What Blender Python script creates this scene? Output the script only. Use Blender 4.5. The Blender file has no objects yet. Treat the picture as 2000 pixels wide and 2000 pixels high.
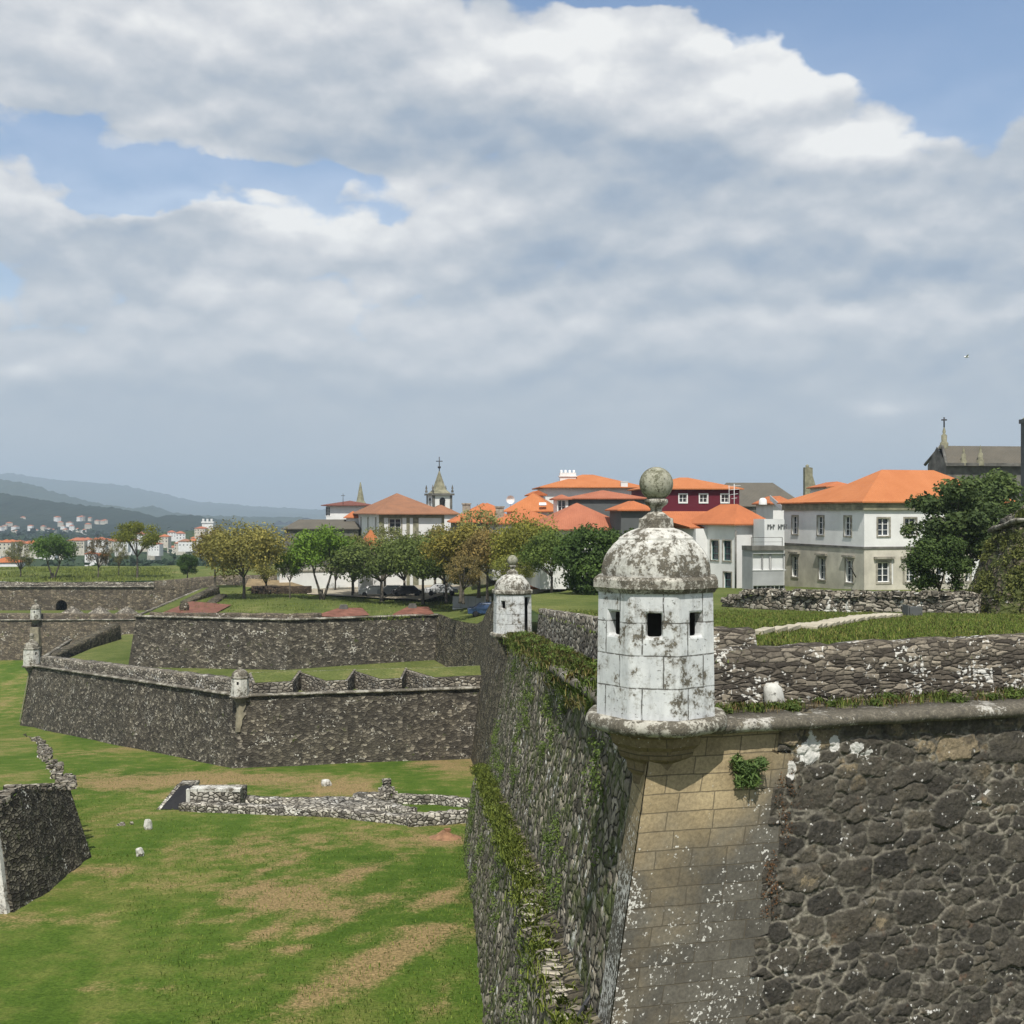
import bpy, bmesh, math, random
import numpy as np
from mathutils import Vector, Matrix, noise as mnoise
from mathutils.geometry import delaunay_2d_cdt, tessellate_polygon

S = bpy.context.scene
COL = S.collection
F = 2300.0
rnd = random.Random(7)

# ------------------------------------------------------------------ camera
cam_d = bpy.data.cameras.new('camera')
cam = bpy.data.objects.new('camera', cam_d)
COL.objects.link(cam)
cam.location = (0, 0, 0)
cam.rotation_euler = (math.radians(90), 0, 0)
cam_d.sensor_width = 36
cam_d.lens = 36 * F / 2000.0
cam_d.clip_start = 0.1
cam_d.clip_end = 30000
S.camera = cam

S.view_settings.view_transform = 'Standard'
S.view_settings.look = 'None'
S.view_settings.exposure = 0.18
S.view_settings.gamma = 1.0

# ------------------------------------------------------------------ sun
SUN_AZ = -2.5      # degrees left of straight behind the camera
SUN_EL = 57.0
ca, sa = math.cos(math.radians(SUN_AZ)), math.sin(math.radians(SUN_AZ))
ce, se = math.cos(math.radians(SUN_EL)), math.sin(math.radians(SUN_EL))
to_sun = Vector((sa * ce, -ca * ce, se))
sun_d = bpy.data.lights.new('sun', 'SUN')
sun = bpy.data.objects.new('sun', sun_d)
COL.objects.link(sun)
sun.rotation_euler = to_sun.to_track_quat('Z', 'Y').to_euler()
sun_d.energy = 4.7
sun_d.angle = math.radians(0.5)
sun_d.color = (1.0, 0.955, 0.88)

# ------------------------------------------------------------------ world: sky with clouds laid out by azimuth and elevation
class NT:
    """small helper for node graphs"""
    def __init__(s, nt): s.nt = nt
    def n(s, t, **k):
        x = s.nt.nodes.new(t)
        for a, b in k.items(): setattr(x, a, b)
        return x
    def link(s, a, b): s.nt.links.new(a, b)
    def put(s, sock, v):
        if hasattr(v, 'is_output') or isinstance(v, bpy.types.NodeSocket): s.link(v, sock)
        elif isinstance(v, (tuple, list)) and len(v) == 3 and sock.type == 'RGBA': sock.default_value = (*v, 1)
        else: sock.default_value = v
    def m(s, op, a, b=None, c=None, clamp=False):
        x = s.n('ShaderNodeMath', operation=op, use_clamp=clamp)
        s.put(x.inputs[0], a)
        if b is not None: s.put(x.inputs[1], b)
        if c is not None: s.put(x.inputs[2], c)
        return x.outputs[0]
    def vm(s, op, a, b=None):
        x = s.n('ShaderNodeVectorMath', operation=op)
        s.put(x.inputs[0], a)
        if b is not None: s.put(x.inputs[1], b)
        return x.outputs[0]
    def sstep(s, v, lo, hi, a=0.0, b=1.0):
        x = s.n('ShaderNodeMapRange', interpolation_type='SMOOTHSTEP')
        s.put(x.inputs[0], v); s.put(x.inputs[1], lo); s.put(x.inputs[2], hi)
        s.put(x.inputs[3], a); s.put(x.inputs[4], b)
        return x.outputs[0]
    def mr(s, v, lo, hi, a=0.0, b=1.0):
        x = s.n('ShaderNodeMapRange')
        s.put(x.inputs[0], v); s.put(x.inputs[1], lo); s.put(x.inputs[2], hi)
        s.put(x.inputs[3], a); s.put(x.inputs[4], b)
        return x.outputs[0]
    def mix(s, fac, a, b, mode='MIX'):
        x = s.n('ShaderNodeMix', data_type='RGBA', blend_type=mode)
        s.put(x.inputs[0], fac); s.put(x.inputs[6], a); s.put(x.inputs[7], b)
        return x.outputs[2]
    def noise(s, vec, scale, detail=4, rough=0.55, dist=0.0, lac=2.0):
        x = s.n('ShaderNodeTexNoise')
        if vec is not None: s.link(vec, x.inputs['Vector'])
        x.inputs['Scale'].default_value = scale; x.inputs['Detail'].default_value = detail
        x.inputs['Roughness'].default_value = rough; x.inputs['Distortion'].default_value = dist
        x.inputs['Lacunarity'].default_value = lac
        return x.outputs
    def voro(s, vec, scale, feature='F1', dims='3D', rand=1.0):
        x = s.n('ShaderNodeTexVoronoi', feature=feature, voronoi_dimensions=dims)
        if vec is not None: s.link(vec, x.inputs['Vector'])
        x.inputs['Scale'].default_value = scale; x.inputs['Randomness'].default_value = rand
        return x.outputs
    def ramp(s, fac, stops, interp='LINEAR'):
        x = s.n('ShaderNodeValToRGB'); s.put(x.inputs[0], fac)
        cr = x.color_ramp; cr.interpolation = interp
        while len(cr.elements) > 1: cr.elements.remove(cr.elements[-1])
        cr.elements[0].position = stops[0][0]; cr.elements[0].color = (*stops[0][1], 1)
        for p, c in stops[1:]:
            e = cr.elements.new(p); e.color = (*c, 1)
        return x.outputs[0]

def srgb(r, g, b):
    def c(v):
        v /= 255.0
        return v / 12.92 if v <= 0.04045 else ((v + 0.055) / 1.055) ** 2.4
    return (c(r), c(g), c(b))

W = bpy.data.worlds.new('World'); S.world = W; W.use_nodes = True
W.node_tree.nodes.clear()
w = NT(W.node_tree)
tc = w.n('ShaderNodeTexCoord').outputs['Generated']
sky = w.n('ShaderNodeTexSky', sky_type='NISHITA', sun_disc=False)
sky.sun_elevation = math.radians(SUN_EL)
sky.sun_rotation = math.atan2(to_sun.x, to_sun.y)
sky.altitude = 80; sky.air_density = 1.0; sky.dust_density = 0.7; sky.ozone_density = 2.0
sep = w.n('ShaderNodeSeparateXYZ'); w.link(tc, sep.inputs[0])
X, Y, Z = sep.outputs
az = w.m('ARCTAN2', X, Y)
hyp = w.m('SQRT', w.m('ADD', w.m('MULTIPLY', X, X), w.m('MULTIPLY', Y, Y)))
el = w.m('ARCTAN2', Z, hyp)
# warp
cmb = w.n('ShaderNodeCombineXYZ'); w.put(cmb.inputs[0], az); w.put(cmb.inputs[1], w.m('MULTIPLY', el, 1.7)); w.put(cmb.inputs[2], 0.37)
vec = cmb.outputs[0]
wn = w.noise(vec, 6.0, 5, 0.6)
wsep = w.n('ShaderNodeSeparateXYZ'); w.link(w.vm('SUBTRACT', wn['Color'], (0.5, 0.5, 0.5)), wsep.inputs[0])
azw = w.m('ADD', az, w.m('MULTIPLY', wsep.outputs[0], 0.12))
elw = w.m('ADD', el, w.m('MULTIPLY', wsep.outputs[1], 0.07))
def blob(cx, cy, rx, ry, rot=0.0, p=1.0, warp=True):
    dx, dy, dz = (cx - 1000) / F, 1.0, (1000 - cy) / F
    a0, e0 = math.atan2(dx, dy), math.atan2(dz, math.hypot(dx, dy))
    rx, ry = rx / F, ry / F
    A = w.m('SUBTRACT', azw if warp else az, a0); E = w.m('SUBTRACT', elw if warp else el, e0)
    c, s_ = math.cos(math.radians(rot)), math.sin(math.radians(rot))
    U = w.m('DIVIDE', w.m('ADD', w.m('MULTIPLY', A, c), w.m('MULTIPLY', E, s_)), rx)
    V = w.m('DIVIDE', w.m('SUBTRACT', w.m('MULTIPLY', E, c), w.m('MULTIPLY', A, s_)), ry)
    d = w.m('ADD', w.m('MULTIPLY', U, U), w.m('MULTIPLY', V, V))
    return w.m('POWER', 2.718, w.m('MULTIPLY', d, -p))
def total(items, base):
    acc = base
    for wt, args in items:
        acc = w.m('MULTIPLY_ADD', blob(*args), wt, acc)
    return acc
# where blue sky shows (negative) and where thick cloud stands (positive)
cover0 = total([
    (-1.5, (1910, 55, 270, 135, -6)), (-1.1, (1600, -20, 240, 80, -14)), (-0.9, (1250, -25, 260, 42)),
    (-0.46, (120, 300, 420, 66, -5)), (-0.36, (500, 355, 190, 26)), (-0.35, (80, 550, 200, 90)),
    (-0.45, (330, 420, 500, 30)),
    (0.5, (480, 90, 640, 160)), (0.55, (1380, 170, 300, 150)), (0.5, (300, 450, 420, 55)),
    (0.35, (1500, 420, 700, 140)), (0.5, (1000, 850, 2500, 230)),
], 0.62)
fb = w.noise(vec, 8.0, 7, 0.52)['Fac']
fb_up = w.noise(w.vm('ADD', vec, (0.0, 0.03, 0.0)), 8.0, 7, 0.52)['Fac']
fb2 = w.noise(vec, 3.2, 4, 0.5)['Fac']
fbe = w.noise(vec, 15.0, 9, 0.58)['Fac']
cov = w.m('ADD', cover0, w.m('MULTIPLY_ADD', fb, 0.9, -0.45))
cov = w.m('ADD', cov, w.m('MULTIPLY_ADD', fbe, 0.5, -0.25))

# thickness/brightness
bri0 = total([
    (0.30, (1160, 120, 100, 80)), (0.20, (1400, 110, 190, 90)), (0.28, (1580, 170, 120, 70)), (0.6, (1690, 285, 110, 42, 8)), (0.2, (1480, 60, 120, 50)), (-0.12, (300, 440, 90, 26)), (-0.10, (1330, 300, 180, 50)),
    (0.14, (350, 90, 500, 130)), (0.36, (300, 415, 330, 30)), (0.22, (620, 460, 260, 45, -8)), (0.20, (700, 370, 230, 50)), (0.2, (950, 90, 200, 100)),
    (-0.32, (860, 225, 260, 62)), (-0.12, (560, 290, 200, 40)), (-0.22, (1600, 490, 480, 66)), (-0.08, (1200, 330, 250, 60)), (-0.20, (300, 470, 160, 45)),
    (0.16, (650, 560, 280, 50)), (0.2, (1450, 650, 420, 40, 4)), (0.16, (1800, 590, 250, 30)), (-0.04, (1350, 740, 800, 60)),
    (0.26, (1740, 790, 60, 24)), (0.2, (20, 720, 60, 24)), (0.12, (600, 640, 500, 60)), (0.0, (1000, 900, 1700, 90)), (0.10, (1800, 380, 250, 60)),
], 0.53)
relief = w.m('SUBTRACT', fb, fb_up)
pv = w.vm('ADD', vec, w.vm('MULTIPLY', w.vm('SUBTRACT', wn['Color'], (0.5, 0.5, 0.5)), (0.10, 0.10, 0.0)))
def puff(off, sc):
    v_ = w.n('ShaderNodeTexVoronoi', feature='F1', voronoi_dimensions='2D'); w.link(w.vm('ADD', pv, (0.0, off, 0.0)), v_.inputs['Vector']); v_.inputs['Scale'].default_value = sc
    return v_.outputs['Distance']
pf = w.m('ADD', w.m('MULTIPLY', puff(0.0, 9.0), 0.65), w.m('MULTIPLY', puff(0.0, 24.0), 0.35))
pf_up = w.m('ADD', w.m('MULTIPLY', puff(0.018, 9.0), 0.65), w.m('MULTIPLY', puff(0.018, 24.0), 0.35))
prel = w.m('MULTIPLY', w.m('SUBTRACT', pf_up, pf), w.sstep(el, 0.05, 0.16))
elr = w.sstep(el, 0.02, 0.22)            # relief fades into the smooth grey layer near the horizon
bri = w.m('ADD', bri0, w.m('MULTIPLY', w.m('MULTIPLY', relief, 1.0), elr))
bri = w.m('ADD', bri, w.m('MULTIPLY', w.m('SUBTRACT', fb, 0.5), w.m('MULTIPLY_ADD', elr, 0.20, 0.06)))
bri = w.m('ADD', bri, w.m('MULTIPLY', w.m('SUBTRACT', fb2, 0.5), 0.28))
bri = w.m('ADD', bri, w.m('MULTIPLY', prel, 0.42))
covm = w.sstep(w.m('ADD', cov, w.m('MULTIPLY_ADD', pf, -0.9, 0.36)), 0.27, 0.52)
ccol = w.ramp(bri, [(0.0, srgb(134, 148, 168)), (0.3, srgb(153, 167, 184)), (0.5, srgb(180, 187, 195)), (0.7, srgb(208, 210, 213)), (0.92, srgb(236, 236, 234))])
bg_sky = w.n('ShaderNodeBackground'); w.link(sky.outputs[0], bg_sky.inputs[0]); bg_sky.inputs[1].default_value = 0.135
bg_cl = w.n('ShaderNodeBackground'); w.link(ccol, bg_cl.inputs[0]); bg_cl.inputs[1].default_value = 1.0
mixs = w.n('ShaderNodeMixShader'); w.put(mixs.inputs[0], w.m('MULTIPLY', w.m('MAXIMUM', covm, w.sstep(el, 0.16, 0.44, 0.42, 0.0)), 0.97)); w.link(bg_sky.outputs[0], mixs.inputs[1]); w.link(bg_cl.outputs[0], mixs.inputs[2])
wo = w.n('ShaderNodeOutputWorld'); w.link(mixs.outputs[0], wo.inputs[0])

# ------------------------------------------------------------------ mesh helpers
def P(px, py, D):
    return Vector(((px - 1000) / F * D, D, (1000 - py) / F * D))
def PX(px, D): return (px - 1000) / F * D
def PZ(py, D): return (1000 - py) / F * D

def props(o, label=None, cat=None, group=None, kind=None):
    if label: o['label'] = label
    if cat: o['category'] = cat
    if group: o['group'] = group
    if kind: o['kind'] = kind
    return o

def thing(name, label, cat, loc=(0, 0, 0), rz=0.0, group=None):
    o = bpy.data.objects.new(name, None); COL.objects.link(o)
    o.location = loc; o.rotation_euler = (0, 0, rz); o.empty_display_size = 0.3
    bpy_update.append(o)
    return props(o, label, cat, group)
bpy_update = []

def autouv(me):
    uvl = me.uv_layers.new(name='UVMap')
    n = len(me.loops)
    co = np.empty(len(me.vertices) * 3, 'f'); me.vertices.foreach_get('co', co); co = co.reshape(-1, 3)
    vi = np.empty(n, 'i'); me.loops.foreach_get('vertex_index', vi)
    nor = np.empty(len(me.polygons) * 3, 'f'); me.polygons.foreach_get('normal', nor); nor = nor.reshape(-1, 3)
    lt = np.empty(len(me.polygons), 'i'); me.polygons.foreach_get('loop_total', lt)
    fn = np.repeat(nor, lt, axis=0); p = co[vi]
    h = np.hypot(fn[:, 0], fn[:, 1]); hs = np.where(h < 1e-6, 1, h)
    # directions are rounded so that small bumps in a rough wall do not break the courses
    ang = np.round(np.arctan2(fn[:, 1], fn[:, 0]) / math.radians(18)) * math.radians(18)
    u = -p[:, 0] * np.sin(ang) + p[:, 1] * np.cos(ang)
    v = p[:, 2] / np.where(np.abs(fn[:, 2]) < 0.55, 1.0, 0.6)
    flat = h < 0.35
    u = np.where(flat, p[:, 0], u); v = np.where(flat, p[:, 1], v)
    uvl.data.foreach_set('uv', np.stack([u, v], 1).astype('f').ravel())

class MB:
    def __init__(s): s.v = []; s.f = []; s.mi = []; s.sm = []
    def add(s, verts, faces, mi=0, smooth=False):
        b = len(s.v)
        s.v.extend([tuple(q) for q in verts])
        for f in faces: s.f.append(tuple(b + i for i in f)); s.mi.append(mi); s.sm.append(smooth)
    def box(s, c, sz, rz=0.0, mi=0, taper=1.0):
        hx, hy, hz = sz[0] / 2, sz[1] / 2, sz[2] / 2
        cr, sr = math.cos(rz), math.sin(rz)
        vs = []
        for z, t in ((-hz, 1), (hz, taper)):
            for x, y in ((-hx, -hy), (hx, -hy), (hx, hy), (-hx, hy)):
                x2, y2 = x * t, y * t
                vs.append((c[0] + x2 * cr - y2 * sr, c[1] + x2 * sr + y2 * cr, c[2] + z))
        s.add(vs, [(0, 3, 2, 1), (4, 5, 6, 7), (0, 1, 5, 4), (1, 2, 6, 5), (2, 3, 7, 6), (3, 0, 4, 7)], mi)
    def obox(s, o, u, v, n, W_, H_, T, mi=0):
        """box spanned from corner o: W_ along u, H_ along v, T along n"""
        o, u, v, n = Vector(o), Vector(u), Vector(v), Vector(n)
        vs = [o, o + u * W_, o + u * W_ + v * H_, o + v * H_]
        vs += [q + n * T for q in vs]
        fs = [(0, 1, 2, 3), (7, 6, 5, 4), (0, 4, 5, 1), (1, 5, 6, 2), (2, 6, 7, 3), (3, 7, 4, 0)]
        if u.cross(v).dot(n) > 0: fs = [tuple(reversed(f)) for f in fs]
        s.add(vs, fs, mi)
    def lathe(s, prof, seg=24, c=(0, 0, 0), mi=0, smooth=True, rot=0.0, closed=True):
        vs = []; n = len(prof)
        for k in range(seg):
            a = rot + 2 * math.pi * k / seg
            for r, z in prof: vs.append((c[0] + r * math.sin(a), c[1] - r * math.cos(a), c[2] + z))
        fs = []
        for k in range(seg):
            k2 = (k + 1) % seg
            for i in range(n - 1):
                fs.append((k * n + i, k2 * n + i, k2 * n + i + 1, k * n + i + 1))
        s.add(vs, fs, mi, smooth)
    def tube(s, pts, rad, seg=8, mi=0, smooth=True):
        pts = [Vector(p) for p in pts]; vs = []
        if not hasattr(rad, '__len__'): rad = [rad] * len(pts)
        for i, p in enumerate(pts):
            d = (pts[min(i + 1, len(pts) - 1)] - pts[max(i - 1, 0)]).normalized()
            a = d.cross(Vector((0.13, 0.21, 0.97)))
            if a.length < 1e-3: a = d.cross(Vector((1, 0, 0)))
            a.normalize(); b = d.cross(a)
            for k in range(seg):
                t = 2 * math.pi * k / seg
                vs.append(p + (a * math.cos(t) + b * math.sin(t)) * rad[i])
        fs = []
        for i in range(len(pts) - 1):
            for k in range(seg):
                k2 = (k + 1) % seg
                fs.append((i * seg + k, i * seg + k2, (i + 1) * seg + k2, (i + 1) * seg + k))
        fs.append(tuple(range(seg - 1, -1, -1))); b_ = (len(pts) - 1) * seg
        fs.append(tuple(b_ + k for k in range(seg)))
        s.add(vs, fs, mi, smooth)
    def panel(s, o, u, v, n, W_, H_, holes=(), depth=0.25, mi=0, rmi=None):
        """flat wall panel with rectangular openings (u0,u1,v0,v1) and reveals going inwards (-n)"""
        o, u, v, n = Vector(o), Vector(u), Vector(v), Vector(n)
        us = sorted({0.0, W_} | {min(max(h[i], 0), W_) for h in holes for i in (0, 1)})
        vs_ = sorted({0.0, H_} | {min(max(h[i], 0), H_) for h in holes for i in (2, 3)})
        rev = u.cross(v).dot(n) < 0
        def q(pts, m):
            s.add(pts, [(3, 2, 1, 0) if rev else (0, 1, 2, 3)], m)
        for i in range(len(us) - 1):
            for j in range(len(vs_) - 1):
                cu, cv = (us[i] + us[i + 1]) / 2, (vs_[j] + vs_[j + 1]) / 2
                if any(h[0] < cu < h[1] and h[2] < cv < h[3] for h in holes): continue
                q([o + u * us[i] + v * vs_[j], o + u * us[i + 1] + v * vs_[j], o + u * us[i + 1] + v * vs_[j + 1], o + u * us[i] + v * vs_[j + 1]], mi)
        r = rmi if rmi is not None else mi
        for (a, b, c, d) in holes:
            p = [o + u * a + v * c, o + u * b + v * c, o + u * b + v * d, o + u * a + v * d]
            for k in range(4):
                p0, p1 = p[k], p[(k + 1) % 4]
                q([p0 - n * depth, p1 - n * depth, p1, p0], r)
    def build(s, name, mats, parent=None, uv=True, matrix_world=True):
        me = bpy.data.meshes.new(name)
        me.from_pydata(s.v, [], s.f)
        if not isinstance(mats, (list, tuple)): mats = [mats]
        for m_ in mats: me.materials.append(m_)
        me.polygons.foreach_set('material_index', s.mi)
        me.polygons.foreach_set('use_smooth', s.sm)
        me.update()
        if uv: autouv(me)
        o = bpy.data.objects.new(name, me); COL.objects.link(o)
        if parent is not None:
            o.parent = parent
        return o

def local(o_thing, o_part):
    """part meshes written in world space: undo the parent's transform"""
    M = Matrix.Translation(o_thing.location) @ Matrix.Rotation(o_thing.rotation_euler.z, 4, 'Z')
    o_part.data.transform(M.inverted())
    return o_part

def tag_mesh(o, label, cat, group=None):
    """give a single-mesh thing an origin at its base"""
    bb = np.array([tuple(v.co) for v in o.data.vertices])
    c = Vector(((bb[:, 0].min() + bb[:, 0].max()) / 2, (bb[:, 1].min() + bb[:, 1].max()) / 2, bb[:, 2].min()))
    o.data.transform(Matrix.Translation(-c)); o.location = c
    return props(o, label, cat, group)

def sheet(name, poly, zf, step, mat, kind='structure', skirt=0.0, jit=0.0):
    """terrain sheet: polygon in plan filled with a grid, height from zf"""
    xs = [p[0] for p in poly]; ys = [p[1] for p in poly]
    pts = []
    n = len(poly)
    for i in range(n):
        a, b = Vector(poly[i]), Vector(poly[(i + 1) % n])
        m_ = max(1, int((b - a).length / step))
        for k in range(m_): pts.append(a.lerp(b, k / m_))
    nb = len(pts); edges = [(i, (i + 1) % nb) for i in range(nb)]
    def inside(x, y):
        c = False; j = n - 1
        for i in range(n):
            if ((poly[i][1] > y) != (poly[j][1] > y)) and (x < (poly[j][0] - poly[i][0]) * (y - poly[i][1]) / (poly[j][1] - poly[i][1]) + poly[i][0]): c = not c
            j = i
        return c
    y = min(ys) + step / 2; row = 0
    while y < max(ys):
        x = min(xs) + step / 2 + (row % 2) * step * 0.5
        while x < max(xs):
            if inside(x, y): pts.append(Vector((x + rnd.uniform(-jit, jit), y + rnd.uniform(-jit, jit))))
            x += step
        y += step; row += 1
    vo, eo, fo, _, _, _ = delaunay_2d_cdt(pts, edges, [], 1, 1e-5)
    vv = [(p.x, p.y, zf(p.x, p.y)) for p in vo]
    m = MB(); fs = []
    for f in fo:
        a, b, c = [Vector(vv[i]) for i in f[:3]]
        fs.append(tuple(f) if (b - a).cross(c - a).z > 0 else tuple(reversed(f)))
    m.add(vv, fs, 0, True)
    o = m.build(name, mat)
    if kind: o['kind'] = kind
    return o

def miter_offsets(pts, side=1):
    """unit-batter outward offsets for each polyline vertex (outward = right of travel * side)"""
    ns = []
    for i in range(len(pts) - 1):
        d = Vector((pts[i + 1][0] - pts[i][0], pts[i + 1][1] - pts[i][1])).normalized()
        ns.append(Vector((d.y, -d.x)) * side)
    out = []
    for i in range(len(pts)):
        if i == 0: out.append(ns[0].copy())
        elif i == len(pts) - 1: out.append(ns[-1].copy())
        else:
            a, b = ns[i - 1], ns[i]; s_ = a + b
            out.append(s_ / max(s_.dot(a), 0.25))
    return out

def batter_wall(m, top, bot, batter, side=1, res=1.0, vres=1.0, rough=0.0, mi=0, seed=0):
    """battered face hanging from polyline `top` [(x,y,z)], down to z values `bot` (one per vertex)"""
    off = miter_offsets(top, side)
    for i in range(len(top) - 1):
        a, b = Vector(top[i]), Vector(top[i + 1])
        L = (b - a).length; nu = max(1, int(L / res)); Hm = max(a.z - bot[i], b.z - bot[i + 1]); nv = max(1, int(Hm / vres))
        vs = []
        for k in range(nu + 1):
            t = k / nu
            pt = a.lerp(b, t); zb = bot[i] * (1 - t) + bot[i + 1] * t
            of = off[i] * (1 - t) + off[i + 1] * t
            for j in range(nv + 1):
                z = pt.z + (zb - pt.z) * j / nv
                h = (pt.z - z) * batter
                q = Vector((pt.x + of.x * h, pt.y + of.y * h, z))
                if rough and 0 < k < nu:
                    d = mnoise.noise(q * 1.3 + Vector((seed, 0, 0))) * rough
                    q.x += of.x * d; q.y += of.y * d
                vs.append(q)
        fs = []
        for k in range(nu):
            for j in range(nv):
                q = (k * (nv + 1) + j, k * (nv + 1) + j + 1, (k + 1) * (nv + 1) + j + 1, (k + 1) * (nv + 1) + j)
                fs.append(q if side > 0 else tuple(reversed(q)))
        m.add(vs, fs, mi, rough > 0)

def sweep(m, path, prof, side=1, mi=0, smooth=True, res=None, rough=0.0, closed_prof=True):
    """sweep a (out, up) profile along a polyline with mitred corners"""
    if res:
        pp = []
        for i in range(len(path) - 1):
            a, b = Vector(path[i]), Vector(path[i + 1]); n_ = max(1, int((b - a).length / res))
            for k in range(n_): pp.append(a.lerp(b, k / n_))
        pp.append(Vector(path[-1])); path = pp
    off = miter_offsets(path, side); n = len(prof); vs = []
    for i, p in enumerate(path):
        for (o_, u_) in prof:
            q = Vector((p[0] + off[i].x * o_, p[1] + off[i].y * o_, p[2] + u_))
            if rough:
                q += Vector(mnoise.noise_vector(q * 2.1)) * rough + Vector(mnoise.noise_vector(q * 7.3)) * rough * 0.6
            vs.append(q)
    fs = []
    lim = n if closed_prof else n - 1
    for i in range(len(path) - 1):
        for j in range(lim):
            j2 = (j + 1) % n
            q = (i * n + j, i * n + j2, (i + 1) * n + j2, (i + 1) * n + j)
            fs.append(q)
    if closed_prof:
        fs.append(tuple(range(n))); fs.append(tuple((len(path) - 1) * n + j for j in range(n - 1, -1, -1)))
    m.add(vs, fs, mi, smooth)
def fixn(o):
    bm = bmesh.new(); bm.from_mesh(o.data); bmesh.ops.recalc_face_normals(bm, faces=bm.faces); bm.to_mesh(o.data); bm.free()
    if 'UVMap' in o.data.uv_layers: o.data.uv_layers.remove(o.data.uv_layers['UVMap'])
    autouv(o.data); return o

# ------------------------------------------------------------------ materials
def newmat(name, rough=0.9, spec=0.15):
    m_ = bpy.data.materials.new(name); m_.use_nodes = True
    nt = NT(m_.node_tree); b = m_.node_tree.nodes['Principled BSDF']
    b.inputs['Roughness'].default_value = rough
    b.inputs['Specular IOR Level'].default_value = spec
    return m_, nt, b

def add_bump(nt, b, height, strength=0.5, dist=0.05):
    x = nt.n('ShaderNodeBump'); x.inputs['Strength'].default_value = strength; x.inputs['Distance'].default_value = dist
    nt.link(height, x.inputs['Height']); nt.link(x.outputs[0], b.inputs['Normal'])

def plain(name, col, rough=0.85, spec=0.15, var=0.12, scale=3.0, bump=0.0):
    m_, nt, b = newmat(name, rough, spec)
    g = nt.n('ShaderNodeTexCoord').outputs['Object']
    n1 = nt.noise(g, scale, 5, 0.6)['Fac']
    lo = tuple(c * (1 - var * 1.6) for c in col); hi = tuple(min(1, c * (1 + var)) for c in col)
    nt.link(nt.ramp(n1, [(0.3, lo), (0.7, hi)]), b.inputs['Base Color'])
    if bump: add_bump(nt, b, nt.noise(g, scale * 6, 4, 0.6)['Fac'], 0.6, bump)
    return m_

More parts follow.
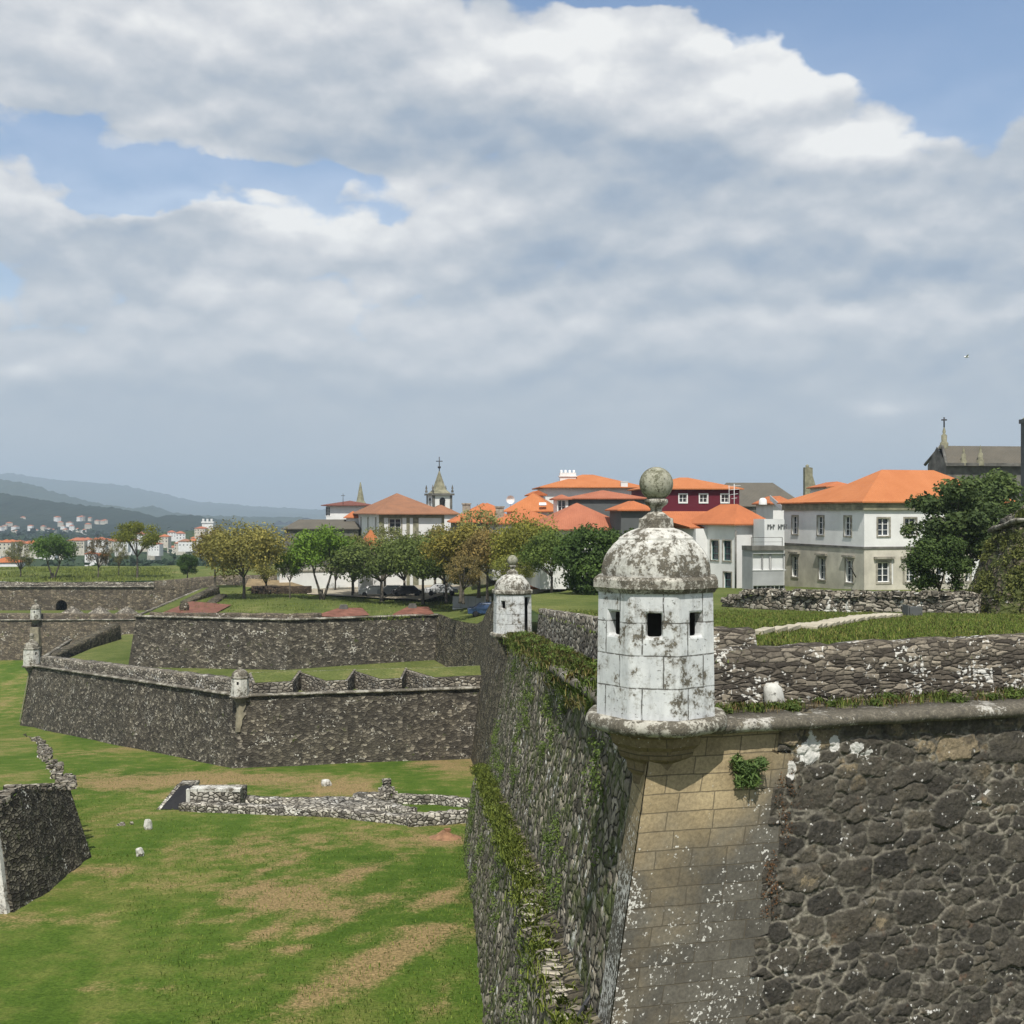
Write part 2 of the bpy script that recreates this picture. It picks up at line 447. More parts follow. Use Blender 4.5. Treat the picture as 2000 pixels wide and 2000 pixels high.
def masonry(name, size=(0.6, 0.4), stones=None, mortar=(0.22, 0.19, 0.14), mw=0.05, lichen=0.5, lsize=9.0,
            moss=0.0, bump=0.06, streak=0.0, disp=False, coords='UV', warm=0.0, dims='2D', seed=0.0, small=0.0, warp=0.75, round_=0.28, lcol=(0.62, 0.61, 0.56)):
    stones = stones or [(0.0, (0.045, 0.04, 0.035)), (0.35, (0.085, 0.075, 0.062)), (0.7, (0.13, 0.112, 0.088)), (1.0, (0.19, 0.165, 0.125))]
    m_, nt, b = newmat(name, 0.93, 0.12)
    tcn = nt.n('ShaderNodeTexCoord'); uv = tcn.outputs[coords]
    mp = nt.n('ShaderNodeMapping'); nt.link(uv, mp.inputs[0])
    mp.inputs['Scale'].default_value = (1 / size[0], 1 / size[1], 1 / size[0]); mp.inputs['Location'].default_value = (seed, seed * 0.7, 0)
    wv = nt.noise(mp.outputs[0], 0.9, 3, 0.55)['Color']
    wv2 = nt.noise(mp.outputs[0], 3.5, 3, 0.6)['Color']
    dv = nt.vm('ADD', nt.vm('MULTIPLY', nt.vm('SUBTRACT', wv, (0.5, 0.5, 0.5)), (warp, warp, warp)), nt.vm('MULTIPLY', nt.vm('SUBTRACT', wv2, (0.5, 0.5, 0.5)), (0.22, 0.22, 0.22)))
    pv = nt.vm('ADD', mp.outputs[0], dv)
    de = nt.voro(pv, 1.0, 'DISTANCE_TO_EDGE', dims)['Distance']
    cellc = nt.voro(pv, 1.0, 'F1', dims)['Color']
    cs = nt.n('ShaderNodeSeparateColor'); nt.link(cellc, cs.inputs[0])
    # a second, smaller set of stones packed into part of the wall
    if small > 0:
        mp2 = nt.vm('MULTIPLY', pv, (2.3, 2.5, 2.3))
        de2 = nt.voro(mp2, 1.0, 'DISTANCE_TO_EDGE', dims)['Distance']
        c2 = nt.n('ShaderNodeSeparateColor'); nt.link(nt.voro(mp2, 1.0, 'F1', dims)['Color'], c2.inputs[0])
        sel = nt.m('GREATER_THAN', cs.outputs[1], 1 - small)
        de_s = nt.m('MULTIPLY', de2, 0.45)
        de = nt.m('ADD', nt.m('MULTIPLY', de, nt.m('SUBTRACT', 1.0, sel)), nt.m('MULTIPLY', nt.m('MINIMUM', de_s, de), sel))
        tone = nt.m('ADD', nt.m('MULTIPLY', cs.outputs[0], nt.m('SUBTRACT', 1.0, sel)), nt.m('MULTIPLY', c2.outputs[0], sel))
    else:
        tone = cs.outputs[0]
    col = nt.ramp(tone, stones)
    fine = nt.noise(uv, 14.0, 6, 0.7)['Fac']
    mid = nt.noise(uv, 2.2, 4, 0.6)['Fac']
    col = nt.mix(1.0, col, nt.ramp(fine, [(0.25, (0.45, 0.45, 0.45)), (0.75, (1.55, 1.5, 1.42))]), 'MULTIPLY')
    big = nt.noise(uv, 0.35, 4, 0.6)['Fac']
    col = nt.mix(1.0, col, nt.ramp(big, [(0.3, (0.72, 0.72, 0.74)), (0.7, (1.25, 1.22, 1.15))]), 'MULTIPLY')
    mort = nt.sstep(nt.m('ADD', de, nt.m('MULTIPLY', nt.m('SUBTRACT', fine, 0.5), mw * 1.2)), mw * 0.45, mw * 1.3, 1.0, 0.0)
    mcol = nt.mix(1.0, mortar, nt.ramp(mid, [(0.3, (0.45, 0.45, 0.45)), (0.7, (1.3, 1.25, 1.2))]), 'MULTIPLY')
    col = nt.mix(mort, col, mcol)
    if streak:
        smp = nt.n('ShaderNodeMapping'); nt.link(uv, smp.inputs[0]); smp.inputs['Scale'].default_value = (2.2, 0.22, 1)
        st = nt.noise(smp.outputs[0], 1.0, 5, 0.65)['Fac']
        col = nt.mix(nt.sstep(st, 0.45, 0.75, 0.0, streak), col, (0.035, 0.033, 0.028))
    if lichen:
        l1 = nt.noise(uv, lsize, 3, 0.55)['Fac']; l2 = nt.noise(uv, lsize * 0.13, 3, 0.6)['Fac']
        lm = nt.sstep(nt.m('ADD', l1, nt.m('MULTIPLY', nt.m('SUBTRACT', l2, 0.5), 0.9)), 0.78 - 0.22 * lichen, 0.82 - 0.22 * lichen)
        # small round spots
        sp = nt.voro(uv, lsize * 0.75)['Distance']
        sm_ = nt.m('MULTIPLY', nt.sstep(sp, 0.10, 0.24, 1.0, 0.0), nt.sstep(l2, 0.66 - 0.25 * lichen, 0.74 - 0.25 * lichen))
        col = nt.mix(nt.m('MULTIPLY', nt.m('MAXIMUM', lm, sm_), 0.85), col, lcol)
    if moss:
        g1 = nt.noise(uv, 1.1, 6, 0.68)['Fac']
        col = nt.mix(nt.sstep(g1, 0.62 - 0.2 * moss, 0.72 - 0.2 * moss, 0.0, 0.8), col, nt.ramp(fine, [(0.3, (0.035, 0.05, 0.012)), (0.7, (0.10, 0.125, 0.03))]))
    nt.link(col, b.inputs['Base Color'])
    hstone = nt.m('POWER', nt.mr(de, 0.0, round_, 0.0, 1.0), 0.55)
    hgt = nt.m('ADD', nt.m('MULTIPLY', hstone, 1.0), nt.m('MULTIPLY', fine, 0.25))
    hgt = nt.m('ADD', hgt, nt.m('MULTIPLY', tone, 0.12))
    if disp:
        x = nt.n('ShaderNodeDisplacement'); x.inputs['Midlevel'].default_value = 0.8; x.inputs['Scale'].default_value = bump
        nt.link(hgt, x.inputs['Height'])
        nt.link(x.outputs[0], m_.node_tree.nodes['Material Output'].inputs['Displacement'])
        m_.displacement_method = 'BOTH'
    else:
        add_bump(nt, b, hgt, 0.9, bump)
    return m_

M = {}
M['rubble_near'] = masonry('rubble_near', (0.60, 0.46), [(0.0, (0.030, 0.028, 0.024)), (0.4, (0.050, 0.045, 0.036)), (0.75, (0.075, 0.065, 0.048)), (0.92, (0.105, 0.088, 0.06)), (1.0, (0.17, 0.135, 0.08))],
    mortar=(0.135, 0.118, 0.082), mw=0.085, lichen=0.34, lsize=8, bump=0.075, disp=True, small=0.42, seed=3.1, warp=0.45, round_=0.42)
M['parapet_near'] = masonry('parapet_near', (0.27, 0.088), [(0.0, (0.045, 0.041, 0.036)), (0.4, (0.095, 0.085, 0.072)), (0.75, (0.16, 0.145, 0.12)), (1.0, (0.27, 0.245, 0.205))],
    mortar=(0.07, 0.063, 0.052), mw=0.06, lichen=0.62, lsize=11, bump=0.035, moss=0.05, seed=9.2)
M['left_face'] = masonry('left_face', (0.42, 0.26), [(0.0, (0.08, 0.073, 0.06)), (0.4, (0.17, 0.158, 0.13)), (0.75, (0.28, 0.26, 0.215)), (1.0, (0.42, 0.39, 0.33))],
    mortar=(0.055, 0.05, 0.04), mw=0.09, lichen=0.45, lsize=5, bump=0.08, moss=0.7, streak=0.35, seed=4.4)
M['far_wall'] = masonry('far_wall', (0.32, 0.19), [(0.0, (0.038, 0.035, 0.030)), (0.3, (0.068, 0.063, 0.053)), (0.6, (0.095, 0.088, 0.073)), (0.85, (0.145, 0.135, 0.112)), (1.0, (0.30, 0.28, 0.24))],
    mortar=(0.07, 0.064, 0.053), mw=0.08, lichen=0.42, lsize=5.0, bump=0.04, moss=0.08, streak=0.4, seed=1.7, lcol=(0.5, 0.48, 0.42))
M['far_wall_warm'] = masonry('far_wall_warm', (0.5, 0.3), [(0.0, (0.08, 0.068, 0.055)), (0.4, (0.125, 0.108, 0.086)), (0.8, (0.18, 0.155, 0.12)), (1.0, (0.27, 0.235, 0.18))],
    mortar=(0.09, 0.08, 0.065), mw=0.08, lichen=0.35, lsize=3.6, bump=0.05, moss=0.14, streak=0.35, seed=5.7, lcol=(0.5, 0.48, 0.42))
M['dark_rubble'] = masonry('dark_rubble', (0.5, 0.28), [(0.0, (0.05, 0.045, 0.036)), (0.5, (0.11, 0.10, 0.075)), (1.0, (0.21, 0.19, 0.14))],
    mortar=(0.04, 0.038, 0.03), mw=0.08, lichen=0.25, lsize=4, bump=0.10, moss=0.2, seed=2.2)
M['stub_stone'] = masonry('stub_stone', (0.30, 0.14), [(0.0, (0.035, 0.033, 0.028)), (0.5, (0.085, 0.08, 0.066)), (1.0, (0.20, 0.19, 0.155))],
    mortar=(0.03, 0.028, 0.024), mw=0.08, lichen=0.3, lsize=5, bump=0.05, moss=0.12, seed=2.2, warp=0.5)
M['rubble_light'] = masonry('rubble_light', (0.45, 0.24), [(0.0, (0.09, 0.085, 0.075)), (0.4, (0.18, 0.165, 0.14)), (0.75, (0.28, 0.265, 0.23)), (1.0, (0.42, 0.40, 0.35))],
    mortar=(0.05, 0.046, 0.038), mw=0.09, lichen=0.5, lsize=4, bump=0.08, moss=0.08, seed=7.9)

def ashlar(name, bw=0.7, bh=0.4, cols=None, joint=(0.10, 0.085, 0.06), lichen=0.4, warm_top=None, bump=0.02, jw=0.012):
    m_, nt, b = newmat(name, 0.9, 0.12)
    uv = nt.n('ShaderNodeTexCoord').outputs['UV']
    wv = nt.noise(uv, 1.5, 3, 0.5)['Color']
    pv = nt.vm('ADD', uv, nt.vm('MULTIPLY', nt.vm('SUBTRACT', wv, (0.5, 0.5, 0.5)), (0.07, 0.05, 0)))
    br = nt.n('ShaderNodeTexBrick'); nt.link(pv, br.inputs['Vector'])
    br.inputs['Scale'].default_value = 1.0; br.inputs['Brick Width'].default_value = bw; br.inputs['Row Height'].default_value = bh
    br.inputs['Mortar Size'].default_value = jw; br.inputs['Mortar Smooth'].default_value = 0.4; br.inputs['Bias'].default_value = 0.0
    br.inputs['Color1'].default_value = (0, 0, 0, 1); br.inputs['Color2'].default_value = (1, 1, 1, 1); br.inputs['Mortar'].default_value = (0.5, 0.5, 0.5, 1)
    br.offset = 0.43; br.squash = 1.3; br.squash_frequency = 3
    tone = nt.n('ShaderNodeSeparateColor'); nt.link(br.outputs['Color'], tone.inputs[0])
    fine = nt.noise(uv, 17.0, 6, 0.7)['Fac']; mid = nt.noise(uv, 2.3, 5, 0.62)['Fac']; big = nt.noise(uv, 0.8, 4, 0.6)['Fac']
    cols = cols or [(0.0, (0.20, 0.165, 0.105)), (0.5, (0.27, 0.225, 0.145)), (1.0, (0.34, 0.285, 0.185))]
    col = nt.ramp(tone.outputs[0], cols)
    if warm_top is not None:
        sp = nt.n('ShaderNodeSeparateXYZ'); nt.link(uv, sp.inputs[0])
        # weathered grey takes over lower down and away from the sheltered corner
        t = nt.m('ADD', nt.mr(sp.outputs[1], warm_top[0], warm_top[1], 0.0, 1.0), nt.mr(sp.outputs[0], warm_top[2], warm_top[3], 0.0, 0.75))
        t = nt.m('ADD', t, nt.m('MULTIPLY', nt.m('SUBTRACT', big, 0.5), 1.1))
        t = nt.m('ADD', t, nt.m('MULTIPLY', nt.m('SUBTRACT', mid, 0.5), 0.5))
        grey = nt.ramp(tone.outputs[0], [(0.0, (0.078, 0.074, 0.064)), (1.0, (0.118, 0.111, 0.094))])
        wfac = nt.sstep(t, 0.3, 1.1)
        col = nt.mix(wfac, col, grey)
    col = nt.mix(1.0, col, nt.ramp(fine, [(0.25, (0.6, 0.6, 0.6)), (0.75, (1.35, 1.33, 1.3))]), 'MULTIPLY')
    col = nt.mix(1.0, col, nt.ramp(mid, [(0.3, (0.72, 0.71, 0.7)), (0.7, (1.15, 1.15, 1.12))]), 'MULTIPLY')
    col = nt.mix(nt.m('MULTIPLY', br.outputs['Fac'], 0.75), col, joint)
    if lichen:
        l1 = nt.noise(uv, 12, 4, 0.65)['Fac']; l2 = nt.noise(uv, 1.1, 4, 0.65)['Fac']
        a = nt.m('ADD', l1, nt.m('MULTIPLY', nt.m('SUBTRACT', l2, 0.5), 0.55))
        if warm_top is not None: a = nt.m('ADD', nt.m('ADD', a, nt.sstep(sp.outputs[0], 0.0, 0.45, 0.10, 0.0)), nt.m('MULTIPLY_ADD', wfac, 0.14, -0.13))
        lm = nt.sstep(a, 0.76 - 0.2 * lichen, 0.79 - 0.2 * lichen)
        sp2 = nt.voro(nt.vm('ADD', uv, nt.vm('MULTIPLY', wv, (.2, .2, 0))), 12.0)['Distance']; l3 = l2 if warm_top is None else nt.m('ADD', nt.m('ADD', l2, nt.sstep(sp.outputs[0], 0.0, 0.45, 0.10, 0.0)), nt.m('MULTIPLY_ADD', wfac, 0.20, -0.13))
        sm2 = nt.m('MULTIPLY', nt.sstep(nt.m('ADD', sp2, nt.m('MULTIPLY', fine, 0.3)), 0.30, 0.36, 1.0, 0.0), nt.sstep(l3, 0.56 - 0.15 * lichen, 0.64 - 0.15 * lichen))
        col = nt.mix(nt.m('MULTIPLY', nt.m('MAXIMUM', lm, nt.m('MULTIPLY', sm2, nt.sstep(mid, 0.42, 0.56, 0.15, 1.0))), 0.8), col, (0.60, 0.59, 0.54))
    nt.link(col, b.inputs['Base Color'])
    add_bump(nt, b, nt.m('SUBTRACT', nt.m('MULTIPLY', fine, 0.4), br.outputs['Fac']), 0.9, bump)
    return m_

def limewash(name, white=(0.72, 0.72, 0.70), stain=0.5, joints=True, scale=1.0, coords='UV', bw=0.78, bh=0.52, grey=(0.12, 0.108, 0.085)):
    """old whitewash flaking off granite"""
    m_, nt, b = newmat(name, 0.92, 0.1)
    tcn = nt.n('ShaderNodeTexCoord'); uv = tcn.outputs[coords]
    ob = tcn.outputs['Object']
    fine = nt.noise(ob, 22 * scale, 6, 0.7)['Fac']; mid = nt.noise(ob, 5.5 * scale, 6, 0.68)['Fac']; big = nt.noise(ob, 1.35 * scale, 4, 0.6)['Fac']
    t = nt.m('ADD', nt.m('MULTIPLY', mid, 0.70), nt.m('ADD', nt.m('MULTIPLY', big, 0.80), nt.m('MULTIPLY', fine, 0.40)))
    wcol = nt.mix(1.0, white, nt.ramp(nt.noise(ob, 3 * scale, 5, 0.6)['Fac'], [(0.3, (0.80, 0.81, 0.82)), (0.65, (1.05, 1.05, 1.04))]), 'MULTIPLY')
    scol = nt.ramp(fine, [(0.3, tuple(c * 0.5 for c in grey)), (0.55, grey), (0.75, (0.30, 0.27, 0.21))])
    thr = 1.16 - 0.28 * stain
    peel = nt.sstep(t, thr, thr + 0.05)
    dm_ = nt.n('ShaderNodeMapping'); nt.link(ob, dm_.inputs[0]); dm_.inputs['Scale'].default_value = (5.5 * scale, 5.5 * scale, 0.8 * scale)
    runs = nt.noise(dm_.outputs[0], 1.0, 5, 0.65)['Fac']
    wcol = nt.mix(nt.sstep(runs, 0.48, 0.72, 0.0, 0.55), wcol, tuple(c * 0.45 for c in white))
    soft = nt.sstep(t, thr - 0.16, thr + 0.02, 0.0, 0.45)
    wcol = nt.mix(soft, wcol, tuple(c * 1.6 for c in grey))
    col = nt.mix(peel, wcol, scol)
    # speckle of black lichen
    spk = nt.sstep(nt.noise(ob, 13 * scale, 5, 0.72)['Fac'], 0.63 - 0.06 * stain, 0.67 - 0.06 * stain)
    col = nt.mix(nt.m('MULTIPLY', spk, 0.8), col, (0.07, 0.065, 0.055))
    h = nt.m('MULTIPLY', peel, -0.6)
    if joints:
        wv = nt.noise(uv, 2.5, 3, 0.5)['Color']
        pv = nt.vm('ADD', uv, nt.vm('MULTIPLY', nt.vm('SUBTRACT', wv, (0.5, 0.5, 0.5)), (0.04, 0.03, 0)))
        br = nt.n('ShaderNodeTexBrick'); nt.link(pv, br.inputs['Vector'])
        br.inputs['Scale'].default_value = 1.0; br.inputs['Brick Width'].default_value = bw; br.inputs['Row Height'].default_value = bh
        br.inputs['Mortar Size'].default_value = 0.013; br.inputs['Mortar Smooth'].default_value = 0.3
        br.offset = 0.45
        jn = nt.m('MULTIPLY', br.outputs['Fac'], nt.sstep(mid, 0.36, 0.50, 0.25, 0.9))
        col = nt.mix(jn, col, (0.09, 0.085, 0.075))
        h = nt.m('SUBTRACT', h, br.outputs['Fac'])
    nt.link(col, b.inputs['Base Color'])
    add_bump(nt, b, nt.m('ADD', h, nt.m('MULTIPLY', fine, 0.5)), 0.8, 0.012)
    return m_

M['quoin'] = ashlar('quoin', 0.62, 0.285, cols=[(0.0, (0.28, 0.225, 0.135)), (1.0, (0.34, 0.275, 0.17))], lichen=0.62, jw=0.009, warm_top=(-3.9, -6.2, 1.1, 2.7))
M['turret_wall'] = limewash('turret_wall', white=(0.60, 0.61, 0.605), stain=0.30)
M['turret_dome'] = limewash('turret_dome', white=(0.58, 0.57, 0.52), stain=0.66, joints=False, coords='Object')
M['turret_cornice'] = limewash('turret_cornice', white=(0.50, 0.48, 0.42), stain=0.95, joints=False, coords='Object', scale=1.6)
M['turret_ring'] = limewash('turret_ring', white=(0.46, 0.44, 0.38), stain=0.9, joints=False, coords='Object', scale=1.3)
M['finial'] = limewash('finial', white=(0.37, 0.36, 0.29), stain=0.8, joints=False, coords='Object', scale=2.0, grey=(0.15, 0.15, 0.10))
M['corbel'] = ashlar('corbel', 0.7, 0.3, cols=[(0.0, (0.13, 0.10, 0.065)), (1.0, (0.22, 0.175, 0.11))], lichen=0.1)
M['cordon'] = limewash('cordon', white=(0.50, 0.48, 0.43), stain=1.2, joints=False, coords='Object', scale=0.9)
M['cordon_far'] = limewash('cordon_far', white=(0.42, 0.40, 0.34), stain=0.95, joints=False, coords='Object', scale=0.35)
M['whitewash_far'] = limewash('whitewash_far', white=(0.62, 0.61, 0.56), stain=0.45, joints=False, coords='Object', scale=0.6)
M['granite'] = plain('granite', (0.30, 0.28, 0.23), var=0.35, scale=2.0)
M['granite_dark'] = plain('granite_dark', (0.15, 0.145, 0.13), var=0.4, scale=0.8)
M['granite_olive'] = plain('granite_olive', (0.235, 0.225, 0.155), var=0.3, scale=1.5)
M['tan_quoin'] = plain('tan_quoin', (0.21, 0.19, 0.135), var=0.4, scale=1.2)
M['white_wall'] = plain('white_wall', (0.70, 0.70, 0.68), var=0.08, scale=0.5)
M['cream_wall'] = plain('cream_wall', (0.52, 0.49, 0.41), var=0.18, scale=0.6)
M['greywhite_wall'] = plain('greywhite_wall', (0.62, 0.63, 0.62), var=0.10, scale=0.5)
M['maroon'] = plain('maroon', (0.115, 0.017, 0.028), var=0.1, scale=0.3)
M['slate_wall'] = plain('slate_wall', (0.10, 0.105, 0.105), var=0.1, scale=0.3)
M['dark'] = plain('dark', (0.02, 0.02, 0.022), rough=0.6)
M['black_metal'] = plain('black_metal', (0.03, 0.03, 0.032), rough=0.5, spec=0.4)
M['frame_white'] = plain('frame_white', (0.75, 0.75, 0.73), var=0.04)
M['frame_green'] = plain('frame_green', (0.07, 0.17, 0.15), var=0.1)
M['glass'] = plain('glass', (0.035, 0.045, 0.055), rough=0.15, spec=0.6, var=0.3)
M['grey_panel'] = plain('grey_panel', (0.36, 0.37, 0.37), var=0.12, scale=0.6)
M['brick_red'] = plain('brick_red', (0.19, 0.085, 0.06), var=0.3, scale=1.3)
M['paving'] = plain('paving', (0.34, 0.30, 0.23), var=0.15, scale=0.6)
M['bark'] = plain('bark', (0.115, 0.10, 0.08), var=0.35, scale=4)
M['bark_pale'] = plain('bark_pale', (0.20, 0.185, 0.155), var=0.3, scale=4)

def roof_tiles(name, c1, c2, stripe=0.22):
    m_, nt, b = newmat(name, 0.85, 0.15)
    uv = nt.n('ShaderNodeTexCoord').outputs['UV']
    wv = nt.n('ShaderNodeTexWave', wave_type='BANDS', bands_direction='X'); nt.link(uv, wv.inputs[0]); wv.inputs['Scale'].default_value = 1.0 / stripe / 3.14 * 1.0
    wv2 = nt.n('ShaderNodeTexWave', wave_type='BANDS', bands_direction='Y', wave_profile='SAW'); nt.link(uv, wv2.inputs[0]); wv2.inputs['Scale'].default_value = 0.9
    n1 = nt.noise(uv, 0.5, 5, 0.6)['Fac']; n2 = nt.noise(uv, 5, 4, 0.6)['Fac']
    t = nt.m('ADD', nt.m('MULTIPLY', n1, 0.6), nt.m('MULTIPLY', n2, 0.4))
    col = nt.ramp(t, [(0.32, c1), (0.68, c2)])
    col = nt.mix(nt.sstep(nt.noise(uv, 2.3, 6, 0.7)['Fac'], 0.6, 0.75, 0.0, 0.35), col, tuple(c * 0.45 for c in c1))
    nt.link(col, b.inputs['Base Color'])
    add_bump(nt, b, nt.m('ADD', wv.outputs['Fac'], nt.m('MULTIPLY', wv2.outputs['Fac'], 0.5)), 0.6, 0.05)
    return m_
M['roof_bright'] = roof_tiles('roof_bright', (0.39, 0.135, 0.05), (0.49, 0.19, 0.078))
M['roof_orange'] = roof_tiles('roof_orange', (0.34, 0.115, 0.05), (0.49, 0.17, 0.07))
M['roof_red'] = roof_tiles('roof_red', (0.30, 0.105, 0.06), (0.42, 0.16, 0.09))
M['roof_old'] = roof_tiles('roof_old', (0.20, 0.105, 0.065), (0.34, 0.16, 0.085))
M['roof_dark'] = roof_tiles('roof_dark', (0.095, 0.088, 0.072), (0.14, 0.125, 0.10))
M['roof_wine'] = roof_tiles('roof_wine', (0.13, 0.055, 0.045), (0.20, 0.08, 0.06))

def grass_mat(name, greens, dry, dryness=0.45, attr=None, scale=1.0, hedge=0.0):
    m_, nt, b = newmat(name, 0.95, 0.05)
    ob = nt.n('ShaderNodeTexCoord').outputs['Object']
    mp = nt.n('ShaderNodeMapping'); nt.link(ob, mp.inputs[0]); mp.inputs['Scale'].default_value = (1.0, 0.38, 1); mp.inputs['Rotation'].default_value = (0, 0, 0.9)
    n1 = nt.noise(mp.outputs[0], 0.16 * scale, 6, 0.62, 0.4)['Fac']
    n2 = nt.noise(ob, 0.75 * scale, 8, 0.68)['Fac']
    n3 = nt.noise(ob, 9 * scale, 5, 0.72)['Fac']
    col = nt.ramp(nt.m('ADD', nt.m('MULTIPLY', n1, 0.55), nt.m('MULTIPLY', n2, 0.45)), greens)
    d = nt.m('ADD', nt.m('MULTIPLY', n1, 0.40), nt.m('ADD', nt.m('MULTIPLY', n2, 0.38), nt.m('MULTIPLY', n3, 0.22)))
    if attr:
        at = nt.n('ShaderNodeAttribute'); at.attribute_name = attr
        d = nt.m('MULTIPLY_ADD', at.outputs['Fac'], 0.15, d)
    dm = nt.sstep(d, 0.635 - 0.25 * dryness, 0.78 - 0.25 * dryness, 0.0, 0.92)
    col = nt.mix(dm, col, nt.ramp(n3, [(0.3, tuple(c * 0.7 for c in dry)), (0.7, tuple(c * 1.2 for c in dry))]))
    col = nt.mix(1.0, col, nt.ramp(n3, [(0.28, (0.48, 0.52, 0.45)), (0.72, (1.55, 1.5, 1.45))]), 'MULTIPLY')
    nt.link(col, b.inputs['Base Color'])
    add_bump(nt, b, nt.m('ADD', n3, nt.m('MULTIPLY', n2, 1.5)), 0.8, 0.10)
    return m_
G1 = [(0.32, (0.042, 0.084, 0.012)), (0.46, (0.075, 0.125, 0.020)), (0.62, (0.165, 0.175, 0.050))]
M['moat_grass'] = grass_mat('moat_grass', G1, (0.27, 0.195, 0.10), 0.50, attr='dry')
M['lawn'] = grass_mat('lawn', [(0.35, (0.065, 0.095, 0.024)), (0.65, (0.15, 0.165, 0.055))], (0.22, 0.18, 0.09), 0.35)
M['lawn_far'] = grass_mat('lawn_far', [(0.35, (0.062, 0.09, 0.022)), (0.65, (0.145, 0.16, 0.055))], (0.22, 0.18, 0.09), 0.45, scale=0.6)
M['near_forest'] = grass_mat('near_forest', [(0.3, (0.007, 0.013, 0.008)), (0.5, (0.013, 0.022, 0.011)), (0.7, (0.028, 0.036, 0.018))], (0.06, 0.06, 0.035), 0.2, scale=0.03)
M['valley'] = grass_mat('valley', [(0.3, (0.020, 0.035, 0.018)), (0.5, (0.035, 0.055, 0.022)), (0.7, (0.065, 0.085, 0.035))], (0.16, 0.15, 0.09), 0.15, scale=0.05)
M['forest'] = grass_mat('forest', [(0.3, (0.014, 0.024, 0.014)), (0.5, (0.024, 0.038, 0.018)), (0.7, (0.045, 0.055, 0.026))], (0.09, 0.085, 0.05), 0.2, scale=0.03)

def leaf_mat(name):
    m_, nt, b = newmat(name, 0.7, 0.2)
    at = nt.n('ShaderNodeAttribute'); at.attribute_name = 'tone'
    oi = nt.n('ShaderNodeObjectInfo')
    col = nt.mix(1.0, oi.outputs['Color'], nt.ramp(at.outputs['Fac'], [(0.0, (0.45, 0.5, 0.45)), (0.5, (0.95, 1.0, 0.9)), (1.0, (1.75, 1.65, 1.3))]), 'MULTIPLY')
    nt.link(col, b.inputs['Base Color'])
    tr = nt.n('ShaderNodeBsdfTranslucent'); nt.link(col, tr.inputs[0])
    mx = nt.n('ShaderNodeMixShader'); mx.inputs[0].default_value = 0.3
    nt.link(b.outputs[0], mx.inputs[1]); nt.link(tr.outputs[0], mx.inputs[2])
    nt.link(mx.outputs[0], m_.node_tree.nodes['Material Output'].inputs[0])
    return m_
M['leaf'] = leaf_mat('leaf')
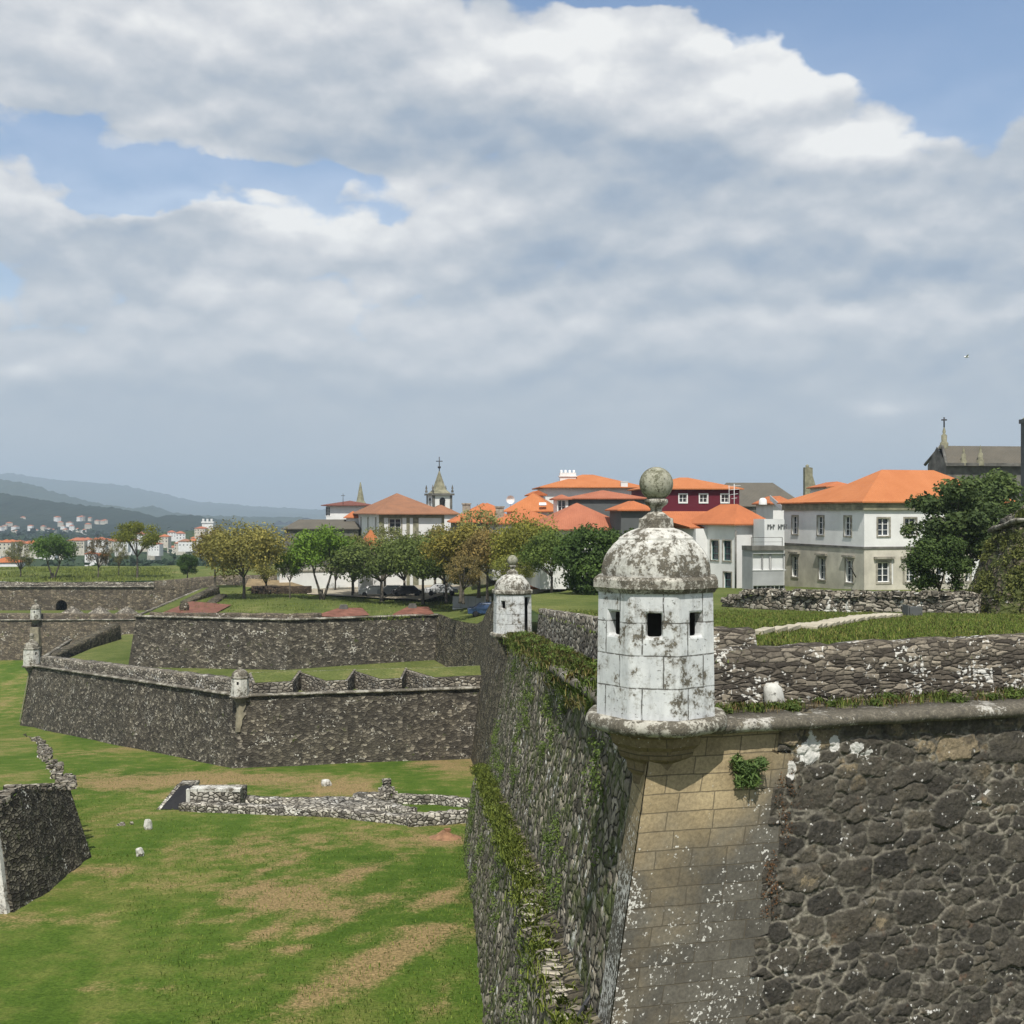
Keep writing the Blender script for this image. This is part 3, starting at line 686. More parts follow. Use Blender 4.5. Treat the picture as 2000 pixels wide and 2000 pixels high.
def near_rubble():
    m_, nt, b = newmat('rubble_near', 0.93, 0.12)
    uv = nt.n('ShaderNodeTexCoord').outputs['UV']
    e = nt.n('ShaderNodeAttribute'); e.attribute_name = 'edge'; e = e.outputs['Fac']
    t = nt.n('ShaderNodeAttribute'); t.attribute_name = 'stone_tone'; t = t.outputs['Fac']
    fine = nt.noise(uv, 16.0, 7, 0.72)['Fac']; mid = nt.noise(uv, 3.2, 5, 0.65)['Fac']; big = nt.noise(uv, 0.55, 4, 0.6)['Fac']
    sp = nt.n('ShaderNodeSeparateXYZ'); nt.link(uv, sp.inputs[0])
    top = nt.mr(sp.outputs[1], -5.3, -3.7, 0.0, 0.42)           # the course just under the string course stays cleaner and warmer
    tt = nt.m('ADD', nt.m('MULTIPLY_ADD', t, 0.7, 0.12), nt.m('MULTIPLY', nt.m('SUBTRACT', mid, 0.5), 1.7))
    col = nt.ramp(nt.m('ADD', tt, top), [(0.0, (0.038, 0.036, 0.032)), (0.35, (0.056, 0.052, 0.044)), (0.7, (0.078, 0.071, 0.057)), (0.95, (0.105, 0.092, 0.070)), (1.2, (0.20, 0.165, 0.11))])
    col = nt.mix(1.0, col, nt.ramp(fine, [(0.25, (0.45, 0.45, 0.45)), (0.5, (0.95, 0.94, 0.92)), (0.78, (1.75, 1.7, 1.6))]), 'MULTIPLY')
    col = nt.mix(nt.sstep(nt.noise(uv, 1.6, 6, 0.7)['Fac'], 0.50, 0.66, 0.0, 0.7), col, (0.035, 0.032, 0.028))
    mort = nt.sstep(nt.m('ADD', e, nt.m('MULTIPLY', nt.m('SUBTRACT', mid, 0.5), 0.10)), 0.012, 0.055, 1.0, 0.0)
    mc = nt.ramp(nt.m('ADD', nt.m('MULTIPLY', mid, 0.6), nt.m('MULTIPLY', big, 0.4)), [(0.33, (0.035, 0.032, 0.027)), (0.48, (0.105, 0.097, 0.078)), (0.62, (0.26, 0.24, 0.19))])
    mc = nt.mix(1.0, mc, nt.ramp(fine, [(0.3, (0.5, 0.5, 0.5)), (0.75, (1.5, 1.5, 1.5))]), 'MULTIPLY')
    col = nt.mix(mort, col, mc)
    l1 = nt.noise(uv, 6.5, 4, 0.6)['Fac']; l2 = nt.noise(uv, 0.9, 3, 0.6)['Fac']
    lm = nt.sstep(nt.m('ADD', l1, nt.m('MULTIPLY', nt.m('SUBTRACT', l2, 0.5), 0.9)), 0.735, 0.765)
    vd = nt.voro(nt.vm('ADD', uv, nt.vm('MULTIPLY', nt.noise(uv, 9.0, 3)['Color'], (.12, .12, 0))), 8.0)['Distance']; sm_ = nt.m('MULTIPLY', nt.sstep(nt.m('ADD', vd, nt.m('MULTIPLY', fine, .3)), 0.25, 0.31, 1.0, 0.0), nt.sstep(nt.noise(uv, 1.7, 4, 0.65)['Fac'], 0.44, 0.56))
    vd2 = nt.voro(uv, 19.0)['Distance']; sm2 = nt.m('MULTIPLY', nt.sstep(vd2, 0.10, 0.22, 1.0, 0.0), nt.sstep(nt.noise(uv, 2.1, 3, 0.6)['Fac'], 0.55, 0.64))
    col = nt.mix(nt.m('MULTIPLY', nt.m('MAXIMUM', lm, nt.m('MULTIPLY', sm_, 0.75)), 0.85), col, (0.60, 0.59, 0.55))
    # flakes of old lime under the string course
    su = nt.n('ShaderNodeSeparateXYZ'); nt.link(uv, su.inputs[0])
    lime = None
    for (cu_, cz_, ru_, rz_) in ((9.74, -4.02, .24, .30), (10.22, -3.93, .12, .15), (10.62, -3.98, .17, .13), (9.45, -4.3, .10, .16)):
        du_ = nt.m('DIVIDE', nt.m('SUBTRACT', su.outputs[0], cu_), ru_); dz_ = nt.m('DIVIDE', nt.m('SUBTRACT', su.outputs[1], cz_), rz_)
        v_ = nt.m('SUBTRACT', 1.0, nt.m('SQRT', nt.m('ADD', nt.m('MULTIPLY', du_, du_), nt.m('MULTIPLY', dz_, dz_))))
        lime = v_ if lime is None else nt.m('MAXIMUM', lime, v_)
    lime = nt.sstep(nt.m('ADD', lime, nt.m('MULTIPLY', nt.m('SUBTRACT', mid, 0.5), 2.2)), 0.12, 0.22)
    col = nt.mix(nt.m('MULTIPLY', lime, 0.85), col, (0.62, 0.61, 0.57))
    rust = nt.m('MULTIPLY', nt.sstep(nt.noise(uv, 2.8, 5, 0.7)['Fac'], 0.60, 0.72), 0.35)
    col = nt.mix(rust, col, (0.17, 0.085, 0.045))
    nt.link(col, b.inputs['Base Color'])
    add_bump(nt, b, nt.m('ADD', fine, nt.m('MULTIPLY', nt.noise(uv, 6.0, 5, 0.7)['Fac'], 1.2)), 1.0, 0.035)
    return m_
M['rubble_near'] = near_rubble()
# ------------------------------------------------------------------ terrain heights
def sst(x, a, b):
    t = min(max((x - a) / (b - a), 0), 1); return t * t * (3 - 2 * t)
def moat_z(x, y):
    z = -10.4 - 0.1 * y if y < 141 else -24.5
    d = mnoise.noise(Vector((x * 0.06, y * 0.06, 1.0))) * 0.22 + mnoise.noise(Vector((x * 0.22, y * 0.22, 4.0))) * 0.07
    return z + d
def bank_z(x, y):
    return -12.6 - 0.149 * (y - 53) + mnoise.noise(Vector((x * 0.15, y * 0.15, 8.0))) * 0.12
def town_z(x, y):
    zr = -2.62 - 0.065 * (y - 21) if y < 60 else max(-5.155 - 0.04 * (y - 60), -7.6)
    s = sst(x, -8, 10) if y > 112 else sst(x, -8 - (112 - y) * 0.75, 10 - (112 - y) * 0.37)
    zl = -11.55
    b = mnoise.noise(Vector((x * 0.25, y * 0.25, 2.0))) * 0.06
    return zl + (zr - zl) * s + b

# ---- near bastion plan
C0 = (2.30, 19.20, -3.52)         # salient corner at cordon level
CR = (14.5, 22.26, -3.42)         # along the right face, past the frame
CL = (-0.10, 61.5, -6.50)         # far corner with the second turret
BAT = 1 / 5.2

# moat lawn
poly = [(-170, 12), (30, 12), (30, 110), (10, 260), (-260, 260), (-260, 60)]
xs = np.arange(-130, 22, 0.8); ys = np.concatenate([np.arange(14, 70, 0.7), np.arange(70, 262, 1.5)])
m = MB(); vs = [(x, y, moat_z(x, y)) for y in ys for x in xs]; nx = len(xs)
m.add(vs, [(j * nx + i, j * nx + i + 1, (j + 1) * nx + i + 1, (j + 1) * nx + i) for j in range(len(ys) - 1) for i in range(nx - 1)], 0, True)
ground = m.build('moat_lawn', M['moat_grass']); ground['kind'] = 'structure'
va = np.array(vs); dry = np.zeros(len(vs))
def groundpt(px, py):
    k = (py - 1000) / F; D = 10.4 / (k - 0.1); return PX(px, D), D
def dryblob(px, py, rx, ry, a=1.0, ang=0.0):
    """worn patches of soil in the lawn, in metres on the ground"""
    x0, y0 = groundpt(px, py); c, s_ = math.cos(ang), math.sin(ang)
    dx, dy = va[:, 0] - x0, va[:, 1] - y0
    u = (dx * c + dy * s_) / rx; v_ = (dy * c - dx * s_) / ry
    global dry; dry = dry + a * np.exp(-(u * u + v_ * v_))
for a_ in [(330, 1515, 7, 5, 1.0), (480, 1522, 7, 3, 0.7), (250, 1530, 3.5, 4, 0.8), (870, 1490, 3.2, 6, 1.0), (640, 1535, 3, 2.5, 0.7), (860, 1640, 1.2, 1.5, 1.3),
           (690, 1545, 4, 2, 0.6), (600, 1770, 3.3, 2.2, 0.85), (520, 1740, 2.0, 1.5, 0.7), (700, 1900, 1.0, 3.5, 0.9, -0.25), (760, 1860, 0.8, 3.0, 0.7, -0.25), (880, 1830, 1.6, 1.6, 1.0), (870, 1760, 1.3, 1.3, 0.9),
           (620, 1950, 1.0, 2.2, 0.7, -0.4), (60, 1930, 2.6, 0.8, 0.9), (220, 1920, 1.3, 0.9, 0.9), (40, 1800, 4.5, 1.3, 0.8), (180, 1700, 1.5, 0.9, 1.0), (400, 1800, 2, 0.9, 0.5),
           (150, 1470, 3, 5, 0.5), (300, 1455, 4, 3, 0.55), (560, 1640, 4, 3, 0.4), (420, 1660, 3, 2, 0.4)]:
    dryblob(*a_)
for k_ in range(26):      # faint straw tracks left by the mower, running along the ditch
    x_, y_ = rnd.uniform(-11, -2), rnd.uniform(31, 54); dx, dy = va[:, 0] - x_, va[:, 1] - y_; u = dx * .28 + dy * .96; v_ = dy * .28 - dx * .96
    dry = dry + rnd.uniform(.5, 1.1) * np.exp(-((u / rnd.uniform(1.5, 4)) ** 2 + (v_ / rnd.uniform(.18, .5)) ** 2))
for (px_, py_, rx_, ry_, a_) in ((150, 1900, 8, 4, .8), (330, 1800, 5, 6, .5), (60, 1450, 9, 10, .6), (500, 2000, 4, 3, .5)):
    x_, y_ = groundpt(px_, py_); dry = dry - a_ * np.exp(-(((va[:, 0] - x_) / rx_) ** 2 + ((va[:, 1] - y_) / ry_) ** 2))
dry = dry + .35 * np.exp(-(((va[:, 0] + 6) / 6) ** 2 + ((va[:, 1] - 50) / 13) ** 2))
at = ground.data.attributes.new('dry', 'FLOAT', 'POINT'); at.data.foreach_set('value', dry.astype('f'))

# raised lawn on the left behind the short battered wall
sheet('bank_lawn', [(-19.3, 43.6), (-20.0, 53), (-26, 67), (-35, 88), (-42, 104), (-51.5, 123), (-130, 123), (-130, 43.6)], bank_z, 2.5, M['moat_grass'], jit=0.5)

# town ground (grass plateau inside the walls)
inner = [(3.25, 20.9), (16.5, 24.2), (90, 45), (190, 260), (-40, 262), (-45, 200), (-46.8, 178), (-42, 131.0), (-23.7, 125.0), (-8.6, 134.8), (-3.0, 112.5), (1.2, 62.5)]
sheet('town_lawn', inner, town_z, 2.0, M['lawn'], jit=0.6)
# platform with trees behind the back wall
sheet('platform_lawn', [(-150, 216.0), (-58, 216.0), (-50, 214.5), (-36, 184.0), (-30, 183.5), (-36, 268), (-150, 268)], lambda x, y: -12.75 + 0.5 * mnoise.noise(Vector((x * .08, y * .08, 0))) + 1.6 * sst(x, -58, -36) + 0.006 * (y - 216), 4.0, M['lawn_far'], jit=1)
# ravelin terreplein
R4 = (-52.3, 128.0, -16.75); R3 = (-20.7, 90.0, -14.15); RR = (4.5, 98.8, -14.6)
sheet('ravelin_lawn', [(-51.2, 128.5), (-20.6, 91.8), (5, 100.3), (5, 140), (-46, 178), (-58, 176)],
      lambda x, y: -15.9 - 0.02 * max(0, y - 95) - 0.02 * max(0, -20 - x), 2.5, M['lawn_far'], jit=0.7)
# valley floor to the horizon
m = MB(); rows = []
ysv = [245, 330, 450, 600, 800, 1000, 1300, 1800, 2500, 3500, 5000, 7500, 12000]
xsv = np.linspace(-1.1, 1.1, 41)
def valley_z(y): return np.interp(y, [245, 500, 900, 2200, 12000], [-26, -28, -36, -42, -60])
vs = [(t * y, y, valley_z(y) + mnoise.noise(Vector((t * y * .004, y * .004, 0))) * 5) for y in ysv for t in xsv]
nx = len(xsv)
m.add(vs, [(j * nx + i, j * nx + i + 1, (j + 1) * nx + i + 1, (j + 1) * nx + i) for j in range(len(ysv) - 1) for i in range(nx - 1)], 0, True)
o = m.build('valley_ground', M['valley']); o['kind'] = 'structure'
m = MB(); m.box((0, 125, -45.0), (1500, 330, 2.0)); m.build('ground', M['valley'])['kind'] = 'structure'
# ground right around and behind the viewpoint
m = MB(); m.add([(-170, -60, -13.2), (40, -60, -13.2), (40, 15, -11.95), (-170, 15, -11.95)], [(0, 1, 2, 3)]); m.build('moat_lawn_near', M['moat_grass'])['kind'] = 'structure'

# ---- hills
def hill(name, D, ridge, depth, zfoot, mat, bump, seed, n=420, rows=14):
    x0, x1 = ridge[0][0], ridge[-1][0]
    rx = [r[0] for r in ridge]; rz = [PZ(r[1], D) for r in ridge]
    vs = []
    for j in range(rows + 1):
        t = j / rows
        for i in range(n + 1):
            px = x0 + (x1 - x0) * i / n
            zt = float(np.interp(px, rx, rz))
            prof = sst(t, 0, 1) if True else t
            y = D - depth * (1 - t)
            x = PX(px, D)
            z = zfoot + (zt - zfoot) * (t ** 1.15)
            q = Vector((x, y, 0))
            z += mnoise.fractal(q * (1 / (D * 0.06)), 1.0, 2.0, 4) * D * 0.004 * (0.3 + t * (1 - t) * 3)
            z += (mnoise.noise(q * (1 / bump) + Vector((seed, 0, 0))) + 0.6 * mnoise.noise(q * (2.3 / bump))) * bump * 0.28
            vs.append((x, y, z))
    for i in range(n + 1):
        x, y, z = vs[rows * (n + 1) + i]; vs.append((x, y + depth * 0.4, zfoot))
    m = MB(); w_ = n + 1
    m.add(vs, [(j * w_ + i, j * w_ + i + 1, (j + 1) * w_ + i + 1, (j + 1) * w_ + i) for j in range(rows + 1) for i in range(n)], 0, True)
    o = m.build(name, mat); o['kind'] = 'structure'; return o
hill('distant_hills', 9000, [(-260, 935), (-100, 922), (0, 926), (26, 926), (103, 937), (181, 942), (246, 949), (310, 962), (388, 980), (492, 988), (600, 996), (900, 1002), (1500, 1004), (2300, 1003)], 2500, -60, M['forest'], 40, 1)
hill('hills', 4600, [(-260, 915), (-60, 930), (0, 937), (65, 947), (103, 961), (140, 970), (207, 987), (260, 993), (298, 988), (336, 1001), (400, 1008), (600, 1012)], 1300, -50, M['forest'], 22, 2)
hill('wooded_hills', 2500, [(-260, 935), (-60, 958), (0, 965), (60, 973), (166, 988), (233, 993), (285, 1003), (310, 1014), (336, 1006), (375, 1006), (414, 1012), (466, 1021), (560, 1030), (700, 1034)], 900, -46, M['near_forest'], 13, 3, n=520)
hill('town_hill', 1050, [(120, 1075), (200, 1062), (260, 1052), (330, 1040), (380, 1036), (430, 1040), (480, 1055), (560, 1066)], 260, -38, M['valley'], 6, 4, n=160)

# ------------------------------------------------------------------ NEAR BASTION
bast = thing('bastion_wall', 'near stone bastion wall whose corner carries the large whitewashed sentry turret', 'fortress wall', (C0[0], C0[1], -18))
miter = miter_offsets([CL, C0, CR], 1)
# travel CL -> C0 -> CR : outward is to the right of travel
def cpt(h):
    o = miter[1]; return Vector((C0[0] + o.x * h * BAT, C0[1] + o.y * h * BAT, C0[2] - h))
dR = (Vector(CR) - Vector(C0)); LR = math.hypot(dR.x, dR.y); uR = Vector((dR.x / LR, dR.y / LR)); nR = Vector((uR.y, -uR.x))
dL = (Vector(CL) - Vector(C0)); LL = math.hypot(dL.x, dL.y); uL = Vector((dL.x / LL, dL.y / LL)); nL = Vector((-uL.y, uL.x))
QW = 2.35      # width of the dressed corner on the right face
zbot = -9.6
def rface(u, z):
    """point on the battered right face; u measured from the corner edge"""
    zt = C0[2] + (CR[2] - C0[2]) * u / LR
    h = zt - z
    e = cpt(h)
    return Vector((e.x + uR.x * u, e.y + uR.y * u, z))
def lface(u, z):
    zt = C0[2] + (CL[2] - C0[2]) * u / LL
    h = C0[2] - z
    e = cpt(h)
    # keep batter measured from local top
    corr = (zt - C0[2]) * BAT
    return Vector((e.x + uL.x * u + nL.x * corr, e.y + uL.y * u + nL.y * corr, z))
def ztopR(u): return C0[2] + (CR[2] - C0[2]) * u / LR - 0.02
def grid_face(m, fn, u0, u1, nu, z0f, z1, nv, flip=False, jag=None):
    vs = []
    for i in range(nu + 1):
        u = u0 + (u1 - u0) * i / nu
        for j in range(nv + 1):
            uu = u
            z = z0f(u) + (z1 - z0f(u)) * j / nv
            vs.append(fn(uu, z))
    fs = []
    for i in range(nu):
        for j in range(nv):
            q = (i * (nv + 1) + j, i * (nv + 1) + j + 1, (i + 1) * (nv + 1) + j + 1, (i + 1) * (nv + 1) + j)
            fs.append(tuple(reversed(q)) if flip else q)
    m.add(vs, fs, 0, True)
def quoin_edge(z):
    """toothed right edge of the dressed corner"""
    k_ = int(math.floor(-z / .57)); return QW + (.16 if k_ % 2 else -.07) + .04 * mnoise.noise(Vector((0, z * 6, 0)))
def stone_field(u0, u1, z0, z1, radii, seed, aniso=1.5):
    """dart-thrown stones of mixed size; returns array (u, z, r)"""
    r = random.Random(seed); out = []
    for rad, tries in radii:
        for _ in range(tries):
            rr = rad * r.uniform(.8, 1.2); u_, z_ = r.uniform(u0, u1), r.uniform(z0, z1)
            ok = True
            for (a_, b_, c_) in out:
                if math.hypot((u_ - a_) / aniso, z_ - b_) < (rr + c_) * .93: ok = False; break
            if ok: out.append((u_, z_, rr))
    return np.array(out)
SF = stone_field(QW - .8, 8.6, zbot - .4, -3.3, [(.26, 22), (.20, 130), (.15, 420), (.105, 1300), (.075, 3000), (.05, 4200)], 21)
nu, nv = 500, 360
U = np.linspace(QW - 0.16, 8.3, nu + 1); Zf = np.linspace(0, 1, nv + 1)
UU, TT = np.meshgrid(U, Zf, indexing='ij'); ZT = np.array([ztopR(u) for u in U])[:, None]; ZZ = ZT + (zbot - ZT) * TT
wob = np.array([[mnoise.noise_vector(Vector((UU[i, j] * 2.6, ZZ[i, j] * 2.6, 3.0)))[:2] for j in range(0, nv + 1)] for i in range(nu + 1)])
wob2 = np.array([[mnoise.noise_vector(Vector((UU[i, j] * 9, ZZ[i, j] * 9, 7.0)))[:2] for j in range(0, nv + 1)] for i in range(nu + 1)])
UW, ZW = UU + wob[..., 0] * .09 + wob2[..., 0] * .022, ZZ + wob[..., 1] * .09 + wob2[..., 1] * .022
sr = np.random.default_rng(5); s_ang = sr.uniform(-.35, .35, len(SF)); s_an = sr.uniform(1.1, 2.1, len(SF)); s_tone = sr.random(len(SF)); s_h = sr.uniform(-.018, .03, len(SF)); s_tx = sr.uniform(-.10, .10, len(SF)); s_tz = sr.uniform(-.12, .12, len(SF)); s_box = sr.uniform(1.7, 6.5, len(SF))
F1 = np.full(UU.shape, 9.0); F2 = np.full(UU.shape, 9.0); ID = np.zeros(UU.shape, int)
for k, (a_, b_, c_) in enumerate(SF):
    i0, i1 = np.searchsorted(U, [a_ - 1.3, a_ + 1.3]);
    du, dz = UW[i0:i1] - a_, ZW[i0:i1] - b_; co_, si_ = math.cos(s_ang[k]), math.sin(s_ang[k])
    p_, q_2 = np.abs(du * co_ + dz * si_) / s_an[k], np.abs(dz * co_ - du * si_) * 1.12
    d_ = (p_ ** s_box[k] + q_2 ** s_box[k]) ** (1 / s_box[k]) - c_
    f1, f2, id_ = F1[i0:i1], F2[i0:i1], ID[i0:i1]
    nearer = d_ < f1
    f2[...] = np.where(nearer, f1, np.minimum(f2, d_)); f1[...] = np.where(nearer, d_, f1); id_[...] = np.where(nearer, k, id_)
edge_ = np.minimum((F2 - F1), np.maximum(.07 - F1, 0) * 2.2)
dome_ = np.clip(edge_ / .11, 0, 1) ** .45
rr_1 = SF[ID, 2]
hgt_ = dome_ * (.026 + rr_1 * .07) + (dome_ > .15) * (s_h[ID] + (UU - SF[ID, 0]) * s_tx[ID] + (ZZ - SF[ID, 1]) * s_tz[ID]) * np.clip(edge_ / .05, 0, 1)
m = MB(); vs = []
for i in range(nu + 1):
    for j in range(nv + 1):
        p = rface(U[i], ZZ[i, j]); q3 = Vector((U[i] * 3, ZZ[i, j] * 3, 1))
        h_ = hgt_[i, j] + mnoise.fractal(q3 * 2.6, .6, 2.2, 5) * .022 + mnoise.noise(q3 * .35) * .03
        if U[i] < quoin_edge(ZZ[i, j]) - .01: h_ = -.04
        vs.append((p.x + nR.x * h_, p.y + nR.y * h_, p.z))
m.add(vs, [(i * (nv + 1) + j, i * (nv + 1) + j + 1, (i + 1) * (nv + 1) + j + 1, (i + 1) * (nv + 1) + j) for i in range(nu) for j in range(nv)], 0, True)
rub = m.build('rubble_face', M['rubble_near'], bast)
at = rub.data.attributes.new('edge', 'FLOAT', 'POINT'); at.data.foreach_set('value', edge_.ravel().astype('f'))
at = rub.data.attributes.new('stone_tone', 'FLOAT', 'POINT'); at.data.foreach_set('value', s_tone[ID].ravel().astype('f'))
uvv = np.stack([UU + 6.9, ZZ], -1).reshape(-1, 2); lv = np.empty(len(rub.data.loops), 'i'); rub.data.loops.foreach_get('vertex_index', lv)
rub.data.uv_layers['UVMap'].data.foreach_set('uv', uvv[lv].astype('f').ravel())
local(bast, rub)
m = MB(); grid_face(m, lambda u, z: rface(u + (quoin_edge(z) - QW) * max(0, (u - 1.6) / (QW - 1.6)), z) + Vector((nR.x, nR.y, 0)) * 0.012, 0.0, QW, 40, ztopR, zbot, 130)
grid_face(m, lambda u, z: lface(u, z) + Vector((nL.x, nL.y, 0)) * 0.012, 0.0, 1.15, 10, lambda u: C0[2] - 0.1 - u * 0.07, zbot - 6, 60, flip=True)
grid_face(m, rface, -0.0, QW, 4, lambda u: zbot, -20, 20)
o = local(bast, m.build('dressed_corner', M['quoin'], bast, uv=False))
# uv in world metres along the face
autouv(o.data)
uvd = o.data.uv_layers['UVMap'].data
for p in o.data.polygons:
    for li in p.loop_indices:
        c = o.matrix_world @ o.data.vertices[o.data.loops[li].vertex_index].co + bast.location
        e = cpt(C0[2] - c.z)
        d = Vector((c.x - e.x, c.y - e.y))
        if p.normal.dot(Vector((nR.x, nR.y, 0))) > 0.5: uvd[li].uv = (d.dot(uR), c.z)
        else: uvd[li].uv = (-d.length, c.z)
m = MB(); grid_face(m, rface, QW, LR, 12, lambda u: zbot, -20, 10)
local(bast, m.build('rubble_base', M['parapet_near'], bast))
# left face: upper part down to a ledge, then the outer lower part
def ledge_z(u):
    y = C0[1] + uL.y * u
    return float(np.interp(y, [10, 20, 22, 33, 45, 62, 70], [-7.6, -8.3, -8.75, -9.5, -11.0, -12.9, -13.6]))
def rough_l(off):
    def fn(u, z):
        p = lface(u, z)
        d = mnoise.noise(p * 0.9) * 0.10 + mnoise.noise(p * 3.1) * 0.045
        return p + Vector((nL.x, nL.y, 0)) * (off + (d if u > 1.6 else 0))
    return fn
m = MB()
f1 = rough_l(0.0); vs = []; nu, nv = 260, 44
for i in range(nu + 1):
    u = 1.0 + (LL - 1.0) * i / nu; zt = C0[2] - 0.03 + (CL[2] - C0[2]) * u / LL; zb = ledge_z(u) - 0.25
    for j in range(nv + 1): vs.append(f1(u, zt + (zb - zt) * j / nv))
m.add(vs, [(i * (nv + 1) + j, (i + 1) * (nv + 1) + j, (i + 1) * (nv + 1) + j + 1, i * (nv + 1) + j + 1) for i in range(nu) for j in range(nv)], 0, True)
local(bast, m.build('side_face', M['left_face'], bast))
LW = 0.62
m = MB(); f2 = rough_l(LW); vs = []; nu, nv = 230, 50
for i in range(nu + 1):
    u = -6.0 + (LL + 6.0) * i / nu; zt = ledge_z(u) + mnoise.noise(Vector((u * 0.8, 0, 0))) * 0.12
    y = C0[1] + uL.y * u; zb = moat_z(0, y) - 0.6
    for j in range(nv + 1): vs.append(f2(u, zt + (zb - zt) * j / nv))
m.add(vs, [(i * (nv + 1) + j, (i + 1) * (nv + 1) + j, (i + 1) * (nv + 1) + j + 1, i * (nv + 1) + j + 1) for i in range(nu) for j in range(nv)], 0, True)
local(bast, m.build('outer_footing_wall', M['left_face'], bast))
m = MB(); vs = []; nu = 160
for i in range(nu + 1):
    u = -6.0 + (LL + 6.0) * i / nu; zt = ledge_z(u)
    for j in range(5):
        p = lface(u, zt); q = p + Vector((nL.x, nL.y, 0)) * (LW + 0.06) * (1 - j / 4.0) - Vector((nL.x, nL.y, 0)) * 0.1 * (j / 4.0)
        q.z = zt + 0.06 * mnoise.noise(q * 2.0) + 0.05 * j; vs.append(q)
m.add(vs, [(i * 5 + j, i * 5 + j + 1, (i + 1) * 5 + j + 1, (i + 1) * 5 + j) for i in range(nu) for j in range(4)], 0, True)
local(bast, fixn(m.build('ledge', M['dark_rubble'], bast)))
# far corner returns: flank past the second turret
m = MB(); batter_wall(m, [(12, 66, -6.3), CL], [-18, -17.5], BAT, 1, 2, 2)
m.f = [tuple(reversed(f)) for f in m.f]
local(bast, m.build('flank_face', M['left_face'], bast))
# cordon (rounded string course) and the shelf behind it
prof = [(0.20 + 0.14 * math.cos(a), 0.0 + 0.115 * math.sin(a)) for a in [math.radians(t) for t in range(-95, 96, 24)]] + [(-0.35, 0.115), (-0.35, -0.11)]
m = MB(); sweep(m, [(C0[0] + uR.x * 0.9, C0[1] + uR.y * 0.9, C0[2] + 0.0), CR], prof, 1, 0, True, res=0.12, rough=0.018)
local(bast, fixn(m.build('cordon', M['cordon'], bast)))
m = MB(); sweep(m, [(C0[0] + uL.x * 16.5, C0[1] + uL.y * 16.5, C0[2] - 16.5 * 0.0705), (C0[0] + uL.x * 1.0, C0[1] + uL.y * 1.0, C0[2] - 0.07)], prof, 1, 0, True, res=0.2, rough=0.03)
local(bast, fixn(m.build('cordon', M['cordon'], bast)))
m = MB()
vs = []
pth = [(CL[0], CL[1], CL[2]), C0, CR]
vsA = [Vector(CL) + Vector((0.1, 0, 0.10)), Vector(C0) + Vector((0, 0, 0.10)), Vector(CR) + Vector((0, 0, 0.10))]
inn = [Vector((CL[0] + 1.6, CL[1] + 0.4, CL[2] + .12)), Vector((4.0, 20.9, C0[2] + .12)), Vector((CR[0], CR[1] + 1.4, CR[2] + .12))]
for a_, b_ in zip(vsA, inn): vs += [a_, b_]
m.add(vs, [(0, 2, 3, 1), (2, 4, 5, 3)])
local(bast, fixn(m.build('shelf', M['dark_rubble'], bast)))

# parapet above the shelf
par = thing('parapet_wall', 'low rubble parapet with white lichen above the right hand bastion cordon', 'wall', (6, 21.2, -3.5))
def parapet(parent, path, th, hts, mat, name='masonry', res=0.18, rough=0.05, side=1):
    """thick wall whose outer foot follows the path; height per vertex"""
    pp = []; hh = []
    for i in range(len(path) - 1):
        a, b = Vector(path[i]), Vector(path[i + 1]); n_ = max(1, int((b - a).length / res))
        for k in range(n_): pp.append(a.lerp(b, k / n_)); hh.append(hts[i] + (hts[i + 1] - hts[i]) * k / n_)
    pp.append(Vector(path[-1])); hh.append(hts[-1])
    off = miter_offsets(pp, side)
    vs = []; nj = 7
    for i, p in enumerate(pp):
        H = hh[i]
        ring = [(0.0, -0.3), (0.0, 0.0), (-H * 0.1 * 0.33, H * 0.33), (-H * 0.1 * 0.66, H * 0.66), (-H * 0.1, H), (-th * 0.5, H + 0.03), (-th, H), (-th, -0.3)]
        for (o_, u_) in ring:
            q = Vector((p.x + off[i].x * o_, p.y + off[i].y * o_, p.z + u_))
            if rough: q += Vector(mnoise.noise_vector(q * 2.3)) * rough + Vector(mnoise.noise_vector(q * 6.0)) * rough * 0.7
            vs.append(q)
    m = MB(); n = 8; fs = []
    for i in range(len(pp) - 1):
        for j in range(n - 1): fs.append((i * n + j, (i + 1) * n + j, (i + 1) * n + j + 1, i * n + j + 1))
    fs.append(tuple(range(n))); b_ = (len(pp) - 1) * n; fs.append(tuple(b_ + j for j in range(n - 1, -1, -1)))
    m.add(vs, fs, 0, True)
    o = fixn(m.build(name, mat, parent))
    if parent is not None: local(parent, o)
    return o
off1 = 1.02
pR0 = (3.35, 20.53, -3.42); pR1 = (CR[0] - nR.x * off1, CR[1] - nR.y * off1, -3.32)
parapet(par, [pR0, pR1], 0.55, [0.98, 1.04], M['parapet_near'])
parL = thing('parapet_wall', 'overgrown low parapet running from the large turret to the distant smaller turret', 'wall', (2, 40, -5))
pL0 = (2.95, 22.6, -3.62); pL1 = (1.25, 60.0, -6.2)
parapet(parL, [pL1, pL0], 0.5, [1.25, 1.35], M['rubble_light'])
o = parapet(parL, [(pL0[0], pL0[1], pL0[2]), (pL0[0] + 1.9, pL0[1] + 0.5, pL0[2])], 0.5, [1.35, 1.3], M['parapet_near'], 'return_wall')

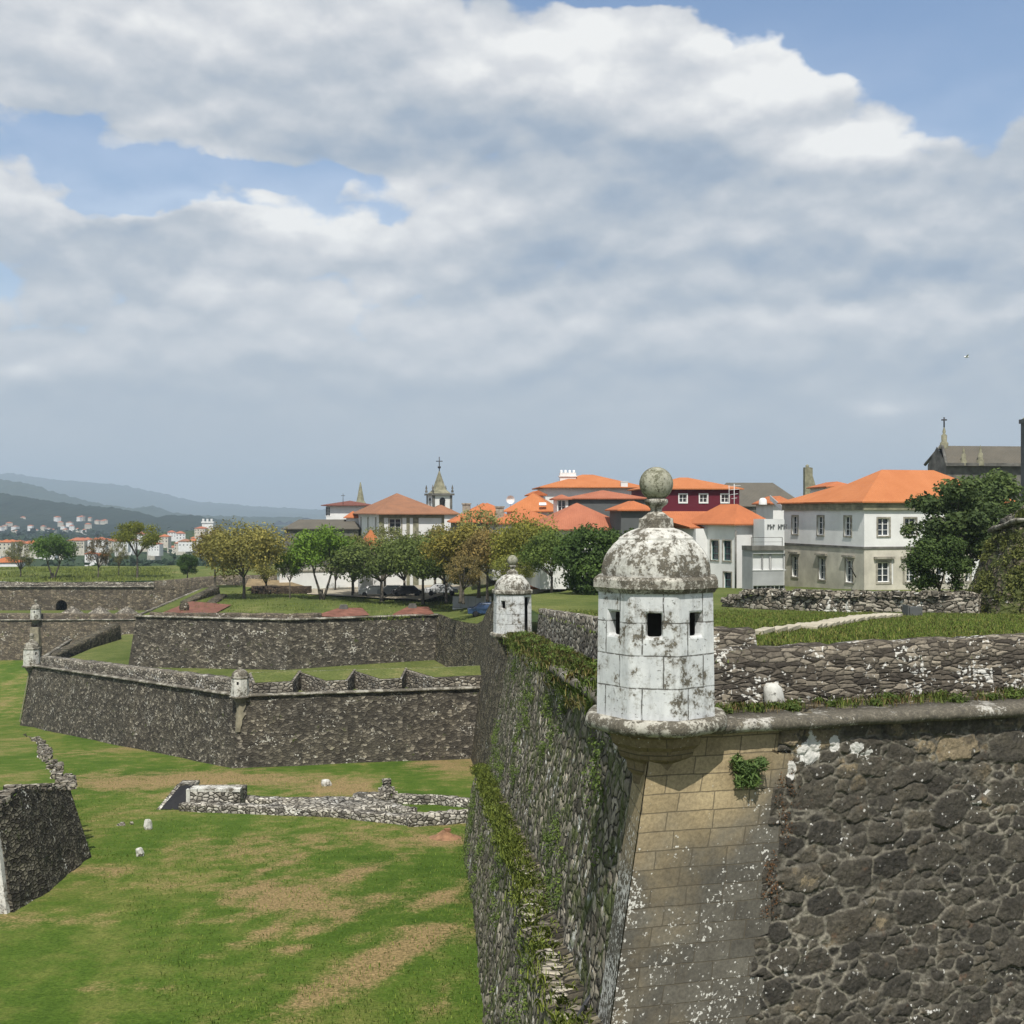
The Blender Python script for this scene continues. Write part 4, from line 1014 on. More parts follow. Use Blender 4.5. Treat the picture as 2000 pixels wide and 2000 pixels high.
# ------------------------------------------------------------------ sentry turrets
def octa(R, k, rot): a = rot + math.radians(45 * k + 22.5); return (R * math.sin(a), -R * math.cos(a))
def turret(label, loc, rot_deg, sc=1.0, windows=(0,), door=None, ring_front=True, mats=None, group='whitewashed sentry turrets on the bastion corners', detail=True, corbel_h=1.0):
    mats = mats or dict(wall=M['turret_wall'], dome=M['turret_dome'], cor=M['turret_cornice'], ring=M['turret_ring'], fin=M['finial'], corbel=M['corbel'])
    t = thing('sentry_turret', label, 'sentry turret', loc, 0, group)
    rot = math.radians(rot_deg)
    s = sc
    Rb, Rt, H = 1.035 * s, 1.005 * s, 2.06 * s
    m = MB()
    for k in range(8):
        a0 = octa(1, k - 1, rot); a1 = octa(1, k, rot)
        for (rb, rt, inner) in ((Rb, Rt, False), (Rb - 0.16 * s, Rt - 0.16 * s, True)):
            p0 = Vector((a0[0] * rb, a0[1] * rb, 0)); p1 = Vector((a1[0] * rb, a1[1] * rb, 0)); q0 = Vector((a0[0] * rt, a0[1] * rt, H)); q1 = Vector((a1[0] * rt, a1[1] * rt, H))
            if k in windows: hu0, hu1, hv0, hv1 = (0.33, 0.67, 0.65, 0.835)
            elif k == door: hu0, hu1, hv0, hv1 = (0.15, 0.85, 0.02, 0.92)
            else: hu0 = None
            def bl(u, v): return p0.lerp(p1, u).lerp(q0.lerp(q1, u), v)
            us = [0, 1] if hu0 is None else [0, hu0, hu1, 1]; vs_ = [0, 1] if hu0 is None else [0, hv0, hv1, 1]
            for i in range(len(us) - 1):
                for j in range(len(vs_) - 1):
                    if hu0 is not None and i == 1 and j == 1: continue
                    q = [bl(us[i], vs_[j]), bl(us[i + 1], vs_[j]), bl(us[i + 1], vs_[j + 1]), bl(us[i], vs_[j + 1])]
                    m.add(q, [(3, 2, 1, 0)] if inner else [(0, 1, 2, 3)], 1 if inner else 0)
            if hu0 is not None and not inner:
                ri = (Rb - 0.16 * s) / Rb
                c4 = [(hu0, hv0), (hu1, hv0), (hu1, hv1), (hu0, hv1)]
                for e in range(4):
                    A, B = bl(*c4[e]), bl(*c4[(e + 1) % 4])
                    Ai = Vector((A.x * ri, A.y * ri, A.z)); Bi = Vector((B.x * ri, B.y * ri, B.z))
                    m.add([A, B, Bi, Ai], [(0, 1, 2, 3)])
    o = m.build('body', [mats['wall'], M['granite_dark']], t, uv=False)  # interior shade put into the colour: inner faces darker so openings look black
    if detail:
        bm = bmesh.new(); bm.from_mesh(o.data); bmesh.ops.remove_doubles(bm, verts=bm.verts, dist=0.002)
        bm.to_mesh(o.data); bm.free()
        bv = o.modifiers.new('bevel', 'BEVEL'); bv.width = 0.035 * s; bv.segments = 2; bv.limit_method = 'ANGLE'; bv.angle_limit = math.radians(30)
    # cylinder style uv so block courses wrap round
    ul = o.data.uv_layers.new(name='UVMap').data
    for p in o.data.polygons:
        ca_ = math.atan2(p.center.x, -p.center.y)
        for li in p.loop_indices:
            c = o.data.vertices[o.data.loops[li].vertex_index].co
            a = math.atan2(c.x, -c.y)
            while a - ca_ > math.pi: a -= 2 * math.pi
            while a - ca_ < -math.pi: a += 2 * math.pi
            ul[li].uv = (a * 1.0, c.z / s)
    m = MB(); m.lathe([(0.0, 0.02), (Rb - 0.1, 0.02)], 8, rot=rot + math.radians(22.5), smooth=False); m.build('floor', mats['corbel'], t)
    r8 = rot + math.radians(22.5)
    # cornice
    m = MB()
    m.lathe([(Rt - 0.17 * s, H - 0.01), (Rt + 0.03 * s, H - 0.03 * s), (Rt + 0.06 * s, H + 0.02 * s), (Rt + 0.09 * s, H + 0.045 * s), (Rt + 0.085 * s, H + 0.175 * s), (Rt + 0.04 * s, H + 0.22 * s), (0.86 * s, H + 0.235 * s)], 8, rot=r8, smooth=False)
    o = m.build('cornice', mats['cor'], t)
    # dome (eight gores)
    prof = [(0.955, 0.225), (0.955, 0.30), (0.945, 0.40), (0.905, 0.53), (0.84, 0.635), (0.755, 0.735), (0.66, 0.815), (0.655, 0.845), (0.56, 0.905), (0.45, 0.96), (0.33, 1.0), (0.30, 1.01)]
    m = MB(); m.lathe([(r * s, H + z * s) for r, z in prof], 8 * (4 if detail else 2), rot=r8, smooth=False)
    # flatten between ribs: pull to octagon
    nk = 8 * (4 if detail else 2)
    for i, v in enumerate(m.v):
        a = math.atan2(v[0], -v[1]) - r8
        seg = math.radians(45); a2 = (a % seg) - seg / 2
        r = math.hypot(v[0], v[1]); f_ = (math.cos(seg / 2) / math.cos(a2)); f_ = 1 + (f_ - 1) * 0.85
        m.v[i] = (v[0] * f_, v[1] * f_, v[2])
    m.build('dome', mats['dome'], t)
    m = MB()
    m.lathe([(0.31 * s, H + 1.005 * s), (0.30 * s, H + 1.160 * s), (0.24 * s, H + 1.180 * s), (0.15 * s, H + 1.250 * s), (0.10 * s, H + 1.280 * s)], 8, rot=r8, smooth=False)
    m.lathe([(0.10 * s, H + 1.280 * s), (0.095 * s, H + 1.320 * s), (0.125 * s, H + 1.360 * s), (0.17 * s, H + 1.390 * s), (0.20 * s, H + 1.430 * s), (0.195 * s, H + 1.480 * s), (0.15 * s, H + 1.500 * s), (0.0, H + 1.500 * s)], 20)
    m.build('pedestal', mats['cor'], t)
    m = MB(); R_ = 0.282 * s
    m.lathe([(R_ * math.sin(math.radians(q)) if q not in (0, 180) else 0.0, H + 1.740 * s - R_ * math.cos(math.radians(q))) for q in range(0, 181, 10)], 28 if detail else 14)
    m.build('stone_ball', mats['fin'], t)
    # base ring and corbel
    m = MB()
    pr = [(0.9, 0.03), (1.16, 0.02), (1.21, -0.02), (1.235, -0.09), (1.215, -0.165), (1.15, -0.215), (1.04, -0.235)]
    m.lathe([(r * s, z * s) for r, z in pr], 8 * (3 if detail else 1), rot=r8, smooth=detail)
    for i, v in enumerate(m.v):
        a = math.atan2(v[0], -v[1]) - r8; seg = math.radians(45); a2 = (a % seg) - seg / 2
        f_ = math.cos(seg / 2) / math.cos(a2); f_ = 1 + (f_ - 1) * 0.7
        m.v[i] = (v[0] * f_, v[1] * f_, v[2])
    m.build('base_ring', mats['ring'], t)
    m = MB()
    ch = corbel_h
    cp = [(0.95, -0.22), (0.84, -0.27 * ch), (0.80, -0.33 * ch), (0.77, -0.46 * ch), (0.68, -0.54 * ch), (0.64, -0.68 * ch), (0.53, -0.76 * ch), (0.50, -0.92 * ch), (0.42, -1.0 * ch), (0.40, -1.16 * ch), (0.0, -1.2 * ch)]
    m.lathe([(r * s, z * s) for r, z in cp], 8, rot=r8, smooth=False)
    o = m.build('corbel', mats['corbel'], t)
    return t
turret('large whitewashed octagonal stone sentry turret with peeling dome and ball in the foreground', (2.40, 19.60, -3.33), -9, 1.0, windows=(0, 1, 7), door=2)
fm = dict(wall=M['turret_wall'], dome=M['turret_dome'], cor=M['turret_cornice'], ring=M['turret_ring'], fin=M['finial'], corbel=M['dark_rubble'])
t2 = turret('middle distance whitewashed turret with a dark doorway, rising over weeds behind the large turret', (0.02, 62.0, -6.35), -32, 1.0, windows=(0,), door=2, mats=fm)
ff = dict(wall=M['whitewash_far'], dome=M['cordon_far'], cor=M['cordon_far'], ring=M['cordon_far'], fin=M['granite'], corbel=M['granite_dark'])
turret('small white turret on the middle corner of the outer lower wall', (-20.8, 90.1, -14.05), -5, 0.66, windows=(0, 7), mats=ff, detail=False)
turret('weathered grey turret at the far left corner of the outer lower wall', (-52.2, 128.0, -16.65), 10, 0.85, windows=(1,), mats=ff, detail=False)
turret('most distant small turret on the back wall at the left, above a tan stone corner', (-78.7, 194.6, -17.7), 5, 0.8, windows=(0,), mats=ff, detail=False)

# ------------------------------------------------------------------ OUTER RAVELIN
rav = thing('outer_bastion_wall', 'long dark lower ravelin wall across the ditch with small turrets on its corners', 'fortress wall', (-20.7, 90, -20))
m = MB(); top = [(-60, 160, -17.5), R4, R3, RR]
batter_wall(m, top, [-26, -24.2, -20.6, -21.4], 0.17, 1, 1.5, 1.0, rough=0.12)
m.f = [f for f in m.f]
local(rav, fixn(m.build('rubble_face', M['far_wall'], rav)))
cprof = [(-0.25, 0.12), (0.10, 0.12), (0.22, 0.06), (0.25, 0.0), (0.22, -0.06), (0.10, -0.11), (-0.25, -0.11)]
m = MB(); sweep(m, [(p[0], p[1], p[2] + 0.1) for p in top], cprof, 1, 0, True, res=1.2, rough=0.02)
local(rav, fixn(m.build('cordon', M['cordon_far'], rav)))
# thick parapet on the left face
po = miter_offsets([R4, R3, RR], 1)
def inoff(p, o_, d, dz=0.0): return (p[0] - o_.x * d, p[1] - o_.y * d, p[2] + dz)
a_, b_ = inoff(R4, po[0], 0.5, 0.1), inoff(R3, po[1], 0.5, 0.1)
dirl = (Vector(b_) - Vector(a_)).normalized()
parapet(rav, [tuple(Vector(a_) + dirl * 1.4), tuple(Vector(b_) - dirl * 1.0)], 1.3, [0.95, 1.0], M['rubble_light'], 'parapet', res=0.8, rough=0.08)
# dressed tan stones at the two corners
for (pa, pb, pc_, wd, hgt_m) in ((R4, R3, RR, .5, 2.4), ((-60, 160, -17.5), R4, R3, .35, 5.8)):
    o3 = miter_offsets([pa, pb, pc_], 1)[1]; d1 = (Vector(pa) - Vector(pb)).normalized(); d2 = (Vector(pc_) - Vector(pb)).normalized(); vs = []
    for j in range(9):
        h = .15 + hgt_m * j / 8; ww = wd * (1 - .45 * abs(j / 8 - .2)) * rnd.uniform(.55, 1.15); b0 = Vector((pb[0] + o3.x * (h * .17 + .13), pb[1] + o3.y * (h * .17 + .13), pb[2] - h))
        vs += [b0 + Vector((d1.x, d1.y, 0)) * ww, b0, b0 + Vector((d2.x, d2.y, 0)) * ww]
    m = MB(); m.add(vs, [(j * 3 + i, j * 3 + i + 1, j * 3 + i + 4, j * 3 + i + 3) for j in range(8) for i in range(2)], 0)
    local(rav, fixn(m.build('dressed_corner', M['tan_quoin'], rav)))
# merlons on the right face with embrasures between them
rd = Vector((RR[0] - R3[0], RR[1] - R3[1], 0)); rl = rd.length; ru = rd / rl; rn = Vector((ru.y, -ru.x, 0))
def onr(px):
    """distance along the right face under image column px"""
    k = (px - 1000) / F
    return (k * R3[1] - R3[0]) / (ru.x - k * ru.y)
def merlon(px0, px1, in0, in1, h=0.82, dep=4.6):
    """px0..px1 outer front edge, in0/in1: offsets of the inner back edge (metres) from each front end"""
    s0, s1 = onr(px0), onr(px1)
    zb = R3[2] + (RR[2] - R3[2]) * s0 / rl + 0.1
    B = Vector((R3[0], R3[1], 0)) - rn * 0.55
    pts = [B + ru * s0, B + ru * s1, B - rn * dep + ru * (s1 + in1), B - rn * dep + ru * (s0 + in0)]
    m = MB(); vs = [(p.x, p.y, zb - 0.4) for p in pts] + [(p.x, p.y, zb + h) for p in pts[:2]] + [(p.x, p.y, zb + h + 0.25) for p in pts[2:]]
    m.add(vs, [(0, 1, 5, 4), (1, 2, 6, 5), (2, 3, 7, 6), (3, 0, 4, 7)], 0)
    # grass top a little inside the stone edge
    c = sum(pts, Vector()) / 4
    tv = []
    for i, p in enumerate(pts):
        q = p.lerp(c, 0.0); tv.append((q.x, q.y, zb + h + (0.25 if i > 1 else 0)))
    ins = [(Vector(v) * 0.90 + Vector((c.x, c.y, zb + h + 0.12)) * 0.10) for v in tv]
    m.add(tv + [tuple(v) for v in ins], [(0, 1, 5, 4), (1, 2, 6, 5), (2, 3, 7, 6), (3, 0, 4, 7)], 0)
    mm = MB(); mm.add([(v[0], v[1], v[2] + 0.03) for v in ins], [(0, 1, 2, 3)])
    o = local(rav, m.build('merlon', M['rubble_light'], rav)); g = mm.build('grass_top', M['lawn_far'], o); local(rav, g)
merlon(496, 574, 0.2, 1.4)
merlon(638, 682, -1.5, 1.6)
merlon(746, 788, -1.5, 1.6)
merlon(848, 990, -1.5, 0)

# ------------------------------------------------------------------ INNER BASTION (upper, behind the ravelin)
ib = thing('inner_bastion_wall', 'tall upper bastion wall behind the ravelin, with a dark cordon line and lawn on top', 'fortress wall', (-23.7, 124, -18))
I0 = (-47.0, 178, -11.75); I1 = (-41.5, 130, -11.6); I2 = (-23.7, 124, -11.45); I3 = (-8.45, 133.5, -11.75); I4 = (-3.4, 112.0, -10.9); I5 = (2.5, 80, -8.2)
m = MB(); top = [I0, I1, I2, I3]
batter_wall(m, top, [-25, -19.5, -19, -19.5], 0.14, 1, 1.5, 1.0, rough=0.12)
local(ib, fixn(m.build('rubble_face', M['far_wall'], ib)))
fl = [Vector((-8.6, 134.8)), Vector((-3.0, 112.5)), Vector((1.2, 62.5))]; flp = [I3]
for i in range(2):
    for k in range(8):
        q = fl[i].lerp(fl[i + 1], (k + .5) / 8); flp.append((q.x, q.y, town_z(q.x, q.y) + 0.03))
m = MB(); batter_wall(m, flp, [-20] * len(flp), 0.14, 1, 1.5, 1.0, rough=0.0)
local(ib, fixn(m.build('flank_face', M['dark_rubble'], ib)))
m = MB(); sweep(m, [(p[0], p[1], p[2] + 0.1) for p in top], cprof, 1, 0, True, res=1.2, rough=0.02)
local(ib, fixn(m.build('cordon', M['cordon_far'], ib)))
io = miter_offsets(top, 1)
pp_ = [inoff(top[i], io[i], 0.6, 0.1) for i in (1, 2, 3)]
parapet(ib, [tuple(Vector(pp_[0]).lerp(Vector(pp_[1]), 0.05)), pp_[1], tuple(Vector(pp_[1]).lerp(Vector(pp_[2]), 0.22))], 0.6, [0.35, 0.55, 0.5], M['far_wall_warm'], 'parapet', res=0.9, rough=0.1)

# back wall at the left with its turret, and the higher wall with the archway
bw = thing('outer_back_wall', 'plain grey wall at far left with small triangular embrasures along its top', 'fortress wall', (-78, 195, -24.5))
m = MB(); top2 = [(-140, 197, -17.9), (-78.9, 195, -17.9), (-45, 195.5, -17.8)]
batter_wall(m, top2, [-26, -26, -26], 0.12, 1, 3, 1.5, rough=0.12)
local(bw, fixn(m.build('rubble_face', M['far_wall_warm'], bw)))
m = MB(); sweep(m, top2, cprof, 1, 0, True, res=2, rough=0.02); local(bw, fixn(m.build('cordon', M['cordon_far'], bw)))
parapet(bw, [(-139, 196.0, -17.8), (-79, 194.2 + 1.4, -17.8), (-62, 196.3, -17.8)], 1.2, [0.9, 0.9, 0.8], M['far_wall_warm'], 'parapet', res=1.5, rough=0.08)
m = MB(); m.add([P(60, 1225, 194.3), P(76, 1225, 194.3), P(77, 1262, 193.5), P(72, 1290, 193.0), P(63, 1290, 193.0), P(58, 1262, 193.5)], [(0, 5, 4, 3, 2, 1)])
m.v = [(v[0], v[1] - 0.25, v[2]) for v in m.v]
vsb = [(v[0], v[1] + 1.2, v[2]) for v in m.v[:6]]
m.add(m.v[:6] + vsb, [(i, (i + 1) % 6, 6 + (i + 1) % 6, 6 + i) for i in range(6)])
local(bw, fixn(m.build('dressed_corner', M['tan_quoin'], bw)))
for px in (128, 182, 236):
    x = PX(px, 197)
    m = MB(); m.add([(x - 2.2, 196.9, -17.8), (x + 2.6, 196.9, -17.8), (x + 0.2, 199.5, -15.9), (x - 2.0, 199.8, -17.8), (x + 2.6, 201, -17.8)], [(0, 1, 2), (0, 2, 3), (1, 4, 2), (2, 4, 3)])
    local(bw, fixn(m.build('merlon', M['rubble_light'], bw)))
# sloping lawn between both back walls
sheet('rampart_lawn', [(-142, 198), (-46, 196.5), (-44, 214.8), (-142, 214.8)], lambda x, y: -17.6 - 0.02 * (y - 198) , 4, M['lawn_far'], jit=1)
hw = thing('upper_back_wall', 'upper grey wall at far left pierced by a dark round archway', 'fortress wall', (-78, 216, -18))
hz = -13.75
ax0, ax1 = PX(109, 215), PX(131, 215); axc = (ax0 + ax1) / 2; ar = (ax1 - ax0) / 2; az0, azs = -19.0, PZ(1183, 215)
m = MB()
m.obox((-142, 215, -20), (1, 0, 0), (0, 0, 1), (0, 1, 0), ax0 + 142, hz + 20, 1.6)
m.obox((ax1, 215, -20), (1, 0, 0), (0, 0, 1), (0, 1, 0), -56 - ax1, hz + 20, 1.6)
# spandrel with a round head
nseg = 12; arcp = [(axc - ar * math.cos(math.pi * i / nseg), azs + ar * math.sin(math.pi * i / nseg)) for i in range(nseg + 1)]
for i in range(nseg):
    (xa, za), (xb, zb_) = arcp[i], arcp[i + 1]
    m.add([(xa, 215, za), (xb, 215, zb_), (xb, 215, hz), (xa, 215, hz)], [(0, 1, 2, 3)])
    m.add([(xa, 215, za), (xa, 216.6, za), (xb, 216.6, zb_), (xb, 215, zb_)], [(0, 1, 2, 3)])
local(hw, m.build('rubble_face', M['far_wall_warm'], hw))
m = MB(); batter_wall(m, [(-56, 215, hz), (-50, 190, -12.5)], [-19, -19], 0.1, 1, 2, 1.5, rough=0.1)
local(hw, fixn(m.build('return_face', M['far_wall'], hw)))
m = MB(); m.obox((ax0 - .6, 219.5, -20), (1, 0, 0), (0, 0, 1), (0, 1, 0), 3.4, 5.5, 0.3); m.obox((ax0 - .3, 216.6, -20), (1, 0, 0), (0, 0, 1), (0, 1, 0), .3, 5.5, 3); m.obox((ax1, 216.6, -20), (1, 0, 0), (0, 0, 1), (0, 1, 0), .3, 5.5, 3)
m.obox((ax0 - .3, 216.6, azs + ar), (1, 0, 0), (0, 1, 0), (0, 0, 1), 3, 3, 0.3)
local(hw, m.build('passage', M['dark_rubble'], hw))
m = MB(); sweep(m, [(-142, 214.9, hz + 0.1), (-56, 214.9, hz + 0.1), (-49.8, 190, -12.4)], cprof, 1, 0, True, res=2, rough=0.02); local(hw, fixn(m.build('cordon', M['cordon_far'], hw)))
parapet(hw, [(-142, 215.6, hz + .1), (-57, 215.6, hz + .1)], 1.0, [0.7, 0.75], M['rubble_light'], 'parapet', res=2.5, rough=0.35)
# inner retaining wall behind the lawn
iw = thing('retaining_wall', 'low grey retaining wall behind the lawn under the left tree group', 'wall', (-45, 182, -12))
parapet(iw, [P(300, 1148, 196)[:], (-46, 186, -11.9), (-36.5, 183.0, -11.9)], 0.8, [1.1, 1.9, 2.1], M['far_wall_warm'], 'masonry', res=1.2, rough=0.1)
# ------------------------------------------------------------------ left block and bank edge in the moat
blk = thing('battered_wall', 'dark battered rubble wall end standing in the ditch at the lower left', 'wall', (-19.5, 48, -15.5))
topL = [(-26.5, 42.6, -11.9), (-19.2, 43.9, -11.25), (-19.35, 46.2, -10.9), (-19.75, 50.0, -11.75), (-19.95, 53.2, -12.55), (-21.5, 54.2, -12.9)]
m = MB(); batter_wall(m, topL, [-15.6, -15.6, -15.8, -16.1, -16.3, -16.5], 0.26, 1, 0.25, 0.25, rough=0.09)
local(blk, fixn(m.build('rubble_face', M['stub_stone'], blk)))
m = MB(); 
for i in range(1, 46):
    t = i / 46; k = t * 3; a, b = Vector(topL[1 + int(k)]), Vector(topL[min(4, 2 + int(k))]); p = a.lerp(b, k - int(k))
    m.box((p.x - 0.25 + rnd.uniform(-.1, .1), p.y, p.z + rnd.uniform(-0.02, 0.12)), (rnd.uniform(.3, .6), rnd.uniform(.2, .35), rnd.uniform(.12, .28)), rnd.uniform(-.4, .4))
local(blk, m.build('coping_stones', M['rubble_light'], blk))
m = MB(); m.add([(-19.15, 43.55, -11.3), (-20.6, 43.35, -11.4), (-20.6, 42.35, -15.8), (-18.15, 42.7, -15.8)], [(0, 1, 2, 3)])
m.add([(-19.15, 43.55, -11.3), (-18.15, 42.7, -15.8), (-18.13, 43.0, -15.8), (-19.15, 43.85, -11.3)], [(0, 1, 2, 3)])
local(blk, fixn(m.build('lit_end_strip', M['whitewash_far'], blk)))  # sunlight on the end face put into the colour as a pale strip
edge = thing('retaining_wall', 'broken curving line of low stones holding the grass bank behind the dark wall end', 'wall', (-35, 88, -19))
pth = [(-20.2, 53.6), (-26, 67), (-31.5, 79), (-35, 88), (-42, 104), (-51.5, 123)]
m = MB(); top = [(x, y, bank_z(x, y) + 0.12) for x, y in pth]
batter_wall(m, top, [min(moat_z(x, y), bank_z(x, y)) - 0.4 for x, y in pth], 0.25, -1, 0.5, 0.4, rough=0.35)
m.f = list(m.f)
local(edge, fixn(m.build('stone_face', M['dark_rubble'], edge)))
m = MB()
for i in range(120):
    t = rnd.random() * 4.2; a, b = Vector(top[int(t)]), Vector(top[min(int(t) + 1, 5)]); p = a.lerp(b, t - int(t)); s_ = rnd.uniform(.15, .38)
    m.box((p.x + rnd.uniform(-.3, .5), p.y, p.z + rnd.uniform(-.15, .12)), (s_ * 1.3, s_, s_ * .8), rnd.uniform(0, 3), taper=0.8)
local(edge, m.build('edge_stones', M['rubble_light'], edge))

# ------------------------------------------------------------------ ruined drain and foundations in the moat
def G(px, py):
    x, y = groundpt(px, py); return (x, y, moat_z(x, y))
ruin = thing('ruined_foundation', 'pale ruined stone foundation with a dark square opening in the ditch lawn', 'ruin', G(600, 1585))
M['ruin_stone'] = masonry('ruin_stone', (0.3, 0.2), [(0.0, (0.10, 0.096, 0.085)), (0.4, (0.25, 0.24, 0.215)), (0.75, (0.42, 0.41, 0.375)), (1.0, (0.6, 0.59, 0.55))], mortar=(0.06, 0.055, 0.045), mw=0.1, lichen=0.5, lsize=4, bump=0.08, seed=7.9)
def lowwall(pts, th, h, mat, name='rubble_course', rough=0.09):
    p3 = []
    for (a, b) in pts: p3.append(G(a, b))
    if p3[0][0] > p3[-1][0]: p3.reverse()
    o = parapet(ruin, p3, th, [h] * len(p3), mat, name, res=0.3, rough=rough); return o
lowwall([(350, 1583), (520, 1593), (650, 1600), (795, 1614)], 0.7, 0.42, M['ruin_stone'])
lowwall([(800, 1617), (860, 1613), (925, 1606), (1000, 1600)], 0.6, 0.62, M['ruin_stone'])
lowwall([(470, 1574), (560, 1577), (700, 1577), (790, 1600)], 0.8, 0.42, M['ruin_stone'])
lowwall([(520, 1582), (640, 1588), (760, 1590)], 2.2, 0.2, M['ruin_stone'], 'fallen_stones', 0.16)
lowwall([(690, 1573), (760, 1572)], 0.7, 0.6, M['ruin_stone'])
lowwall([(770, 1571), (850, 1572), (930, 1582), (1000, 1590)], 0.5, 0.5, M['ruin_stone'])
# culvert housing with a dark sheet for its shaded opening
gx0, gy0, gz0 = G(305, 1580); gx1, gy1, gz1 = G(368, 1581); gx2, gy2, gz2 = G(470, 1580)
hh = PZ(1536, gy1 + 1.5) - gz1
m = MB()
# sloping cheek left and front wall right of the opening
m.add([(gx0, gy0, gz0), (gx0 + 0.22, gy0, gz0), (gx0 + 1.05, gy0 + 1.5, gz0 + 1.15), (gx0 + 0.8, gy0 + 1.5, gz0 + 1.15)], [(0, 1, 2, 3)])
m.obox((gx1, gy1, gz1 - .3), (1, 0.03, 0), (0, 0, 1), (0, 1, 0), gx2 - gx1, 1.35, 1.8)
m.obox((gx0 + 0.9, gy0 + 1.4, gz0 + 1.0), (1, 0.02, 0), (0, 0, 1), (0, 1, 0), gx1 - gx0 - 0.9, 0.2, 0.9)
local(ruin, fixn(m.build('culvert_walls', M['ruin_stone'], ruin)))
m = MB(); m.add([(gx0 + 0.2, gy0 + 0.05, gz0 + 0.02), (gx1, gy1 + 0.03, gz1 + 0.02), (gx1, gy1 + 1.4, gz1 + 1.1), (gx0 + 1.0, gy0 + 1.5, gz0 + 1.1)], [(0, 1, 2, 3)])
local(ruin, fixn(m.build('culvert_shade_sheet', M['dark'], ruin)))  # solid dark sheet painted in for the shade inside the culvert
m = MB()
for i in range(6):
    m.box((gx1 + (i + .5) * (gx2 - gx1) / 6, gy1 + 0.5, gz1 + 1.12), ((gx2 - gx1) / 6.2, 0.9, 0.16), rnd.uniform(-.04, .04))
m.obox((gx1 - 0.12, gy1 - 0.05, gz1), (1, 0, 0), (0.0, 0.0, 1), (0, 1, 0), 0.22, 1.2, 0.3)
local(ruin, m.build('coping_slabs', M['whitewash_far'], ruin))
# cairn of piled stones
cx_, cy_, cz_ = G(755, 1568)
m = MB()
for i in range(70):
    h = rnd.random() ** 1.3; r = 0.75 * (1 - h) + 0.12; a = rnd.uniform(0, 6.28); q = r * math.sqrt(rnd.random()); s_ = rnd.uniform(.16, .34)
    m.box((cx_ + q * math.cos(a), cy_ + q * math.sin(a), cz_ + 1.15 * h + .08), (s_ * 1.4, s_, s_ * .8), rnd.uniform(0, 3), taper=0.75)
m.box((cx_, cy_, cz_ + 1.32), (0.5, 0.42, 0.2), 0.3)
tag_mesh(m.build('stone_cairn', M['ruin_stone']), 'conical pile of pale stones rising behind the ruined foundation', 'stone pile')
for (px, py, w_, h_, lab, nm) in [(637, 1536, .62, .42, 'pale square block lying on the grass behind the ruined foundation', 'stone_block'),
                        (289, 1622, .34, .55, 'upright pale marker stone, nearer the ruin of the two in the ditch lawn', 'marker_stone'),
                        (272, 1672, .36, .42, 'squat white marker stone standing lowest in the ditch lawn', 'marker_stone')]:
    x, y, z = G(px, py); m = MB(); m.lathe([(0, 0), (w_ * .52, 0), (w_ * .55, h_ * .4), (w_ * .46, h_ * .85), (w_ * .3, h_), (0, h_ * 1.03)], 7, (x, y, z - .02), smooth=False)
    m.v = [tuple(Vector(v_) + Vector(mnoise.noise_vector(Vector(v_) * 3)) * .09) for v_ in m.v]
    tag_mesh(m.build(nm, M['whitewash_far']), lab, 'stone')
x, y, z = G(240, 1612); m = MB()
for i in range(5): m.box((x + rnd.uniform(-.3, .4), y + rnd.uniform(-.3, .3), z + .05), (rnd.uniform(.15, .35), .2, .12), rnd.uniform(0, 3), taper=.7)
tag_mesh(m.build('stone_scatter', M['rubble_light']), 'few small grey stones half sunk in the grass left of the marker stone', 'stones')
x, y, z = G(868, 1636); m = MB(); m.lathe([(0.0, .42), (.15, .38), (.5, .12), (.85, 0.0), (1.0, -.1)], 12, (x, y, z)); m.box((x + .15, y, z + .42), (.3, .2, .14), .4)
tag_mesh(m.build('earth_mound', plain('earth', (0.27, 0.15, 0.085), var=.3, scale=3)), 'small brown earth mound on the ditch lawn beside the near wall', 'mound')

# ------------------------------------------------------------------ terrace details
def T(px, D): x = PX(px, D); return (x, D, town_z(x, D))
# broken path of slabs across the terrace grass
pth = [(1478, 31.0), (1530, 33.0), (1570, 35.5), (1620, 40.0), (1680, 46.0), (1745, 51.5)]
m = MB(); pp = [Vector(T(*p)) for p in pth]
for i in range(len(pp) - 1):
    a, b = pp[i], pp[i + 1]; d = (b - a); L = d.length; n_ = max(1, int(L / 1.0)); rz = math.atan2(d.y, d.x)
    for k in range(n_):
        if i == 1 and k == 1: continue
        p = a.lerp(b, (k + .5) / n_); wd = 0.35 if i < 2 else 0.75
        m.box((p.x, p.y, town_z(p.x, p.y) + .10), (L / n_ * .97, wd * rnd.uniform(.8, 1.15), .10), rz + rnd.uniform(-.05, .05))
m.build('path', plain('slab', (0.42, 0.38, 0.29), var=.2, scale=2))['kind'] = 'structure'
rw = thing('dry_stone_wall', 'low tumbled dry stone wall in front of the white town hall', 'wall', T(1650, 60))
pth = [T(1412, 68), T(1480, 65), T(1600, 62), T(1750, 60), T(1910, 58)]
parapet(rw, pth, 0.7, [0.15, 0.85, 0.95, 1.05, 1.0], M['rubble_light'], 'masonry', res=0.3, rough=0.12)
m = MB()
for i in range(170):
    t = rnd.random() * 3.99; a, b = Vector(pth[int(t)]), Vector(pth[int(t) + 1]); p = a.lerp(b, t - int(t)); s_ = rnd.uniform(.16, .4)
    m.box((p.x, p.y + rnd.uniform(0, .5), p.z + min(1, t + .2) * 0.9 + rnd.uniform(-.1, .16)), (s_ * 1.4, s_, s_ * .7), rnd.uniform(0, 3), taper=.8)
local(rw, m.build('top_stones', M['rubble_light'], rw))
x, y, z = T(1785, 54); m = MB(); m.box((x, y, z + .22), (.62, .4, .42), .2); m.box((x - .36, y + .05, z + .26), (.06, .5, .5), .2)
